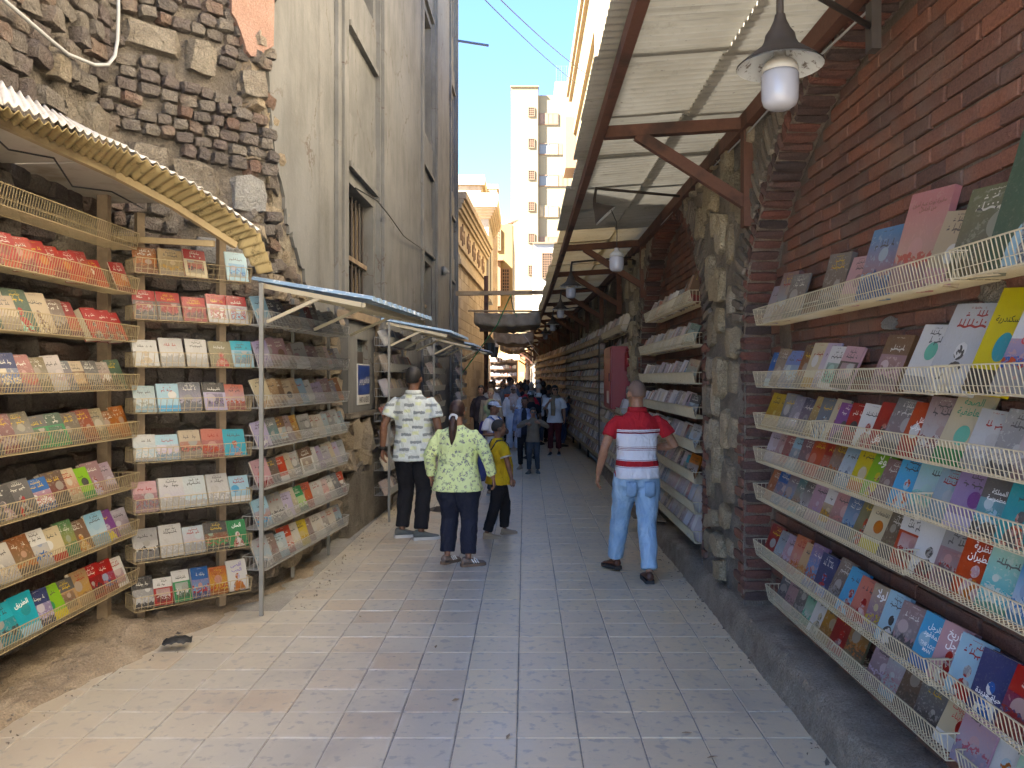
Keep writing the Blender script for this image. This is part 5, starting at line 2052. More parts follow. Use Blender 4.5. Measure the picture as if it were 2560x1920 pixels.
# ---------------------------------------------------------------- right: baskets in the near arch
# the viewer's left is the far end; lists run from far to near
TL = {
    'lost': [('الرجل\nالمفقود', 'white', 0.70, 0.62), ('THE LOST\nMAN', 'white', 0.40, 0.62)],
    'tarikh': [('تاريخ\nرجل', 'white', 0.74, 0.5)], 'tayaran': [('نظرية\nالطيران', 'white', 0.76, 0.62)], 'sehha': [('الصحة\nالعاطفية', 'green', 0.80, 0.68)],
    'sarab': [('ظل\nالسراب', 'white', 0.60, 0.62)], 'nil': [('نهر النيل', 'red', 0.62, 0.66)], 'alex': [('الأسكندرية', 'black', 0.70, 0.72)],
    'tut': [('مقبرة توت عنخ آمون\nمن الداخل', 'brown', 0.84, 0.78)], 'mamlaka': [('المملكة\nالمطموسة', 'white', 0.66, 0.62)], 'kitab': [('كتاب', 'white', 0.36, 0.5)],
    'qatl': [('القتل', 'white', 0.22, 0.55)], 'hayat': [('حياة جديدة', 'white', 0.34, 0.72)], 'mary': [('ماري', 'white', 0.30, 0.7)], 'abnaa': [('حكايات\nالأبناء', 'red', 0.62, 0.6)],
    'taq': [('تقاطعات', 'black', 0.82, 0.6)], 'intihar': [('وصفة الانتحار', 'black', 0.16, 0.75)], 'lawla': [('لولا', 'white', 0.80, 0.5)], 'khaf': [('خفايا', 'red', 0.8, 0.5)],
    'aqs': [('أقصى\nالحب', 'purple', 0.76, 0.55)], 'alhan': [('ألحان', 'white', 0.80, 0.5)], 'hob': [('حب', 'black', 0.72, 0.3)]}
big = lambda c, w, h, **k: dict(c=c, w=w, h=h, **k)
ROWS_R = [
    (2.185, 0.30, [big('la/gy/db:4', .18, .24), big('ma/lb/br:4', .21, .30, d=.03), big('dk/br/gy:4', .19, .26), big('db/br/gy:4', .19, .29, d=.03, Y=3.98), big('pk/bg/ma:5', .14, .24, Y=3.72), big('b/o/lb:4', .24, .33, d=.03, Y=3.48), big('pk/bg/cr:4', .25, .42, t=TL['tut'], Y=3.16), big('bg/pk/w:5', .19, .28, roll=.12, Y=2.92), big('ol/dk/dg:4', .24, .33, Y=2.68), big('dg/lb/sl:3', .36, .48, Y=2.40)]),
    (1.79, 0.22, ['b/lb/w:5', 'br/gy/bg:4', 'pw/bg/lb:2', 'pw/lb/gy:2', 'db/o/br:4', 'cm/go/w:5', 'la/w/pk:4', 'w/k/mi:0', 'db/pk/gy:1', big('ma/br/pk:1', .18, .25, d=.045, Y=3.36), big('w/gy/mi:5', .18, .28, Y=3.10), big('si/k/w:3', .24, .35, d=.03, Y=2.86), big('y/k/tl:5', .18, .38, t=TL['alex'], Y=2.64), big('w/b/cr:2', .27, .31, t=TL['nil'], d=.03, Y=2.42)]),
    (1.53, 0.21, ['go/ob/y:4', 'go/ob/y:4', 'sl/dk/gy:4', big('sl/gy/la:4', .16, .22, t=TL['kitab']), 'nv/ma/k:4', 'go/k/cm:4', 'sl/lb/k:3', big('cm/ob/w:3', .13, .22, t=TL['khaf']), 'pu/k/ma:3', 'r/R/k:5', 'w/bg/r:3', big('r/k/sa:3', .15, .22, t=TL['qatl']), 'dk/ma/gy:4', big('cr/r/w:5', .14, .23, t=TL['sarab']), big('gy/w/R:4', .18, .25, d=.04), big('cm/g/mi:5', .19, .28, t=TL['sehha']), 'si/w/gy:4', 'dk/gy/w:4', 'ma/w/gy:4']),
    (1.315, 0.205, ['la/w/ma:4', 'pk/ma/gy:4', 'ma/br/r:4', 'lb/sl/gy:2', 'sl/dk/r:4', 'cr/r/sa:5', 'r/sa/k:2', 'db/gy/o:4', 'lb/w/nv:4', 'y/o/cm:5', big('li/y/R:3', .15, .215, t=TL['lawla']), 'ma/db/br:4', big('sk/lb/cr:3', .15, .225), 'lb/si/mi:4', 'lb/gy/sl:4', big('vi/la/pu:5', .15, .22, d=.04), big('dk/tl/lb:2', .15, .215, t=TL['mamlaka'], d=.03), big('tl/dk/cr:3', .15, .21), 'ma/pk/la:4', 'gy/sl/lb:4']),
    (1.08, 0.205, ['o/db/ma:4', 'b/sl/ma:2', 'ma/sk/br:4', 'tl/o/br:4', 'dk/w/k:4', 'pk/ma/vi:4', 'w/br/go:2', 'pk/br/sa:4', 'sl/lb/b:4', 'ol/cr/k:3', big('cm/y/o:5', .15, .215, t=TL['taq']), 'db/br/ol:4', 'cr/w/r:1', big('w/R/k:3', .17, .22, t=TL['intihar'], d=.03), 'ma/gy/r:1', big('cr/o/pk:3', .165, .22, t=TL['tayaran'], d=.03), big('mi/tq/w:4', .16, .22), 'sk/w/b:4']),
    (0.725, 0.205, ['R/k/gy:5', 'sl/lb/gy:4', 'ma/pk/la:4', 'sa/pk/o:4', 'cm/tn/o:4', 'b/sk/o:4', 'nv/r/b:3', 'br/db/gy:4', 'sk/lb/r:3', 'sa/r/pk:3', big('vi/pu/y:4', .14, .21, t=TL['lawla']), big('lb/k/w:3', .14, .22), 'dk/gy/pk:4', big('sk/b/lb:5', .145, .215, t=TL['lost'], d=.035), big('pk/r/w:3', .15, .22, t=TL['tarikh'], d=.03), big('lb/r/gy:3', .15, .22), big('nv/b/w:3', .145, .215, t=TL['hayat'], d=.04), 'r/nv/R:2', big('tl/nv/sl:4', .15, .22, t=TL['mary']), 'lb/w/sk:4']),
    (0.475, 0.20, ['sl/dk/k:4', 'pk/ma/k:4', 'dk/k/gy:4', 'g/w/mi:4', 'w/cm/ol:3', 'go/ob/br:4', 'R/r/ma:3', 'ol/o/k:4', '-', 'ma/dk/la:4', 'lb/r/gy:4', 'br/db/k:4', 'k/dk/gy:4', big('cm/w/r:5', .15, .22, t=TL['abnaa']), 'la/gy/r:4'])]
for ri, (zr, hh, lst) in enumerate(ROWS_R):
    xf_ = 1.455 if ri < 6 else 1.49
    y_end = 5.06 if ri < 6 else 4.92
    row_txt = f"{ordn(ri + 1)} basket row from top"
    cuts = {0: [2.75, 0.6], 1: [2.85, 0.6], 2: [4.05, 2.3, 0.8], 3: [3.0, 1.0], 4: [3.1, 1.0], 5: [2.9, 1.0], 6: [2.85]}[ri]
    ya = y_end
    first = 1
    allb = Basket((xf_, y_end), (xf_, 0.4), zr, (-1, 0), 0.19, 0.098)
    for bi, yb in enumerate(cuts):
        b = Basket((xf_ + 0.004 * bi, ya), (xf_ + 0.004 * bi, yb), zr + 0.004 * bi, (-1, 0), 0.19, 0.098)
        b.build(f"ivory wire basket in the near brick arch, {['far', 'near', 'nearest'][bi]} piece, {ordn(ri + 1)} row from top", M_wire)
        ya = yb - 0.02
    fill(allb, lst, 1, row_txt, 'near brick arch', 0.15, hh * 1.05, 0.38 if ri > 0 else 0.30, 0.2, 0.97 if ri > 2 else 0.92, 0.05, flip=1, yaw0=0.17)
b = Basket((1.52, 2.80), (1.52, 1.4), 0.44, (-1, 0), 0.17, 0.098)
b.build('ivory wire basket at the bottom right corner, nearest the camera', M_wire)
fill(b, [big('w/o/lb:3', .17, .24), 'mi/w/cm:4', 'w/bg/gy:4', 'lb/w/sl:4'], 1, 'low basket', 'bottom right corner', 0.14, 0.21, 0.40, 0.12, 1.0, 0.05, flip=1, yaw0=0.2)

# ---------------------------------------------------------------- right: baskets in the second arch
MUT = ['ma', 'sl', 'dk', 'br', 'gy', 'db', 'la', 'pk', 'lb', 'si', 'w', 'bg', 'tn', 'b', 'R', 'ol', 'cm', 'tl', 'r', 'o']
rr = random.Random(5)
for ri, zr in enumerate((2.52, 2.14, 1.80, 1.50, 1.21, 0.94, 0.68, 0.43)):
    ln = (9.6, 6.95) if ri == 0 else (10.05, 6.82)
    b = Basket((1.44, ln[0]), (1.44, ln[1]), zr, (-1, 0), 0.21, 0.10)
    b.build(f"ivory wire basket in the second brick arch, {ordn(ri + 1)} from top", M_wire, 0.034, 0.0018, 0.003, solid=ri > 1)
    if ri < 6:
        lst = []
        for q in range(30):
            c = rr.choice(MUT if ri else ['bg', 'tn', 'br', 'gy', 'dk', 'cm'])
            lst.append(f"{c}/{rr.choice(MUT)}/{rr.choice(MUT)}:{rr.choice((2, 4, 4, 4, 5))}")
        # the nearer part of each row as single books, the far part joined with the other far books
        far_n = 16
        t = 0.04
        i = 0
        while t < b.L - 0.13:
            w = 0.135
            if t > b.L - 0.7:
                nb_ = i - far_n
                fill_t = fill(b, lst[i:i + 1], i + 1, f"{ordn(ri + 1)} basket from top", 'second brick arch', 0.135, 0.21 if ri else 0.28, 0.40, 0.4, 1.0, t, flip=1, rnd=rr, yaw0=0.55)
            else:
                far_book(b.bookM(t + w / 2, 0.05, 0.42 + rr.uniform(-.07, .07), 0.55 + rr.uniform(-.12, .12)), w, rr.uniform(.18, .23), rr.choice((.012, .02, .03)))
            t += rr.uniform(0.075, 0.115)
            i += 1
    else:
        t = 0.04
        while t < b.L - 0.12:
            far_book(b.bookM(t + 0.065, 0.05, 0.42 + rr.uniform(-.1, .1), 0.55 + rr.uniform(-.2, .2)), 0.135, rr.uniform(.18, .23), rr.choice((.012, .02, .03)))
            t += rr.uniform(0.07, 0.11)
cb_ = MB()
cb_.box((1.33, 8.9, 0.24), (0.35, 0.9, 0.012), Euler((0, 0.12, 0)).to_matrix())
tag(cb_.build('cardboard_sheet', M_wood_old), 'flattened cardboard sheet lying under the second arch baskets', 'cardboard')

# ---------------------------------------------------------------- right: long racks farther on
frk = 0
for si, (y0, y1) in enumerate(((10.9, 13.6), (14.0, 17.6), (17.7, 21.4), (21.5, 25.4), (25.5, 29.6), (29.7, 34.0))):
    rk = empty('book_rack', (x_rack(y0), y0, 0), 0, ['short rack behind the red cabinet', 'long rack just beyond the red cabinet', 'third long rack on the right beyond the cabinet', 'fourth long rack on the right, behind the crowd', 'fifth rack on the right, far behind the crowd', 'last rack on the right, at the bend'][si], 'rack', 'racks along the right wall')
    inv = Matrix.Translation((-x_rack(y0), -y0, 0))
    for yy in (y0 + 0.02, (y0 + y1) / 2, y1 - 0.02):
        m = MB()
        m.bar((x_rack(yy) + 0.20, yy, 0.0), (x_rack(yy) + 0.20, yy, 2.62), 0.035)
        kid(m.build('post', M_iron), rk, inv)
        if not (si == 1 and yy < y0 + 0.1): continue
        m = MB()
        m.bar((x_rack(yy) + 0.01, yy - 0.015, 0.12), (x_rack(yy) + 0.01, yy - 0.015, 2.42), 0.022)
        kid(m.build('front_upright', M_iron), rk, inv)
    n = 10
    for ri in range(n):
        zr = 0.40 + ri * 0.232
        a, b_ = (x_rack(y1 - 0.05), y1 - 0.05), (x_rack(y0 + 0.05), y0 + 0.05)
        if si == 0 and ri > 4 and ri < 9:
            a, b_ = (1.47, y1 - 0.05), (1.47, y0 + 0.05)
        nrm = (-(a[1] - b_[1]), (a[0] - b_[0]))
        b = Basket(a, b_, zr, nrm, 0.19, 0.085)
        if si < 3:
            b.build(f"tan lined basket, {ordn(n - ri)} from top, {['behind the red cabinet', 'first long right rack', 'second long right rack'][si]}", M_tan_board if si else M_wire, 0.12, 0.0015, 0.004, solid=True, group='lined baskets')
        else:
            m = MB()
            m.bar(b.P(0, 0.01, zr - 0.045), b.P(b.L, 0.01, zr - 0.045), 0.012, 0.085)
            m.bar(b.P(0, 0.1, zr - 0.09), b.P(b.L, 0.1, zr - 0.09), 0.2, 0.012)
            kid(m.build('shelf', M_tan_board), rk, inv)
        t = 0.04
        while t < b.L - 0.12:
            far_book(b.bookM(t + 0.065, 0.05, 0.36 + rr.uniform(-.12, .12), 0.6 + rr.uniform(-.25, .25)), rr.uniform(.11, .14), rr.uniform(.16, .215) * (1.25 if ri == n - 1 else 1), rr.choice((.01, .016, .024)))
            t += rr.uniform(0.05, 0.085) * (1 + 0.25 * (si > 2))

# camera-facing rack at the far left bend
rk = empty('book_rack', (-1.1, 40.0, 0), 0, 'wooden book rack facing the camera at the far left bend', 'rack', 'racks along the right wall')
inv = Matrix.Translation((1.1, -40, 0))
for x in (-1.75, -1.05, -0.40):
    m = MB()
    m.bar((x, 40.2, 0), (x, 40.2, 2.9), 0.06)
    kid(m.build('post', M_walnut), rk, inv)
m = MB()
m.bb(-1.8, -0.35, 40.24, 40.3, 0, 2.9)
kid(m.build('back_board', M_walnut), rk, inv)
for ri in range(7):
    zr = 0.45 + ri * 0.36
    b = Basket((-1.75, 40.0), (-0.4, 40.0), zr, (0, -1), 0.2, 0.08)
    m = MB()
    m.bar(b.P(0, 0.01, zr - 0.045), b.P(b.L, 0.01, zr - 0.045), 0.012, 0.05)
    m.bar(b.P(0, 0.1, zr - 0.075), b.P(b.L, 0.1, zr - 0.075), 0.2, 0.012)
    kid(m.build('shelf', M_walnut), rk, inv)
    t = 0.02
    while t < b.L - 0.1:
        far_book(b.bookM(t + 0.06, 0.05, 0.3 + rr.uniform(-.1, .1), rr.uniform(-.2, .2)), rr.uniform(.09, .14), rr.uniform(.19, .25), 0.02)
        t += rr.uniform(0.08, 0.15)
tp = []
for i in range(31):
    row = []
    for j in range(13):
        s, t = i / 30, j / 12
        row.append(V((-1.75 + 1.5 * s, 40.3 - 1.3 * t, 3.05 - 0.3 * t - 0.12 * s + 0.10 * mnoise.noise(V((s * 5, t * 4, 1))) + 0.05 * mnoise.noise(V((s * 14, t * 9, 1))))))
    tp.append(row)
o = MB().grid(tp).build('crumpled_tarp', cloth_mat('cream_tarp', (0.52, 0.42, 0.28), None, 0.9, 0.8), smooth=True)
o.modifiers.new('t', 'SOLIDIFY').thickness = 0.008
tag(o, 'crumpled cream tarpaulin over the far left rack', 'tarpaulin')

# ---------------------------------------------------------------- left racks A and B (wooden battens on the rubble wall)
rA = empty('book_rack', (-2.8, 4.5, 0), 0, 'batten rack on the rubble wall at the left edge', 'rack', 'batten racks')
iA = Matrix.Translation((2.8, -4.5, 0))
for y in (2.9, 4.18, 5.36):
    m = MB()
    m.bar((-2.84, y, 0.06), (-2.84, y, 3.05), 0.05, 0.07)
    kid(m.build('post', M_wood_old), rA, iA)
ROWS_A = [
    (2.73, []),
    (2.425, ['r/R/o:4', 'r/cr/R:5', 'r/o/cr:4', 'r/cr/o:5', 'r/R/cr:4', 'r/cr/o:5', 'r/o/R:4', 'r/cr/w:5', '-', big('r/cr/o:2', .14, .21)]),
    (2.10, ['dg/r/g:3', 'bg/cm/br:4', big('dg/r/mi:3', .17, .25), big('bg/cm/br:3', .17, .24), 'br/gy/db:4', 'R/r/ob:2', '-', big('r/R/k:3', .135, .21, d=.06), big('r/R/k:3', .135, .20, d=.06), big('r/R/k:3', .135, .20, d=.06)]),
    (1.775, ['br/ma/gy:4', 'nv/b/cm:2', big('ma/br/cr:4', .17, .22), big('ol/gy/br:4', .15, .20, d=.04), 'w/dk/ma:4', big('sl/ma/dk:4', .13, .19, d=.04), big('br/bg/tn:1', .14, .19, d=.04), 'dk/gy/k:4', 'br/ma/w:4', 'dg/k/ol:3']),
    (1.456, ['dk/R/br:4', 'R/k/gy:4', 'db/gy/ol:4', 'g/dk/br:1', 'g/dg/k:1', 'dk/ol/br:4', 'R/ob/br:4', big('ol/gy/bg:4', .15, .21), 'ob/o/br:4', 'o/ob/br:4']),
    (1.11, ['dk/k/gy:4', 'k/dk/ma:3', big('dk/r/k:3', .16, .2), 'b/r/w:2', big('db/R/br:4', .16, .21, d=.045), 'cm/r/bg:4', big('li/g/k:5', .14, .2, t=[('حب', 'black', .7, .3)]), 'ma/la/R:3', 'ma/gy/la:4']),
    (0.79, ['w/k/gy:4', 'w/dk/bg:4', big('db/ol/o:4', .16, .22), 'w/cm/b:2', 'cm/r/w:5', 'g/go/ol:4', big('br/o/go:3', .16, .2), 'lb/w/sk:4', big('pu/y/vi:3', .14, .21), 'gy/ma/la:4']),
    (0.46, ['w/b/tq:4', big('tq/tl/k:2', .16, .22), big('tq/lb/tl:5', .17, .23, t=[('الطريق', 'white', .76, .6)]), 'nv/vi/la:2', 'li/y/g:5', big('tn/dk/ob:1', .15, .2), big('tn/go/br:4', .15, .22, d=.03), 'R/r/k:1', 'r/cr/b:2', big('w/ma/pk:0', .15, .2), 'sk/b/o:3'])]
for ri, (zr, lst) in enumerate(ROWS_A):
    b1 = Basket((-2.62, 3.86), (-2.62, 5.40), zr, (1, 0), 0.20, 0.105)
    b0 = Basket((-2.62, 2.6), (-2.62, 3.84), zr, (1, 0), 0.20, 0.105)
    b1.build(f"rusty cream wire basket on the left edge rack, {ordn(ri + 1)} from top" + (', empty' if ri == 0 else ''), M_wire_old, 0.024, 0.0013, 0.0023)
    b0.build(f"wire basket continuing out of frame at left, {ordn(ri + 1)} from top", M_wire_old, 0.03, 0.0017, 0.0028)
    if lst:
        bb_ = Basket((-2.62, 3.90), (-2.62, 5.40), zr, (1, 0), 0.20, 0.105)
        fill(bb_, lst, 1, f"{ordn(ri + 1)} basket from top", 'left edge rack', 0.152, 0.205, 0.40, 0.4, 0.95, 0.02, flip=-1, yaw0=0.16)

rB = empty('book_rack', (-2.45, 5.75, 0), 0, 'batten rack set across the corner of the rubble wall', 'rack', 'batten racks')
iB = Matrix.Translation((2.45, -5.75, 0))
bA_, bB_ = V((-2.60, 5.31, 0)), V((-2.02, 5.88, 0))
ub = (bB_ - bA_).normalized()
nb_ = V((ub.y, -ub.x, 0))
for t in (0.10, 0.68):
    p = bA_ + ub * t - nb_ * 0.23
    m = MB()
    m.bar(p + V((0, 0, 0.05)), p + V((0, 0, 2.9)), 0.05, 0.06, up=tuple(nb_))
    kid(m.build('post', M_wood_old), rB, iB)
ROWS_B = [
    (2.56, ['ob/o/br:4', 'bg/ol/go:4', 'cm/r/k:1', '-', 'lb/sk/b:0']),
    (2.245, ['dk/r/gy:1', 'dk/r/R:1', 'R/r/dk:1', 'si/r/w:1', 'si/r/lb:1']),
    (1.925, ['si/bg/gy:3', 'si/w/gy:4', 'w/si/gy:4', 'ol/r/cr:3', 'lb/tq/gy:1']),
    (1.61, ['lb/si/ol:4', 'lb/sk/w:5', 'sl/la/k:4', 'la/k/vi:1', 'sa/lb/cr:4']),
    (1.275, ['si/lb/w:4', 'lb/bg/la:2', 'bg/cr/k:2', 'sa/ma/cr:2', 'tq/sk/cr:3']),
    (0.93, ['pk/R/sl:2', 'w/la/si:4', 'w/si/lb:4', 'si/w/gy:4', 'lb/w/sk:5']),
    (0.60, ['gy/w/k:2', 'w/si/gy:4', 'si/pk/lb:4', 'k/r/g:2', big('g/w/r:3', .145, .2, t=TL['alhan'])]),
    (0.275, ['k/gy/si:2', 'r/w/R:1', 'g/w/dg:1', 'b/sk/r:2', 'o/y/r:4', big('w/o/la:3', .155, .225, t=TL['aqs'])])]
for ri, (zr, lst) in enumerate(ROWS_B):
    b = Basket(bA_.to_2d(), bB_.to_2d(), zr, (nb_.x, nb_.y), 0.2, 0.1)
    b.build(f"thin wire basket on the corner rack, {ordn(ri + 1)} from top", M_wire_old, 0.04, 0.0013, 0.0022)
    nn = len(lst)
    fill(b, lst, 1, f"{ordn(ri + 1)} basket from top", 'corner rack', 0.158 if nn <= 5 else 0.128, 0.205, 0.36, 1.0 if ri > 0 else 0.4, 1.03, 0.01, flip=1, yaw0=0.04)

# roof over racks A and B: white corrugated sheets over mossy fibreglass, yellow beam, board ceiling
aw = empty('corrugated_awning', (-2.5, 4.8, 2.9), 0, 'white corrugated awning with mossy golden underside over the left racks', 'awning')
iW = Matrix.Translation((2.5, -4.8, -2.9))
EDGE = [V((-2.30, 2.3, 2.90)), V((-2.30, 3.48, 2.95)), V((-2.30, 4.61, 3.07)), V((-2.10, 5.12, 2.97)), V((-1.90, 5.70, 2.79)), V((-1.85, 5.86, 2.53))]
INN = [V((-2.52, 2.3, 2.96)), V((-2.50, 3.72, 3.00)), V((-2.46, 4.75, 3.00)), V((-2.28, 5.15, 2.90)), V((-2.05, 5.62, 2.72)), V((-1.93, 5.80, 2.50))]
TOP = [V((-2.62, 2.3, 3.20)), V((-2.60, 3.9, 3.20)), V((-2.60, 4.95, 3.21)), V((-2.40, 5.5, 3.10)), V((-2.2, 6.0, 2.98)), V((-2.1, 6.2, 2.72))]


def seg_sheet(P, Q, t0, t1, name, mat, lift=0.0, wave=0.076, amp=0.012):
    lens = [0]
    for a, b in zip(P[:-1], P[1:]): lens.append(lens[-1] + (b - a).length)

    def ev(A, d):
        for i in range(len(lens) - 1):
            if d <= lens[i + 1] + 1e-9:
                s = (d - lens[i]) / (lens[i + 1] - lens[i])
                return A[i].lerp(A[i + 1], s)
        return A[-1]
    pts = []
    n = int((t1 - t0) / 0.0127)
    for i in range(n + 1):
        d = t0 + (t1 - t0) * i / n
        a, b = ev(P, d), ev(Q, d)
        w = amp * math.sin(2 * PI * d / wave) + lift
        pts.append([a.lerp(b, j / 5) + V((0, 0, w + 0.006 * mnoise.noise(V((d * 4, j, 2))))) for j in range(6)])
    o = MB().grid(pts).build(name, mat, None, smooth=True)
    o.modifiers.new('t', 'SOLIDIFY').thickness = 0.004
    kid(o, aw, iW)


TOT = sum((b - a).length for a, b in zip(EDGE[:-1], EDGE[1:]))
for i, (a, b) in enumerate(((0.0, 1.25), (1.2, 2.36), (2.38, 2.92), (2.95, 3.52))):
    seg_sheet(EDGE, TOP, a, b, 'white_sheet', M_sheet_white, 0.014 + 0.004 * (i % 2))
for i, (a, b) in enumerate(((0.0, 1.2), (1.18, 2.4), (2.36, 3.05), (3.0, TOT - 0.01))):
    seg_sheet(EDGE, INN, a, b, 'fibreglass_sheet', M_sheet_gold, -0.004 - 0.004 * (i % 2))
for a, b in zip(INN[:-2], INN[1:-1]):
    m = MB()
    m.bar(a - V((0, 0, 0.03)), b - V((0, 0, 0.03)), 0.035, 0.045)
    kid(m.build('edge_batten', M_wood_yellow), aw, iW)
for (y0, y1) in ((2.3, 3.5), (3.52, 4.55), (4.57, 5.6)):
    m = MB()
    m.box((-2.76, (y0 + y1) / 2, 2.99), (0.46, y1 - y0, 0.012), Euler((0, -0.02, 0)).to_matrix())
    kid(m.build('ceiling_board', M_board), aw, iW)
m = MB()
m.bar((-2.95, 5.5, 2.72), (-2.15, 5.5, 2.68), 0.03, 0.04)
kid(m.build('cross_batten', M_wood_yellow), aw, iW)
m = MB()
m.tube([(-2.5, 3.6, 2.93), (-2.6, 4.0, 2.90), (-2.55, 4.3, 2.94), (-2.62, 4.6, 2.86), (-2.55, 4.9, 2.90), (-2.50, 5.2, 2.86)], 0.005, 5)
tag(m.build('loose_wire', M_black), 'thin black wire looping under the left awning', 'wire')


# ---------------------------------------------------------------- left racks C to F: steel frames with small awnings
def steel_rack(name_l, near, far, rows, ztop, mat_w, pitch, fillfn, awn=0.78, idx=0, solid=False, awn_lift=0.0):
    a, b = V((near[0], near[1], 0)), V((far[0], far[1], 0))
    u = (b - a).normalized()
    n = V((u.y, -u.x, 0))
    L = (b - a).length
    e = empty('book_rack', tuple(a), 0, f"steel book rack with blue sheet awning, {name_l}", 'rack', 'steel racks with awnings')
    inv = Matrix.Translation(-a)
    for t in (-0.10, L * 0.52, L * 0.985):
        for d in ((0.0,) if t < 0 else (0.21,)):
            p = a + u * t - n * d
            m = MB()
            m.bar(p, p + V((0, 0, ztop)), 0.027, 0.027)
            kid(m.build('post', M_steel), e, inv)
    # awning: sloping down to the alley
    out = 0.0 + awn
    z_in, z_out = ztop + 0.03, ztop - 0.13 + awn_lift
    for t in (0.0, L * 0.5, L):
        m = MB()
        m.bar(a + u * t - n * 0.05 + V((0, 0, z_in - 0.035)), a + u * t + n * (out - 0.05) + V((0, 0, z_out - 0.03)), 0.03, 0.035)
        kid(m.build('awning_arm', M_wire), e, inv)
        m = MB()
        m.bar(a + u * t + V((0, 0, ztop - 0.28)), a + u * t + n * (out * 0.55) + V((0, 0, z_in - 0.125)), 0.02, 0.025)
        kid(m.build('strut', M_wire), e, inv)
    m = MB()
    m.bar(a + n * (out - 0.04) + V((0, 0, z_out - 0.03)), b + n * (out - 0.04) + V((0, 0, z_out - 0.03)), 0.03, 0.035)
    kid(m.build('awning_rail', M_wire), e, inv)
    npn = max(2, int(L / 0.62))
    for q in range(npn):
        t0, t1 = -0.03 + (L + 0.06) * q / npn, -0.03 + (L + 0.06) * (q + 1) / npn + 0.02
        pts = []
        for i in range(int((t1 - t0) / 0.02) + 1):
            t = t0 + (t1 - t0) * i / int((t1 - t0) / 0.02)
            tr = max(-1, min(1, 1.6 * math.sin(2 * PI * t / 0.16)))
            row = []
            for j in range(5):
                s = j / 4
                row.append(a + u * t + n * (-0.12 + (out + 0.15) * s) + V((0, 0, z_in + 0.02 + (z_out - z_in) * s + 0.014 * tr + 0.003 * (q % 2))))
            last = row[-1]
            row.append(last + n * 0.01 - V((0, 0, 0.035 if tr > 0 else 0.012)))
            pts.append(row)
        o = MB().grid(pts).build('awning_sheet', M_sheet_blue, None)
        o.modifiers.new('t', 'SOLIDIFY').thickness = 0.003
        kid(o, e, inv)
    for ri, zr in enumerate(rows):
        bk = Basket((a + u * 0.03).to_2d(), (b - u * 0.02).to_2d(), zr, (n.x, n.y), 0.21, 0.10)
        bk.build(f"wire basket on {name_l}, {ordn(ri + 1)} from top", mat_w, pitch, 0.0013, 0.0023, solid=solid)
        fillfn(ri, bk)
    return e


ROWS_C = [
    ['lb/si/w:5', 'dk/nv/k:4', 'dk/br/k:4', '-', 'br/bg/db:4', 'sl/gy/k:4', 'R/db/k:4', 'dk/gy/br:4', 'si/bg/gy:4', 'gy/br/si:4', 'bg/gy/w:4', 'sl/k/gy:4', 'gy/dk/w:4'],
    ['la/si/vi:4', big('ma/br/gy:5', .17, .24), big('ma/gy/br:5', .17, .24), 'br/gy/ma:4', '-', big('gy/si/ma:5', .16, .23), 'ma/dk/br:4', 'br/gy/ma:4', 'bg/br/gy:4', 'w/gy/cr:4', 'sl/ma/br:4', 'gy/dk/si:4'],
    ['cm/tn/bg:5', 'tn/br/bg:4', 'br/db/tn:4', big('bg/gy/k:5', .15, .21), 'tn/br/gy:4', 'lb/gy/b:4', 'gy/si/w:4', '-', 'vi/gy/la:4', 'ma/br/dk:4', 'sl/vi/gy:4', big('ob/o/br:5', .17, .23), big('ob/br/o:5', .17, .22)],
    ['la/vi/w:3', 'dk/tl/gy:4', 'br/lb/bg:2', 'ma/br/gy:4', 'go/br/tn:4', '-', 'gy/dk/si:4', 'bg/gy/w:4', 'w/gy/bg:4', 'lb/gy/si:4', 'gy/sl/si:4', 'si/lb/gy:4', 'sl/gy/lb:4'],
    ['pk/R/sa:5', 'dk/br/k:4', 'cr/w/r:5', 'bg/cm/gy:4', 'gy/k/w:4', '-', 'w/br/bg:1', 'si/gy/w:4', 'vi/gy/la:4', 'gy/vi/si:4', 'cm/bg/gy:4', 'la/gy/vi:4', 'sl/w/gy:4'],
    ['lb/o/sk:2', '-', 'gy/w/k:4', 'la/w/gy:3', 'cm/ol/w:4', 'g/w/li:2', 'cr/o/sa:4', '-', 'w/gy/si:4', 'pk/sa/w:4', 'si/bg/w:4', 'sl/dk/gy:4', 'cr/k/w:2', 'w/b/si:3'],
    ['gy/lb/si:4', 'br/ma/gy:4', 'lb/bg/si:4', 'cr/w/sa:2', 'si/w/cm:4', 'y/cm/go:4', 'ma/gy/br:4', '-', 'w/si/bg:4', 'gy/br/w:4', 'bg/w/gy:4', 'sl/lb/gy:4', 'si/la/w:4']]
ZC = (2.255, 1.93, 1.62, 1.315, 1.01, 0.705, 0.40)


def fillC(ri, bk):
    fill(bk, ROWS_C[ri], 1, f"{ordn(ri + 1)} basket from top", 'first blue awning rack', 0.15, 0.215, 0.36, 0.6, 0.98, 0.01, flip=-1, yaw0=0.42)


rd = random.Random(21)


def fillD(ri, bk):
    lst = ['lb/si/w:5'] + [f"{rd.choice(MUT)}/{rd.choice(MUT)}/{rd.choice(MUT)}:{rd.choice((4, 4, 2))}" for _ in range(2)]
    t = 0.02
    while t < bk.L - 0.1:
        far_book(bk.bookM(t + 0.065, 0.05, 0.4 + rd.uniform(-.1, .1), -0.5 + rd.uniform(-.2, .2)), 0.135, rd.uniform(.18, .23), 0.02)
        t += rd.uniform(0.07, 0.11)


def fillE(ri, bk):
    t = 0.03
    while t < bk.L - 0.1:
        far_book(bk.bookM(t + 0.065, 0.05, 0.4 + rd.uniform(-.1, .1), -0.5 + rd.uniform(-.2, .2)), 0.135, rd.uniform(.18, .23), 0.02)
        t += rd.uniform(0.07, 0.12)


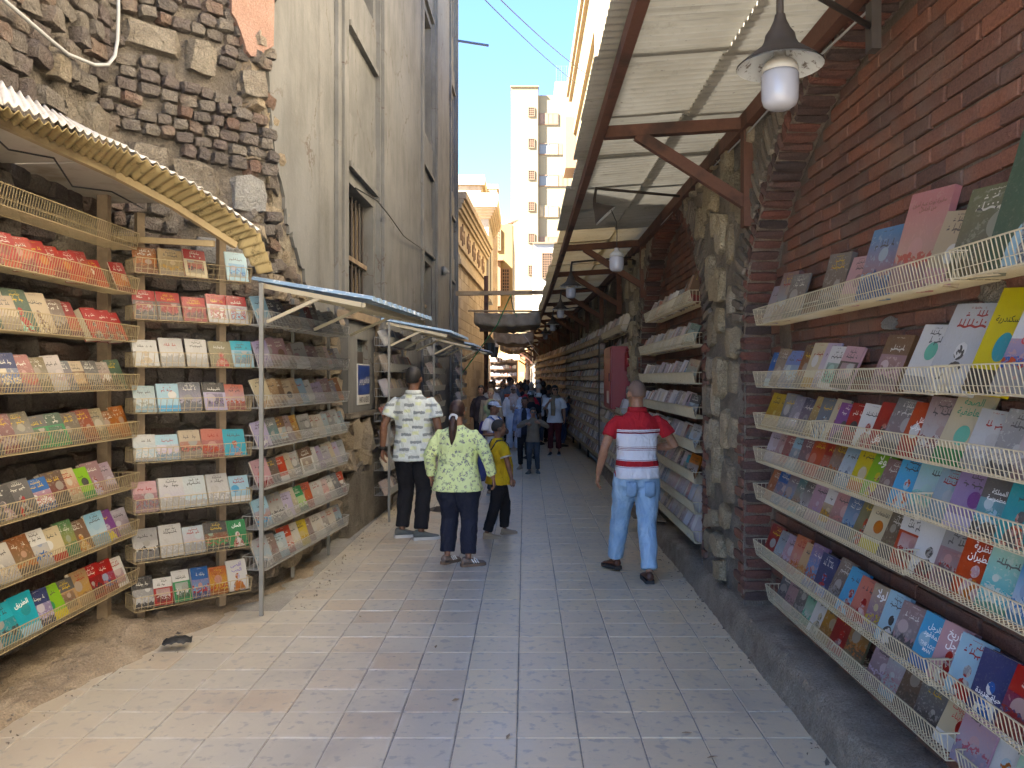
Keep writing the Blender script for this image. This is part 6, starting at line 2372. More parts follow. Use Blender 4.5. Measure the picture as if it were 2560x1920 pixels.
steel_rack('first from the camera', (-1.93, 5.95), (-1.73, 7.86), ZC, 2.45, M_wire_grey, 0.026, fillC)
steel_rack('second from the camera, left of the standing man', (-1.645, 9.75), (-1.575, 11.6), ZC, 2.43, M_wire_grey, 0.04, fillD, 0.72, solid=True)
steel_rack('third from the camera', (-1.575, 13.9), (-1.53, 15.4), ZC, 2.45, M_wire_grey, 0.06, fillE, 0.66, solid=True)
steel_rack('farthest, with green rope tied to it', (-1.50, 18.9), (-1.47, 20.3), ZC, 2.50, M_wire_grey, 0.06, fillE, 0.62, solid=True)

# all farther books, joined: too many and too small to pick apart
k_ = NM('far_books')
rn = k_.n('ShaderNodeNewGeometry').outputs['Random Per Island']
cv = k_.ramp(rn, [(0.0, (0.05, 0.04, 0.04)), (0.13, (0.40, 0.33, 0.25)), (0.24, (0.10, 0.09, 0.11)), (0.36, (0.58, 0.56, 0.52)), (0.45, (0.20, 0.10, 0.09)), (0.55, (0.42, 0.42, 0.47)), (0.65, (0.52, 0.44, 0.32)), (0.74, (0.12, 0.14, 0.20)), (0.83, (0.40, 0.30, 0.28)), (0.9, (0.24, 0.30, 0.34)), (0.97, (0.36, 0.12, 0.08))])
nz = k_.noise(k_.pos(), 40.0, 3.0)
k_.p(Base_Color=k_.mix(k_.maprange(nz, 0.5, 0.62, 0.0, 0.5), cv, (0.40, 0.37, 0.33)), Roughness=0.4, Coat_Weight=0.25)
tag(FAR_BOOKS.build('books', k_.m, fix=False), 'hundreds of books packed in the farther racks', kind='stuff')
# bits of debris
db_ = empty('torn_black_bag', (-2.24, 5.12, 0.03), 0.3, 'torn dark bag lying in the dust below the corner rack', 'bag')
m = MB()
pts = []
for i in range(13):
    row = []
    for j in range(9):
        s, t = i / 12 - 0.5, j / 8 - 0.5
        row.append(V((s * 0.17, t * 0.11, 0.02 + 0.03 * (1 - 4 * s * s) * (1 - 3 * t * t) + 0.02 * mnoise.noise(V((s * 9, t * 9, 2))))))
    pts.append(row)
o = m.grid(pts).build('crumpled_film', M_black, db_, smooth=True)
o.modifiers.new('t', 'SOLIDIFY').thickness = 0.004
lt = [at(1715, 1845, 3.9), at(1270, 1845, 3.86), at(1650, 1400, 7.6), at(1140, 1750, 4.3), at(900, 1545, 5.8), at(1780, 1900, 3.65), at(1090, 1620, 5.15)]
for i, p in enumerate(lt):
    m = MB()
    m.add([(-0.025, 0, 0.001), (0, -0.009, 0.008), (0.03, 0.0, 0.004), (0, 0.011, 0.003)], [(0, 1, 2, 3)])
    o = m.build('dry_leaf', M_wood_old)
    o.modifiers.new('t', 'SOLIDIFY').thickness = 0.0015
    o.location = (p.x, p.y, 0.006)
    o.rotation_euler = (0, 0, i * 1.3)
    tag(o, ('curled dry leaf on the paving near the bottom edge, right of centre', 'small dry leaf on the paving at the bottom centre', 'dry leaf beside the right foot of the man in striped polo', 'dry leaf on the brownish tiles left of the long joint', 'dry leaf on the tiles below the first awning rack', 'dry leaf by the kerb at the bottom edge', 'dry leaf on the brown tiles in front of the woman')[i], 'leaf', 'dry leaves on the paving')

# ---------------------------------------------------------------- people
def skin_mat(name, c):
    k = NM(name)
    P = k.obj()
    n = k.noise(P, 22.0, 4.0, 0.6)
    col = k.mix(k.maprange(n, 0.35, 0.7), tuple(x * 1.1 for x in c), tuple(x * 0.8 for x in c))
    k.p(Base_Color=col, Roughness=0.5, Specular_IOR_Level=0.35, Normal=k.bump(k.noise(P, 90.0, 3.0), 0.15, 0.004))
    k.b.inputs['Subsurface Weight'].default_value = 0.08
    k.b.inputs['Subsurface Radius'].default_value = (0.01, 0.004, 0.002)
    return k.m


SK = {'tan': skin_mat('skin_tan', (0.30, 0.155, 0.095)), 'brown': skin_mat('skin_brown', (0.20, 0.10, 0.062)), 'olive': skin_mat('skin_olive', (0.36, 0.20, 0.13)), 'fair': skin_mat('skin_fair', (0.48, 0.29, 0.21))}


def hair_mat(name, c, c2, rough=0.55):
    k = NM(name)
    P = k.vmath('MULTIPLY', k.obj(), (140, 140, 22))
    n = k.noise(P, 1.0, 3.0, 0.6, 0.3)
    k.p(Base_Color=k.mix(n, c, c2), Roughness=rough, Normal=k.bump(n, 0.6, 0.008), Specular_IOR_Level=0.4)
    return k.m


HR = {'black': hair_mat('hair_black', (0.010, 0.009, 0.009), (0.03, 0.026, 0.024)), 'brown': hair_mat('hair_brown', (0.018, 0.009, 0.007), (0.055, 0.025, 0.018), 0.42), 'blond': hair_mat('hair_blond', (0.30, 0.19, 0.09), (0.48, 0.33, 0.17)),
      'grey': hair_mat('hair_grey', (0.33, 0.32, 0.31), (0.55, 0.54, 0.52)), 'shaved': hair_mat('hair_shaved', (0.20, 0.125, 0.09), (0.12, 0.085, 0.07), 0.8)}
_cm = {}


def cl(c, c2=None, fold=0.6):
    key = (c, c2, fold)
    if key not in _cm: _cm[key] = cloth_mat('cloth_%d' % len(_cm), c, c2, 0.88, fold)
    return _cm[key]


def stripes_mat():
    k = NM('striped_polo')
    P = k.obj()
    x, y, z = k.sep(P)
    z = k.math('ADD', z, k.math('MULTIPLY', k.math('SUBTRACT', k.noise(P, 5.0, 2.0), 0.5), 0.015))
    r, w, d = (0.36, 0.016, 0.024), (0.64, 0.65, 0.70), (0.16, 0.012, 0.03)

    def bd(a, b): return k.math('MULTIPLY', k.math('GREATER_THAN', z, a), k.math('LESS_THAN', z, b))
    col = k.mix(k.math('GREATER_THAN', z, 1.318), w, r)
    for (a, b, c) in ((1.283, 1.298, d), (1.305, 1.309, d), (1.165, 1.169, d), (1.150, 1.156, d), (1.138, 1.142, d), (0.998, 1.045, r), (1.050, 1.054, d), (0.988, 0.992, d)):
        col = k.mix(bd(a, b), col, c)
    arm = k.math('GREATER_THAN', k.math('ABSOLUTE', x), 0.196)
    col = k.mix(arm, col, r)
    h = k.noise(k.vmath('MULTIPLY', P, (9, 9, 6)), 1.4, 3.0, 0.5, 1.2)
    k.p(Base_Color=col, Roughness=0.85, Specular_IOR_Level=0.2, Normal=k.bump(h, 0.6, 0.035))
    return k.m


def dash_mat():
    k = NM('brush_print_shirt')
    P = k.obj()
    nz = k.noise(P, 26.0, 4.0, 0.7, 0.0, True)
    Q = k.vmath('ADD', P, k.vmath('SCALE', k.vmath('SUBTRACT', nz, (0.5, 0.5, 0.5)), 0.035))
    x, y, z = k.sep(Q)
    row = k.math('FLOOR', k.math('MULTIPLY', z, 13.5))
    u = k.math('FRACT', k.math('ADD', k.math('MULTIPLY', x, 4.6), k.math('MULTIPLY', row, 0.47)))
    v = k.math('FRACT', k.math('MULTIPLY', z, 13.5))

    def bd(q, a, b): return k.math('MULTIPLY', k.math('GREATER_THAN', q, a), k.math('LESS_THAN', q, b))
    m1 = k.math('MULTIPLY', bd(u, 0.12, 0.62), bd(v, 0.22, 0.60))
    m2 = k.math('MULTIPLY', bd(u, 0.66, 0.94), bd(v, 0.40, 0.85))
    base = k.mix(k.noise(P, 8.0, 3.0), (0.62, 0.66, 0.64), (0.52, 0.58, 0.58))
    col = k.mix(k.math('MULTIPLY', m2, 0.5), base, (0.62, 0.66, 0.22))
    col = k.mix(k.math('MULTIPLY', m1, 0.85), col, (0.19, 0.215, 0.23))
    h = k.noise(k.vmath('MULTIPLY', P, (9, 9, 5)), 1.2, 3.0, 0.5, 1.2)
    k.p(Base_Color=col, Roughness=0.85, Specular_IOR_Level=0.2, Normal=k.bump(h, 0.6, 0.04))
    return k.m


def floral_mat():
    k = NM('floral_blouse')
    P = k.obj()
    nz = k.noise(P, 30.0, 3.0, 0.6, 0.0, True)
    Q = k.vmath('ADD', P, k.vmath('SCALE', nz, 0.05))
    v = k.voro(Q, 21.0)
    n = k.noise(P, 85.0, 3.0, 0.6, 1.0)
    n2 = k.noise(P, 12.0, 2.0)
    m = k.math('MULTIPLY', k.math('LESS_THAN', v, 0.40), k.math('GREATER_THAN', n, 0.49))
    st = k.math('MULTIPLY', k.math('LESS_THAN', k.voro(Q, 12.0, 'DISTANCE_TO_EDGE'), 0.035), k.math('GREATER_THAN', n2, 0.55))
    col = k.mix(k.noise(P, 6.0, 3.0), (0.60, 0.71, 0.27), (0.68, 0.76, 0.42))
    col = k.mix(k.math('MULTIPLY', st, 0.7), col, (0.20, 0.26, 0.18))
    col = k.mix(k.math('MULTIPLY', m, 0.9), col, (0.12, 0.125, 0.17))
    h = k.noise(k.vmath('MULTIPLY', P, (9, 9, 6)), 1.3, 3.0, 0.5, 1.2)
    k.p(Base_Color=col, Roughness=0.8, Specular_IOR_Level=0.2, Normal=k.bump(h, 0.6, 0.04))
    return k.m


def jeans_mat():
    k = NM('pale_jeans')
    P = k.obj()
    x, y, z = k.sep(P)
    n = k.noise(k.vmath('MULTIPLY', P, (8, 8, 4)), 1.0, 4.0, 0.6, 0.8)
    f = k.noise(P, 260.0, 2.0)
    col = k.mix(k.maprange(n, 0.4, 0.65), (0.20, 0.34, 0.53), (0.36, 0.52, 0.68))
    col = k.mix(k.math('MULTIPLY', f, 0.35), col, (0.42, 0.55, 0.68))
    k.p(Base_Color=col, Roughness=0.85, Specular_IOR_Level=0.2, Normal=k.bump(n, 0.7, 0.045))
    return k.m


CLOUD = bpy.data.textures.new('folds', 'CLOUDS')
CLOUD.noise_scale = 0.10
CLOUD.noise_depth = 2


def solid(name, mb, mat, parent, vox, smooth=4, fold=0.0):
    o = mb.build(name, mat, parent, True)
    r = o.modifiers.new('remesh', 'REMESH')
    r.mode = 'VOXEL'
    r.voxel_size = vox
    r.use_smooth_shade = True
    s = o.modifiers.new('smooth', 'SMOOTH')
    s.iterations = smooth
    s.factor = 0.5
    if fold:
        d = o.modifiers.new('folds', 'DISPLACE')
        d.texture = CLOUD
        d.strength = fold
        d.mid_level = 0.5
        d.texture_coords = 'LOCAL'
    return o


def ik(a, b, l1, l2, bend):
    d = b - a
    D = min(d.length, (l1 + l2) * 0.998)
    u = d.normalized()
    x = (l1 * l1 - l2 * l2 + D * D) / (2 * D)
    hh = math.sqrt(max(0.0, l1 * l1 - x * x))
    bv = V(bend) - u * V(bend).dot(u)
    bv.normalize()
    return a + u * x + bv * hh


def ring(z, w, d, y=0.0, n=20, p=2.4, x=0.0):
    out = []
    for k in range(n):
        a = 2 * PI * k / n
        c, s = math.cos(a), math.sin(a)
        out.append(V((x + w * math.copysign(abs(c) ** (2 / p), c), y + d * math.copysign(abs(s) ** (2 / p), s), z)))
    return out


def add_hand(mb, wr, d, palm, side, s=1.0, curl=0.35, lod=False):
    d, palm, side = V(d).normalized(), V(palm).normalized(), V(side).normalized()
    side = (side - d * side.dot(d)).normalized()
    palm = d.cross(side) if d.cross(side).dot(palm) > 0 else -d.cross(side)
    up = palm
    mb.tube([wr - d * 0.03, wr, wr + d * 0.04 * s, wr + d * 0.085 * s, wr + d * 0.10 * s], [(0.025 * s, 0.019 * s), (0.027 * s, 0.018 * s), (0.040 * s, 0.017 * s), (0.042 * s, 0.015 * s), (0.036 * s, 0.011 * s)], 12, up=up)
    for i, L in enumerate((0.074, 0.083, 0.077, 0.060)):
        p = wr + d * (0.088 - 0.006 * abs(i - 1)) * s + side * (0.031 - 0.0205 * i) * s
        r = 0.0092 * s * (0.9 if i == 3 else 1)
        pts, rad = [p - d * 0.02 * s], [r]
        ang = curl * (0.8 + 0.2 * i)
        for q, f in enumerate((0.42, 0.32, 0.26)):
            dd = d * math.cos(ang) + palm * math.sin(ang) + side * (0.09 - 0.06 * i)
            p = p + dd.normalized() * L * f * s
            pts.append(p)
            rad.append(r * (0.97, 0.9, 0.72)[q])
            ang += curl * 1.1
        mb.tube(pts, rad, 7)
    tb = wr + d * 0.022 * s + side * 0.024 * s
    t1 = tb + (d * 0.62 + side * 0.62 + palm * 0.35).normalized() * 0.042 * s
    t2 = t1 + (d * 0.85 + side * 0.28 + palm * 0.45).normalized() * 0.032 * s
    t3 = t2 + (d * 0.95 + palm * 0.4).normalized() * 0.024 * s
    mb.tube([tb, t1, t2, t3], [0.013 * s, 0.0115 * s, 0.0105 * s, 0.008 * s], 7)


ARM_D = {'L': ((-0.25, -0.03, 1.14), (-0.265, 0.05, 0.90)), 'R': ((0.25, -0.03, 1.14), (0.265, 0.05, 0.90))}


def person(label, X, Y, rot, h, skin='tan', hair=('short', 'black'), top=None, bottom=None, shoes=None, feet=None, arms=None, head=(0.0, 0.0), girth=1.0, belly=0.0, hips=1.0,
           vox=0.012, fem=False, extras=(), lean=0.0, group='people in the alley', legw=1.0):
    s = h / 1.75
    e = empty('person', (X, Y, 0.0), math.radians(rot), label, 'person', group)
    e.scale = (s, s, s)
    near_ = vox < 0.011
    feet = feet or {'L': (-0.11, 0.0, 0.0, 8), 'R': (0.11, 0.02, 0.0, -8)}
    arms = arms or {}
    top = top or {}
    tm = top.get('mat')
    lv = V((0, 1, 0)) * lean                      # the upper body leans forward

    def L_(p):
        p = V(p)
        k = max(0.0, (p.z - 0.9)) / 0.8
        return p + lv * k
    sh_w = 0.186 * (0.92 if fem else 1.0) * (0.6 + 0.4 * girth)
    B = MB()                                       # the body: one skin surface
    # head
    Hm = Euler((math.radians(head[1]), 0, math.radians(head[0]))).to_matrix()
    hc = L_((0, 0.012, 1.635))

    def H(p): return hc + Hm @ V(p)
    kid_ = 1.0 if h > 1.45 else 1.10
    hs = kid_
    B.ell(H((0, -0.008 * hs, 0.018 * hs)), (0.075 * hs, 0.094 * hs, 0.098 * hs), 20, 14, Hm)
    B.ell(H((0, 0.024 * hs, -0.040 * hs)), (0.058 * hs, 0.068 * hs, 0.080 * hs), 18, 12, Hm)
    B.tube([H((0, 0.088 * hs, 0.012)), H((0, 0.103 * hs, -0.018)), H((0, 0.104 * hs, -0.032))], [0.008, 0.012, 0.015], 8)
    B.ell(H((0, 0.082 * hs, -0.068)), (0.024, 0.012, 0.010), 10, 6, Hm)
    B.ell(H((0, 0.078 * hs, 0.026)), (0.045, 0.016, 0.010), 10, 6, Hm)
    for sg in (-1, 1):
        B.ell(H((sg * 0.077 * hs, -0.006, -0.008)), (0.010, 0.020, 0.032), 10, 8, Hm @ Euler((0.15, 0, sg * -0.4)).to_matrix())
    B.tube([L_((0, -0.012, 1.38)), L_((0, -0.01, 1.47)), hc + V((0, -0.02, -0.06)), hc], [0.075 * girth ** .5, 0.058, 0.054, 0.05], 14)
    # torso and hidden limbs under the clothes
    B.loft([ring(0.86, 0.15 * hips, 0.10), ring(1.05, 0.135 * girth, 0.095), ring(1.25, 0.15 * girth, 0.10), ring(1.38, 0.125 * girth, 0.075)])
    J = {}
    for sd, sg in (('L', -1), ('R', 1)):
        sh = L_((sg * sh_w, -0.005, 1.415))
        el, wr = arms.get(sd, ARM_D[sd])[:2]
        el, wr = V(el), V(wr)
        if sd not in arms:
            el = V((sg * (sh_w + 0.06 + 0.03 * (girth - 1)), el.y, el.z))
            wr = V((sg * (sh_w + 0.075 + 0.10 * max(0, hips - 1) + 0.06 * (girth - 1)), wr.y, wr.z))
        # keep natural lengths
        el = sh + (el - sh).normalized() * 0.285
        wr = el + (wr - el).normalized() * 0.25
        J[sd] = (sh, el, wr)
        g2 = 0.85 + 0.25 * (girth - 1) if fem else 0.95 + 0.35 * (girth - 1)
        B.tube([sh - V((sg * 0.05, 0, 0.03)), sh - V((sg * 0.01, 0, 0.025)), sh.lerp(el, 0.5), el, el.lerp(wr, 0.3), wr], [0.030, 0.034 * g2, 0.044 * g2, 0.040 * g2, 0.041 * g2, 0.026], 12)
        opt = arms.get(sd, ())
        hd = V(opt[2]) if len(opt) > 2 and opt[2] else (wr - el).normalized() * 0.6 + V((0, 0.05, -0.5))
        pn = V(opt[3]) if len(opt) > 3 and opt[3] else V((-sg, 0, 0))
        sdv = V(opt[4]) if len(opt) > 4 and opt[4] else V((0, 1, 0))
        add_hand(B, wr, hd, pn, sdv, 0.95 if not fem else 0.88, 0.38)
    K = {}
    for sd, sg in (('L', -1), ('R', 1)):
        fx_, fy_, fz_, fyaw = feet[sd][:4]
        an = V((fx_, fy_ - 0.03, fz_ + 0.085))
        hp = V((sg * 0.088 * (0.7 + 0.3 * hips), 0.0, 0.90))
        kn = ik(hp, an, 0.425, 0.415, (0.0, 1.0, 0.0))
        K[sd] = (hp, kn, an)
        B.tube([hp, hp.lerp(kn, 0.5), kn, kn.lerp(an, 0.35), an], [0.075, 0.065, 0.048, 0.047, 0.032], 10)
    sk = SK[skin]
    bo = solid('body', B, sk, e, 0.0055 if near_ else vox, 3)
    # eyes, brows and mouth
    if near_ is False or head[0]:
        m = MB()
        for sg in (-1, 1):
            m.ell(H((sg * 0.030 * hs, 0.083 * hs, 0.008)), (0.013, 0.008, 0.007), 8, 6, Hm)
        m.build('eyes', M_black, bo, True)
        m = MB()
        for sg in (-1, 1):
            m.tube([H((sg * 0.014 * hs, 0.092 * hs, 0.026)), H((sg * 0.046 * hs, 0.083 * hs, 0.028))], 0.0045, 6)
        m.build('eyebrows', HR['black'], bo, True)
        m = MB()
        m.ell(H((0, 0.091 * hs, -0.068)), (0.021, 0.006, 0.006), 8, 6, Hm)
        m.build('lips', cl((0.30, 0.09, 0.07)), bo, True)
    # hair
    hst, hcol = hair
    if hst not in ('none', 'hijab'):
        grow = {'shaved': 1.02, 'short': 1.09, 'tail': 1.11, 'bob': 1.16, 'curly': 1.16}[hst]
        low = {'shaved': -0.62, 'short': -0.55, 'tail': -0.75, 'bob': -1.0, 'curly': -0.7}[hst]

        def hfn(d):
            k = grow
            if d.y > 0.30 and d.z < 0.42 - 0.25 * (d.y < 0.5): k = 0.80
            if d.z < low: k *= 0.80
            if abs(d.x) > 0.8 and d.z < -0.15 and d.y > -0.25 and hst in ('short', 'shaved'): k = 0.84
            k += 0.025 * mnoise.noise(d * 6.0) * (0.3 if hst == 'shaved' else 1)
            return k
        m = MB()
        m.ell(H((0, -0.010 * hs, 0.016 * hs)), (0.076 * hs, 0.096 * hs, 0.100 * hs), 28, 18, Hm, hfn)
        if hst == 'bob':
            m.ell(H((0, -0.035, -0.06)), (0.085, 0.07, 0.085), 18, 10, Hm)
        if hst == 'tail':
            m.ell(H((0, -0.085, -0.045)), (0.035, 0.035, 0.04), 12, 8, Hm)
        ho = m.build('hair', HR[hcol], e, True)
        if near_:
            r = ho.modifiers.new('smooth', 'SMOOTH')
            r.iterations = 2
        if hst == 'tail':
            m = MB()
            m.tube([H((0.0, -0.10, -0.055)), H((0.005, -0.135, -0.10)), H((0.008, -0.14, -0.17)), H((0.0, -0.135, -0.25)), H((-0.006, -0.13, -0.33)), H((-0.008, -0.128, -0.37))], [0.026, 0.042, 0.045, 0.036, 0.018, 0.004], 14)
            m.build('ponytail', HR[hcol], e, True)
            m = MB()
            for q in range(14):
                a = 2 * PI * q / 14
                m.ell(H((0.038 * math.cos(a), -0.112 + 0.008 * math.sin(3 * a), -0.062 + 0.030 * math.sin(a))), (0.015, 0.015, 0.014), 8, 6)
            m.build('scrunchie', cl((0.66, 0.67, 0.70)), e, True)
    # trousers
    bt = bottom or {}
    T_ = MB()
    lw = legw
    T_.loft([ring(1.02, 0.135 * girth * (0.94 if fem else 1), 0.095 + 0.02 * belly, 0.01), ring(0.96, 0.158 * hips, 0.108 + 0.01 * belly), ring(0.89, 0.180 * hips, 0.128 * (0.6 + 0.4 * hips), -0.012 * hips), ring(0.82, 0.172 * hips, 0.115 * (0.6 + 0.4 * hips), -0.012), ring(0.77, 0.11 * hips, 0.08)])
    for sd, sg in (('L', -1), ('R', 1)):
        hp, kn, an = K[sd]
        hem = bt.get('hem', 0.03)
        end = an - (an - kn).normalized() * hem
        flare = bt.get('flare', 1.0)
        T_.tube([hp + V((0, 0, 0.02)), hp.lerp(kn, 0.35), hp.lerp(kn, 0.7), kn, kn.lerp(an, 0.3), kn.lerp(an, 0.7), end],
                [0.098 * lw * (0.6 + 0.4 * hips), 0.095 * lw * (0.5 + 0.5 * hips), 0.082 * lw, 0.073 * lw, 0.071 * lw, 0.064 * lw * flare, 0.060 * lw * flare], 16)
    to = solid('trousers', T_, bt.get('mat'), e, 0.010 if near_ else max(vox, 0.014), 5, 0.024 if near_ else 0.012)
    if bt.get('pockets'):
        m = MB()
        for sg in (-1, 1):
            pts = []
            for i in range(5):
                row = []
                for j in range(6):
                    x = sg * (0.035 + 0.095 * i / 4)
                    z = 0.868 - 0.125 * j / 5 - (0.02 * (1 - abs(i / 2 - 1)) if j == 5 else 0)
                    yy = -0.146 - 0.012 * math.sin(PI * j / 5) + 0.9 * max(0, abs(x) - 0.075) ** 1.6
                    row.append(V((x, yy - 0.004, z)))
                pts.append(row)
            m.grid(pts)
        o = m.build('back_pockets', bt['pockets'], to, True)
        o.modifiers.new('t', 'SOLIDIFY').thickness = 0.008
    # shoes
    for sd, sg in (('L', -1), ('R', 1)):
        fx_, fy_, fz_, fyaw = feet[sd][:4]
        pit = feet[sd][4] if len(feet[sd]) > 4 else 0.0
        Rm = Matrix.Translation((fx_, fy_, fz_)) @ Euler((math.radians(pit), 0, math.radians(fyaw))).to_matrix().to_4x4()
        um, sm = shoes
        secs = [(-0.085, 0.030, 0.085), (-0.07, 0.037, 0.105), (-0.03, 0.039, 0.110), (0.02, 0.040, 0.092), (0.07, 0.046, 0.068), (0.12, 0.048, 0.056), (0.16, 0.041, 0.048), (0.182, 0.024, 0.040)]
        m = MB()
        m.loft([[V((w * math.cos(a) * (1.0 if math.sin(a) < 0.3 else 0.82), y, 0.022 + (hh - 0.022) * (0.5 + 0.5 * math.sin(a)))) for a in [2 * PI * q / 14 for q in range(14)]] for (y, w, hh) in secs])
        m.xf(Rm)
        sh_o = m.build('shoe', um, e, True)
        sh_o.modifiers.new('sub', 'SUBSURF').render_levels = 1
        m = MB()
        m.loft([[V((w * 1.07 * c, y * 1.03, z)) for c, z in ((-1, 0.0), (1, 0.0), (1.03, 0.016), (1, 0.03), (-1, 0.03), (-1.03, 0.016))] for (y, w, hh) in secs])
        m.xf(Rm)
        m.build('sole', sm, sh_o, False)
        if shoes[0] is SHOE_W:
            m = MB()
            for q in range(3):
                for sgn in (-1, 1):
                    m.bar((sgn * 0.0455, 0.045 + q * 0.026, 0.035), (sgn * 0.034, 0.015 + q * 0.026, 0.082), 0.004, 0.011, up=(0, 1, 0.4))
            m.xf(Rm)
            m.build('stripe', INKS['white'], sh_o)
    # shirt
    if tm:
        hem = top.get('hem', 0.88)
        fl = top.get('flare', 1.0)
        S_ = MB()
        g_ = girth
        by = 0.035 * belly
        bust = 0.018 if fem else 0.0
        S_.loft([[L_(p) for p in q] for q in (
            ring(hem, 0.184 * max(g_ * 0.98, hips * 1.05) * fl, 0.158 * fl * (0.6 + 0.4 * hips) + by * 0.6, by * 0.5 - 0.014 * hips), ring(hem + 0.08, 0.180 * max(g_, hips * 1.0) * fl, 0.152 * (0.6 + 0.4 * hips) + by * 0.7, by * 0.5 - 0.012), ring(1.08, 0.164 * g_ * (0.97 if fem else 1), 0.130 + by * 0.8, by * 0.8),
            ring(1.22, 0.170 * g_, 0.122 + by * 0.7 + bust, by * 0.5 + bust), ring(1.33, 0.178 * g_, 0.118 + by * 0.3 + bust * 0.6, bust * 0.5), ring(1.395, 0.158 * g_, 0.102, -0.008), ring(1.44, 0.115 * g_, 0.084, -0.012), ring(1.475, 0.082, 0.070, -0.012), ring(1.492, 0.070, 0.064, -0.010))])
        sl = top.get('sleeve', 0.55)
        for sd, sg in (('L', -1), ('R', 1)):
            sh, el, wr = J[sd]
            a0 = sh - V((sg * 0.075, 0, 0.035))
            k_s = top.get('sw', 1.0)
            g3 = (0.9 + 0.35 * (girth - 1)) * k_s
            if sl <= 1.0:
                en_ = sh.lerp(el, sl)
                S_.tube([a0, sh + V((-sg * 0.012, 0, -0.022)), sh.lerp(en_, 0.4), sh.lerp(en_, 0.7), en_], [0.048, 0.050 * g3, 0.060 * g3, 0.066 * g3, 0.070 * g3], 14)
            else:
                en_ = el.lerp(wr, sl - 1.0)
                S_.tube([a0, sh + V((-sg * 0.012, 0, -0.022)), sh.lerp(el, 0.5), el, el.lerp(en_, 0.5), en_], [0.048, 0.050 * g3, 0.059 * g3, 0.054 * g3, 0.048 * g3, 0.042 * g3], 14)
        so_ = solid('shirt', S_, tm, e, 0.009 if near_ else max(vox, 0.014), 9 if near_ else 5, top.get('fold', 0.02 if near_ else 0.01))
        if top.get('collar'):
            m = MB()
            rings = []
            for q, (rx, ry, z) in enumerate(((0.074, 0.068, 1.475), (0.070, 0.066, 1.515), (0.080, 0.076, 1.512), (0.092, 0.086, 1.472))):
                rings.append([L_(p) for p in ring(z, rx, ry, -0.010, 20, 2.0)])
            m.loft(rings, False)
            o = m.build('collar', top['collar'], so_, True)
            o.modifiers.new('t', 'SOLIDIFY').thickness = 0.004
        if top.get('cuff'):
            m = MB()
            for sd in 'LR':
                sh, el, wr = J[sd]
                en_ = sh.lerp(el, sl)
                m.tube([en_ - (el - sh).normalized() * 0.012, en_ + (el - sh).normalized() * 0.006], 0.0715 * (0.9 + 0.35 * (girth - 1)) * top.get('sw', 1.0), 16)
            m.build('sleeve_band', top['cuff'], so_, True)
    # extras
    for ex in extras:
        if ex[0] == 'cap':
            m = MB()
            m.ell(H((0, -0.008, 0.028)), (0.085 * hs, 0.106 * hs, 0.096 * hs), 22, 14, Hm, lambda d: 1.0 if d.z > 0.05 else 0.8)
            o = m.build('cap', ex[1], e, True)
            m = MB()
            pts = []
            sgn = -1 if len(ex) > 2 and ex[2] == 'back' else 1
            for i in range(9):
                a = -0.9 + 1.8 * i / 8
                pts.append([H((0.078 * hs * math.sin(a), sgn * (0.088 * hs * math.cos(a) + 0.005 + t_ * 0.075 * math.cos(a * 1.2)), 0.045 - 0.018 * t_ - 0.012 * (a / 0.9) ** 2)) for t_ in (0, 0.5, 1)])
            m.grid(pts)
            b_ = m.build('bill', ex[1], o, True)
            b_.modifiers.new('t', 'SOLIDIFY').thickness = 0.005
        elif ex[0] in ('glasses', 'sunglasses', 'headglasses'):
            zo = 0.008 if ex[0] != 'headglasses' else 0.095
            yo = 0.100 if ex[0] != 'headglasses' else 0.070
            if len(ex) > 1 and ex[1] == 'back': yo = -0.02
            m = MB()
            for sg in (-1, 1):
                m.ell(H((sg * 0.032 * hs, yo * hs, zo)), (0.026, 0.005, 0.019), 14, 8, Hm)
                m.tube([H((sg * 0.058 * hs, (yo - 0.005) * hs, zo)), H((sg * 0.082 * hs, yo - 0.09, zo))], 0.003, 6)
            m.tube([H((-0.012, yo * hs, zo + 0.004)), H((0.012, yo * hs, zo + 0.004))], 0.003, 6)
            m.build('glasses', M_glass if ex[0] == 'glasses' else M_black, e, True)
        elif ex[0] == 'watch':
            sh, el, wr = J[ex[1]]
            d = (wr - el).normalized()
            m = MB()
            m.tube([wr - d * 0.035, wr - d * 0.005], (0.034), 14)
            m.build('watch', M_black, e, True)
        elif ex[0] == 'hijab':
            def hj(d):
                k = 1.0
                if d.y > 0.42 and abs(d.x) < 0.62 and -0.75 < d.z < 0.62: k = 0.62
                return k
            m = MB()
            m.ell(H((0, -0.004, 0.005)), (0.094, 0.112, 0.125), 30, 20, Hm, hj)
            m.loft([[L_(p) for p in q] for q in (ring(1.56, 0.070, 0.075, -0.01), ring(1.50, 0.095, 0.095, 0.0), ring(1.44, 0.145, 0.115, 0.0), ring(1.38, 0.15, 0.12, 0.01))])
            m.tube([L_((-0.05, 0.105, 1.44)), L_((-0.045, 0.135, 1.30)), L_((-0.03, 0.14, 1.12)), L_((-0.02, 0.135, 1.02))], [(0.05, 0.02), (0.055, 0.02), (0.06, 0.018), (0.05, 0.012)], 10, up=(0, 1, 0))
            m.tube([L_((0.05, 0.105, 1.44)), L_((0.04, 0.14, 1.30)), L_((0.03, 0.145, 1.10))], [(0.05, 0.02), (0.05, 0.02), (0.045, 0.014)], 10, up=(0, 1, 0))
            m.build('headscarf', ex[1], e, True)
        elif ex[0] == 'scarf':
            m = MB()
            n = 22
            m.tube([L_((0.095 * math.cos(2 * PI * q / n), -0.005 + 0.088 * math.sin(2 * PI * q / n), 1.475 + 0.016 * math.sin(4 * PI * q / n))) for q in range(n + 1)], 0.036, 10)
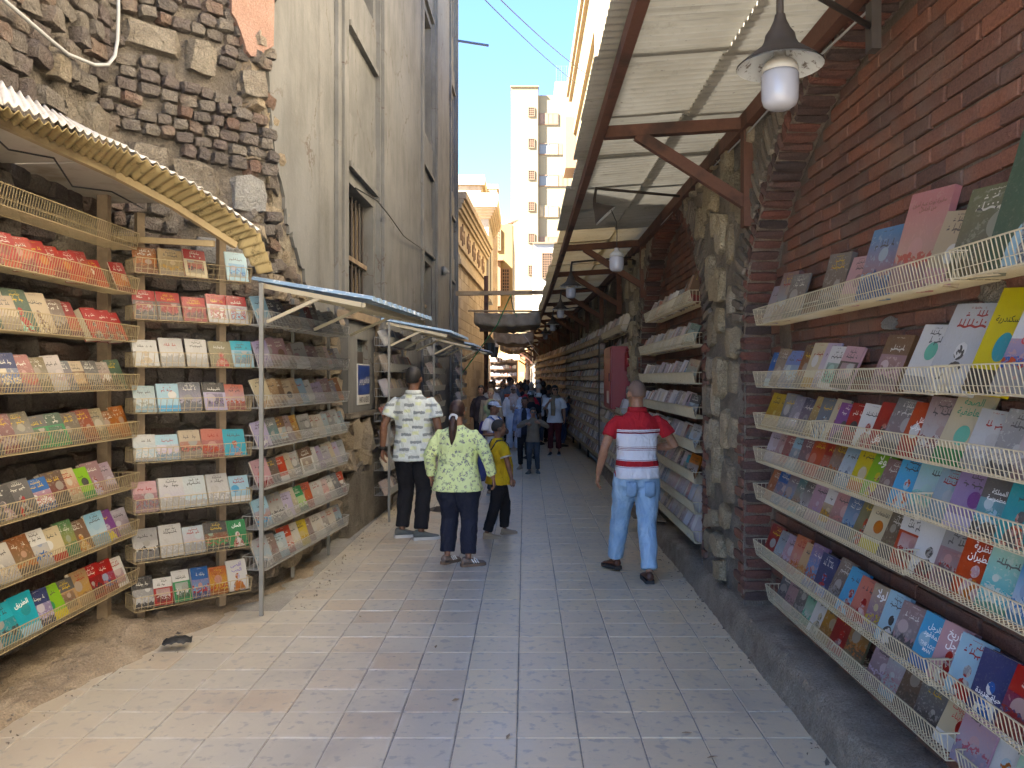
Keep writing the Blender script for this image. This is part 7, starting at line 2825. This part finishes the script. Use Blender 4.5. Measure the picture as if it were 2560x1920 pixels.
            m.tube([L_((0.02, 0.10, 1.46)), L_((0.03, 0.15, 1.34)), L_((0.02, 0.155, 1.18)), L_((0.025, 0.15, 1.0))], [(0.05, 0.022), (0.055, 0.02), (0.06, 0.018), (0.055, 0.012)], 10, up=(0, 1, 0))
            m.build('scarf', ex[1], e, True)
        elif ex[0] == 'jacket':                    # open jacket: side panels and back over the shirt
            S_ = MB()
            for (a0_, a1_) in ((0.62 * PI, 2.38 * PI),):
                rings = []
                for (z, w, d) in ((0.78, 0.215 * hips, 0.16), (0.95, 0.205 * hips, 0.155), (1.1, 0.19 * girth, 0.145), (1.25, 0.195 * girth, 0.148), (1.36, 0.195 * girth, 0.130), (1.43, 0.15 * girth, 0.10), (1.48, 0.09, 0.085)):
                    rings.append([L_((w * math.cos(a0_ + (a1_ - a0_) * q / 24), d * math.sin(a0_ + (a1_ - a0_) * q / 24), z)) for q in range(25)])
                S_.grid(rings)
            o = S_.build('jacket', ex[1], e, True)
            o.modifiers.new('t', 'SOLIDIFY').thickness = 0.014
            m = MB()
            for sd in 'LR':
                sh, el, wr = J[sd]
                sg = -1 if sd == 'L' else 1
                m.tube([sh - V((sg * 0.06, 0, 0.03)), sh, sh.lerp(el, .5), el, el.lerp(wr, .5), el.lerp(wr, .92)], [0.085, 0.076, 0.068, 0.060, 0.054, 0.048], 14)
            m.build('jacket_sleeves', ex[1], o, True)
        elif ex[0] == 'band':                      # printed band across the chest
            m = MB()
            pts = []
            for i in range(13):
                a = PI * (0.26 + 0.48 * i / 12)
                pts.append([L_((0.182 * girth * math.cos(a), 0.001 + (0.136 + 0.0) * math.sin(a) + 0.006, z)) for z in ex[2]])
            m.grid(pts)
            o = m.build('print', ex[1], e, True)
            o.modifiers.new('t', 'SOLIDIFY').thickness = 0.003
    return e


def backpack(p, label, mat, strap, c=(0, -0.19, 1.20), sz=(0.14, 0.085, 0.2), droop=0.0, front=True):
    e = link(bpy.data.objects.new('backpack', None))
    e.empty_display_size = 0.1
    e.matrix_world = Matrix.LocRotScale(p.location, p.rotation_euler, p.scale)
    tag(e, label, 'backpack', 'backpacks')
    m = MB()
    c = V(c)
    m.loft([ring(c.z + sz[2] * z, sz[0] * w, sz[1] * d, c.y - droop * (1 - z) * 0.05, 18, 3.0, c.x) for z, w, d in ((-1, .7, .7), (-.93, .95, .98), (-.5, 1.02, 1.08), (0, 1, 1.0), (.6, .92, .85), (.9, .75, .65), (1.0, .45, .4))])
    solid('bag', m, mat, e, 0.012, 4, 0.02)
    m = MB()
    m.loft([ring(c.z + sz[2] * z, sz[0] * w * 0.8, 0.03 * d, c.y - sz[1] - 0.012, 14, 3.0, c.x) for z, w, d in ((-.8, .8, .7), (-.4, 1, 1), (-.05, .95, .9), (.05, .8, .5))])
    m.build('pocket', mat, e, True)
    for sg in (-1, 1):
        m = MB()
        x = c.x + sg * 0.105
        pts = [(x * 0.8, c.y + sz[1] * 0.8, c.z + sz[2] * 0.85), (x * 1.0, -0.06, 1.452), (x * 1.02, 0.02, 1.462), (x * 1.05, 0.115, 1.40), (x * 1.1, 0.138, 1.28), (x * 1.3, 0.10, 1.14), (x * 1.45, 0.0, 1.08), (x * 1.2, c.y + sz[1] * 0.6, c.z - sz[2] * 0.7)]
        m.tube(pts, [(0.022, 0.006)] * len(pts), 8, up=(0.2, 0.6, 0.7))
        m.build('strap', strap, e, True)
    return e


SHOE_G = paint_mat('shoe_grey', (0.135, 0.15, 0.145), 0.8, 0.3)
SHOE_W = paint_mat('shoe_taupe', (0.22, 0.16, 0.125), 0.7, 0.2)
SHOE_B = paint_mat('shoe_brown', (0.115, 0.045, 0.025), 0.5, 0.35)
SHOE_S = paint_mat('shoe_sand', (0.40, 0.33, 0.24), 0.8, 0.2)
SHOE_K = paint_mat('shoe_black', (0.025, 0.025, 0.028), 0.6, 0.2)
SOLE_W = paint_mat('sole_white', (0.62, 0.61, 0.58), 0.6, 0.2)
SOLE_K = paint_mat('sole_dark', (0.035, 0.03, 0.028), 0.7, 0.2)
SOLE_G = paint_mat('sole_gum', (0.20, 0.13, 0.085), 0.7, 0.2)
BLK = cl((0.014, 0.014, 0.017), (0.022, 0.022, 0.026))
NAVY = cl((0.017, 0.020, 0.036), (0.024, 0.028, 0.048))
JEAN = jeans_mat()
JEAN_D = cl((0.035, 0.045, 0.062), (0.055, 0.068, 0.09))
WHT = cl((0.64, 0.65, 0.68), (0.52, 0.53, 0.57))
SH = lambda u, s_: (u, s_)

# four people in front
person('man in red and white striped polo shirt and pale blue jeans walking away', 0.985, 6.98, 6, 1.73, 'tan', ('shaved', 'shaved'),
       dict(mat=stripes_mat(), sleeve=0.62, hem=0.885, collar=cl((0.36, 0.018, 0.026)), sw=1.06), dict(mat=JEAN, pockets=cl((0.24, 0.38, 0.56))), SH(SHOE_B, SOLE_K),
       {'L': (-0.14, 0.30, 0.012, 18, -4), 'R': (0.06, -0.17, 0.0, -4)}, {'L': ((-0.30, -0.05, 1.16), (-0.345, 0.02, 0.92)), 'R': ((0.335, -0.02, 1.17), (0.19, 0.20, 1.13), (-0.6, 0.5, 0.1), (-0.3, -0.6, -0.3), (0, 0.2, 1))},
       head=(9, -2), girth=1.09, belly=0.4, vox=0.009, hips=1.06, legw=1.16, extras=(('glasses',),))
person('tall man in pale brush print shirt and black trousers seen from behind', -1.215, 8.68, -6, 1.87, 'brown', ('short', 'black'),
       dict(mat=dash_mat(), sleeve=0.66, hem=0.80, flare=1.03, sw=1.15, collar=cl((0.60, 0.64, 0.62))), dict(mat=BLK), SH(SHOE_G, SOLE_W),
       {'L': (-0.12, 0.03, 0, -62), 'R': (0.10, -0.07, 0, -66)}, {'L': ((-0.295, -0.07, 1.15), (-0.315, -0.04, 0.91))}, head=(-4, 8), girth=1.14, belly=0.5, vox=0.009, hips=1.08, legw=1.14, extras=(('watch', 'L'), ('headglasses', 'back')))
person('woman in lime floral blouse with brown ponytail seen from behind', -0.63, 7.43, -8, 1.54, 'tan', ('tail', 'brown'),
       dict(mat=floral_mat(), sleeve=1.86, hem=0.80, flare=1.06, sw=1.22), dict(mat=NAVY, hem=0.05), SH(SHOE_W, SOLE_G),
       {'L': (-0.12, 0.06, 0, -28), 'R': (0.13, -0.03, 0, -58)}, {'L': ((-0.30, -0.02, 1.16), (-0.30, 0.05, 0.92)), 'R': ((0.32, -0.03, 1.16), (0.38, 0.03, 0.93))}, head=(-12, 0), girth=1.30, belly=0.6, hips=1.36, vox=0.009, fem=True, legw=1.30)
YEL = cl((0.62, 0.42, 0.015), (0.46, 0.29, 0.012))
by = person('boy in yellow T-shirt and black trousers looking to the right', -0.29, 8.78, -68, 1.28, 'brown', ('short', 'black'),
            dict(mat=YEL, sleeve=0.72, hem=0.80, flare=1.06, sw=1.3, cuff=cl((0.60, 0.58, 0.52))), dict(mat=BLK), SH(SHOE_S, SHOE_S),
            {'L': (-0.10, 0.16, 0, 10), 'R': (0.11, -0.20, 0, -18)}, {'R': ((0.27, 0.04, 1.15), (0.285, 0.10, 0.90)), 'L': ((-0.27, -0.02, 1.15), (-0.29, 0.05, 0.90))}, head=(-8, 2), girth=1.16, belly=1.5, hips=1.14, vox=0.009, legw=1.2)
backpack(by, 'blue drawstring bag on the back of the boy in yellow', cl((0.035, 0.05, 0.17), (0.05, 0.07, 0.22)), M_black, (0, -0.22, 1.10), (0.15, 0.08, 0.25), 1.0)

dc = empty('drain_cover', (-1.0, 10.6, 0.002), 0, 'round iron drain cover in the paving behind the tall man', 'drain cover')
m = MB()
m.lathe([(0.001, 0.004), (0.27, 0.004), (0.29, -0.004)], (0, 0, 0), 28)
m.build('plate', M_iron, dc)
for q in range(5):
    m = MB()
    m.bb(-0.2, 0.2, -0.17 + q * 0.08, -0.15 + q * 0.08, 0.0042, 0.010)
    m.build('rib', M_iron, dc)

# middle group
ORN = cl((0.55, 0.24, 0.06))
bc = person('boy in white T-shirt and pale cap turned to the right', -0.47, 11.9, -125, 1.40, 'brown', ('short', 'black'),
            dict(mat=WHT, sleeve=0.75, hem=0.78, flare=1.04, sw=1.3), dict(mat=JEAN_D), SH(SHOE_S, SOLE_W), None,
            {'R': ((0.26, 0.0, 1.17), (0.10, 0.20, 1.15), (-0.8, 0.4, 0.2), (0, -0.5, -0.6), (0, 0.3, 1)), 'L': ((-0.26, 0.03, 1.16), (-0.12, 0.22, 1.16), (0.5, 0.7, 0.3), (0, -0.5, -0.6), (0, 0.3, 1))},
            head=(14, -4), girth=1.05, vox=0.011, extras=(('cap', cl((0.42, 0.50, 0.66))), ('band', ORN, (1.13, 1.17, 1.21))))
backpack(bc, 'blue and purple school backpack worn by the boy in the pale cap', cl((0.05, 0.04, 0.16)), cl((0.03, 0.09, 0.30)), (0, -0.20, 1.18))
person('boy with glasses in olive jacket, hands at his chest', 0.155, 14.6, 176, 1.20, 'tan', ('short', 'black'),
       dict(mat=cl((0.185, 0.155, 0.115), (0.14, 0.12, 0.09)), sleeve=1.9, hem=0.84, flare=1.05, sw=1.3), dict(mat=JEAN_D), SH(SHOE_G, SHOE_G), {'L': (-0.12, -0.02, 0, 12), 'R': (0.11, 0.08, 0, -16)},
       {'L': ((-0.33, 0.08, 1.30), (-0.08, 0.20, 1.40), (0.9, 0.1, 0.2), (0, -1, 0), (0, 0, 1)), 'R': ((0.33, 0.08, 1.30), (0.07, 0.22, 1.38), (-0.8, 0.1, -0.3), (0, -1, 0), (0, 0, 1))}, head=(10, -4), vox=0.011, extras=(('glasses',),))
person('smiling boy in dark top with striped jacket behind the boy with glasses', 0.0, 15.3, 172, 1.38, 'brown', ('short', 'black'),
       dict(mat=cl((0.03, 0.03, 0.04)), sleeve=0.7, hem=0.84), dict(mat=BLK), SH(SHOE_S, SHOE_S), None, {'L': ((-0.26, 0.05, 1.18), (-0.22, 0.24, 1.16))}, head=(-10, 0), vox=0.013, extras=(('jacket', cl((0.30, 0.36, 0.52), (0.05, 0.06, 0.12))),))
person('woman in white dress and patterned headscarf with sunglasses', -0.27, 19.0, 178, 1.57, 'tan', ('hijab', 'black'),
       dict(mat=WHT, sleeve=1.9, hem=0.62, flare=1.12, sw=1.5), dict(mat=cl((0.56, 0.60, 0.70)), flare=1.3), SH(SHOE_S, SOLE_W), None,
       {'L': ((-0.25, 0.03, 1.17), (-0.10, 0.20, 1.15))}, head=(-5, 0), girth=1.12, hips=1.1, vox=0.014, fem=True, legw=1.2, extras=(('hijab', cl((0.52, 0.44, 0.40), (0.36, 0.22, 0.18))), ('sunglasses',)))
person('woman in white top, beige scarf and maroon trousers holding her bag strap', 0.68, 18.0, 170, 1.58, 'olive', ('bob', 'black'),
       dict(mat=WHT, sleeve=0.85, hem=0.82, flare=1.1, sw=1.5), dict(mat=cl((0.10, 0.022, 0.024)), hem=0.10, flare=1.2), SH(SHOE_K, SOLE_W), {'L': (-0.10, -0.05, 0, 6), 'R': (0.09, 0.15, 0, -4)},
       {'R': ((0.26, 0.08, 1.16), (0.12, 0.20, 1.34), (-0.5, 0.2, 0.5), (0, -1, 0), (0, 0, 1))}, head=(16, 0), vox=0.013, fem=True, extras=(('scarf', cl((0.30, 0.235, 0.16))), ('headglasses',), ('sunglasses',)))
person('blond woman in open beige jacket over a green floral top', -0.72, 16.8, 168, 1.53, 'fair', ('short', 'blond'),
       dict(mat=cl((0.30, 0.38, 0.22), (0.12, 0.16, 0.12)), sleeve=1.8, hem=0.82), dict(mat=cl((0.24, 0.20, 0.15))), SH(SHOE_S, SOLE_W), None, None, head=(-8, -12), girth=1.05, vox=0.014, fem=True, extras=(('jacket', cl((0.34, 0.28, 0.20), (0.26, 0.21, 0.15))),))
person('young man in grey blue hoodie with orange print and dark cap', -0.41, 21.6, 172, 1.78, 'olive', ('short', 'black'),
       dict(mat=cl((0.16, 0.185, 0.235), (0.12, 0.14, 0.18)), sleeve=1.9, hem=0.84, flare=1.06, sw=1.3, collar=cl((0.15, 0.175, 0.22))), dict(mat=BLK), SH(SHOE_K, SOLE_W), None, None, head=(-10, -4), girth=1.05, vox=0.014, extras=(('cap', cl((0.018, 0.018, 0.024))), ('band', cl((0.60, 0.13, 0.06)), (1.20, 1.24, 1.29))))
person('person in red shirt bending with back to the camera', 0.10, 19.6, 20, 1.58, 'brown', ('curly', 'black'), dict(mat=cl((0.40, 0.014, 0.03), (0.28, 0.012, 0.022)), sleeve=1.2, hem=0.85, sw=1.2), dict(mat=JEAN_D), SH(SHOE_K, SOLE_W), None, None, head=(20, -18), girth=1.15, vox=0.016, lean=0.25)
person('person in black with a white and black cap in front of the red shirt', 0.13, 17.2, 15, 1.45, 'brown', ('short', 'black'), dict(mat=BLK, sleeve=0.8, hem=0.82), dict(mat=cl((0.13, 0.115, 0.09))), SH(SHOE_K, SOLE_K), None, None, head=(0, -10), vox=0.016, extras=(('cap', cl((0.55, 0.55, 0.55)), 'back'),))
pw = person('grey haired person in white shirt with a dark blue strap, back turned', 0.33, 20.8, -15, 1.60, 'fair', ('short', 'grey'), dict(mat=WHT, sleeve=0.9, hem=0.82, sw=1.3), dict(mat=JEAN_D), SH(SHOE_K, SOLE_K), None, None, head=(25, -14), girth=1.12, vox=0.016, lean=0.15)
backpack(pw, 'dark blue bag on the back of the grey haired person', NAVY, NAVY, (0.06, -0.17, 1.16), (0.10, 0.05, 0.20))
person('person in blue jeans crouching forward beside the right racks', 0.93, 20.3, -60, 1.30, 'brown', ('short', 'black'), dict(mat=cl((0.05, 0.07, 0.14)), sleeve=1.8, hem=0.85), dict(mat=cl((0.035, 0.06, 0.14))), SH(SHOE_K, SOLE_K), None, None, head=(0, -30), vox=0.016, lean=0.4)

# the crowd behind, each a person of their own
rc = random.Random(77)
CR = [(-1.0, 18.2, 1.58, 'dark haired woman in dark coat by the sandstone wall', 'bob', 'black', (0.05, 0.04, 0.045), 175), (-0.90, 21.0, 1.66, 'dark haired person in white top at the left edge of the crowd', 'short', 'black', (0.60, 0.60, 0.62), 160),
      (-0.95, 24.2, 1.70, 'balding man at the back left of the crowd', 'shaved', 'shaved', (0.20, 0.18, 0.17), 180), (-0.66, 24.0, 1.60, 'woman with sunglasses and tied hair behind the hoodie man', 'short', 'brown', (0.14, 0.12, 0.13), 185),
      (-0.20, 24.2, 1.60, 'woman in reddish scarf right of the hoodie man', 'bob', 'brown', (0.34, 0.14, 0.12), 170), (0.42, 25.0, 1.70, 'person in white cap with back turned', 'short', 'black', (0.10, 0.10, 0.12), 10),
      (0.53, 23.0, 1.66, 'dark haired person in black with back turned beside the right racks', 'curly', 'black', (0.025, 0.025, 0.03), 0), (0.66, 21.8, 1.56, 'person in dark brown top near the right racks', 'short', 'black', (0.07, 0.05, 0.045), -30),
      (0.52, 27.0, 1.74, 'brown haired tall person at the back right', 'short', 'brown', (0.10, 0.07, 0.06), 5), (-0.02, 22.6, 1.62, 'person in dark jacket behind the red shirt', 'curly', 'black', (0.045, 0.045, 0.055), -10),
      (0.20, 24.0, 1.62, 'grey haired woman in pale top, back turned', 'bob', 'grey', (0.52, 0.50, 0.48), 0), (-0.45, 27.0, 1.66, 'person in beige at the back of the crowd', 'short', 'black', (0.36, 0.30, 0.22), 180),
      (-0.75, 28.5, 1.70, 'person in dark blue far back on the left', 'short', 'black', (0.05, 0.06, 0.12), 180), (-0.15, 28.6, 1.64, 'person in rust red far back in the middle', 'short', 'brown', (0.30, 0.10, 0.06), 170),
      (0.12, 30.2, 1.68, 'person in white far back in the middle', 'short', 'black', (0.55, 0.54, 0.52), 180), (-0.5, 32.0, 1.70, 'person in grey far back near the cloth awnings', 'short', 'black', (0.20, 0.20, 0.21), 180),
      (-0.95, 33.0, 1.62, 'woman in dark headscarf far back left', 'curly', 'black', (0.06, 0.05, 0.06), 180), (0.0, 35.0, 1.70, 'person in tan near the far rack', 'short', 'black', (0.34, 0.24, 0.15), 0),
      (-0.6, 36.5, 1.68, 'person in dark clothes nearest the far rack', 'short', 'black', (0.05, 0.045, 0.045), 0)]
for (x, y, h, lb, hst, hc_, col, rot) in CR:
    ex = ()
    if 'white cap' in lb: ex = (('cap', cl((0.6, 0.6, 0.6)), 'back'),)
    if 'sunglasses' in lb: ex = (('sunglasses',),)
    person(lb, x, y, rot, h, rc.choice(('tan', 'brown', 'olive', 'fair')), (hst, hc_), dict(mat=cl(col), sleeve=rc.choice((0.7, 1.85)), hem=0.84, sw=1.15), dict(mat=rc.choice((BLK, NAVY, JEAN_D))), SH(SHOE_K, SOLE_K), None, None, head=(rc.uniform(-15, 15), 0), girth=rc.uniform(0.98, 1.12), vox=0.018, fem='woman' in lb, extras=ex)
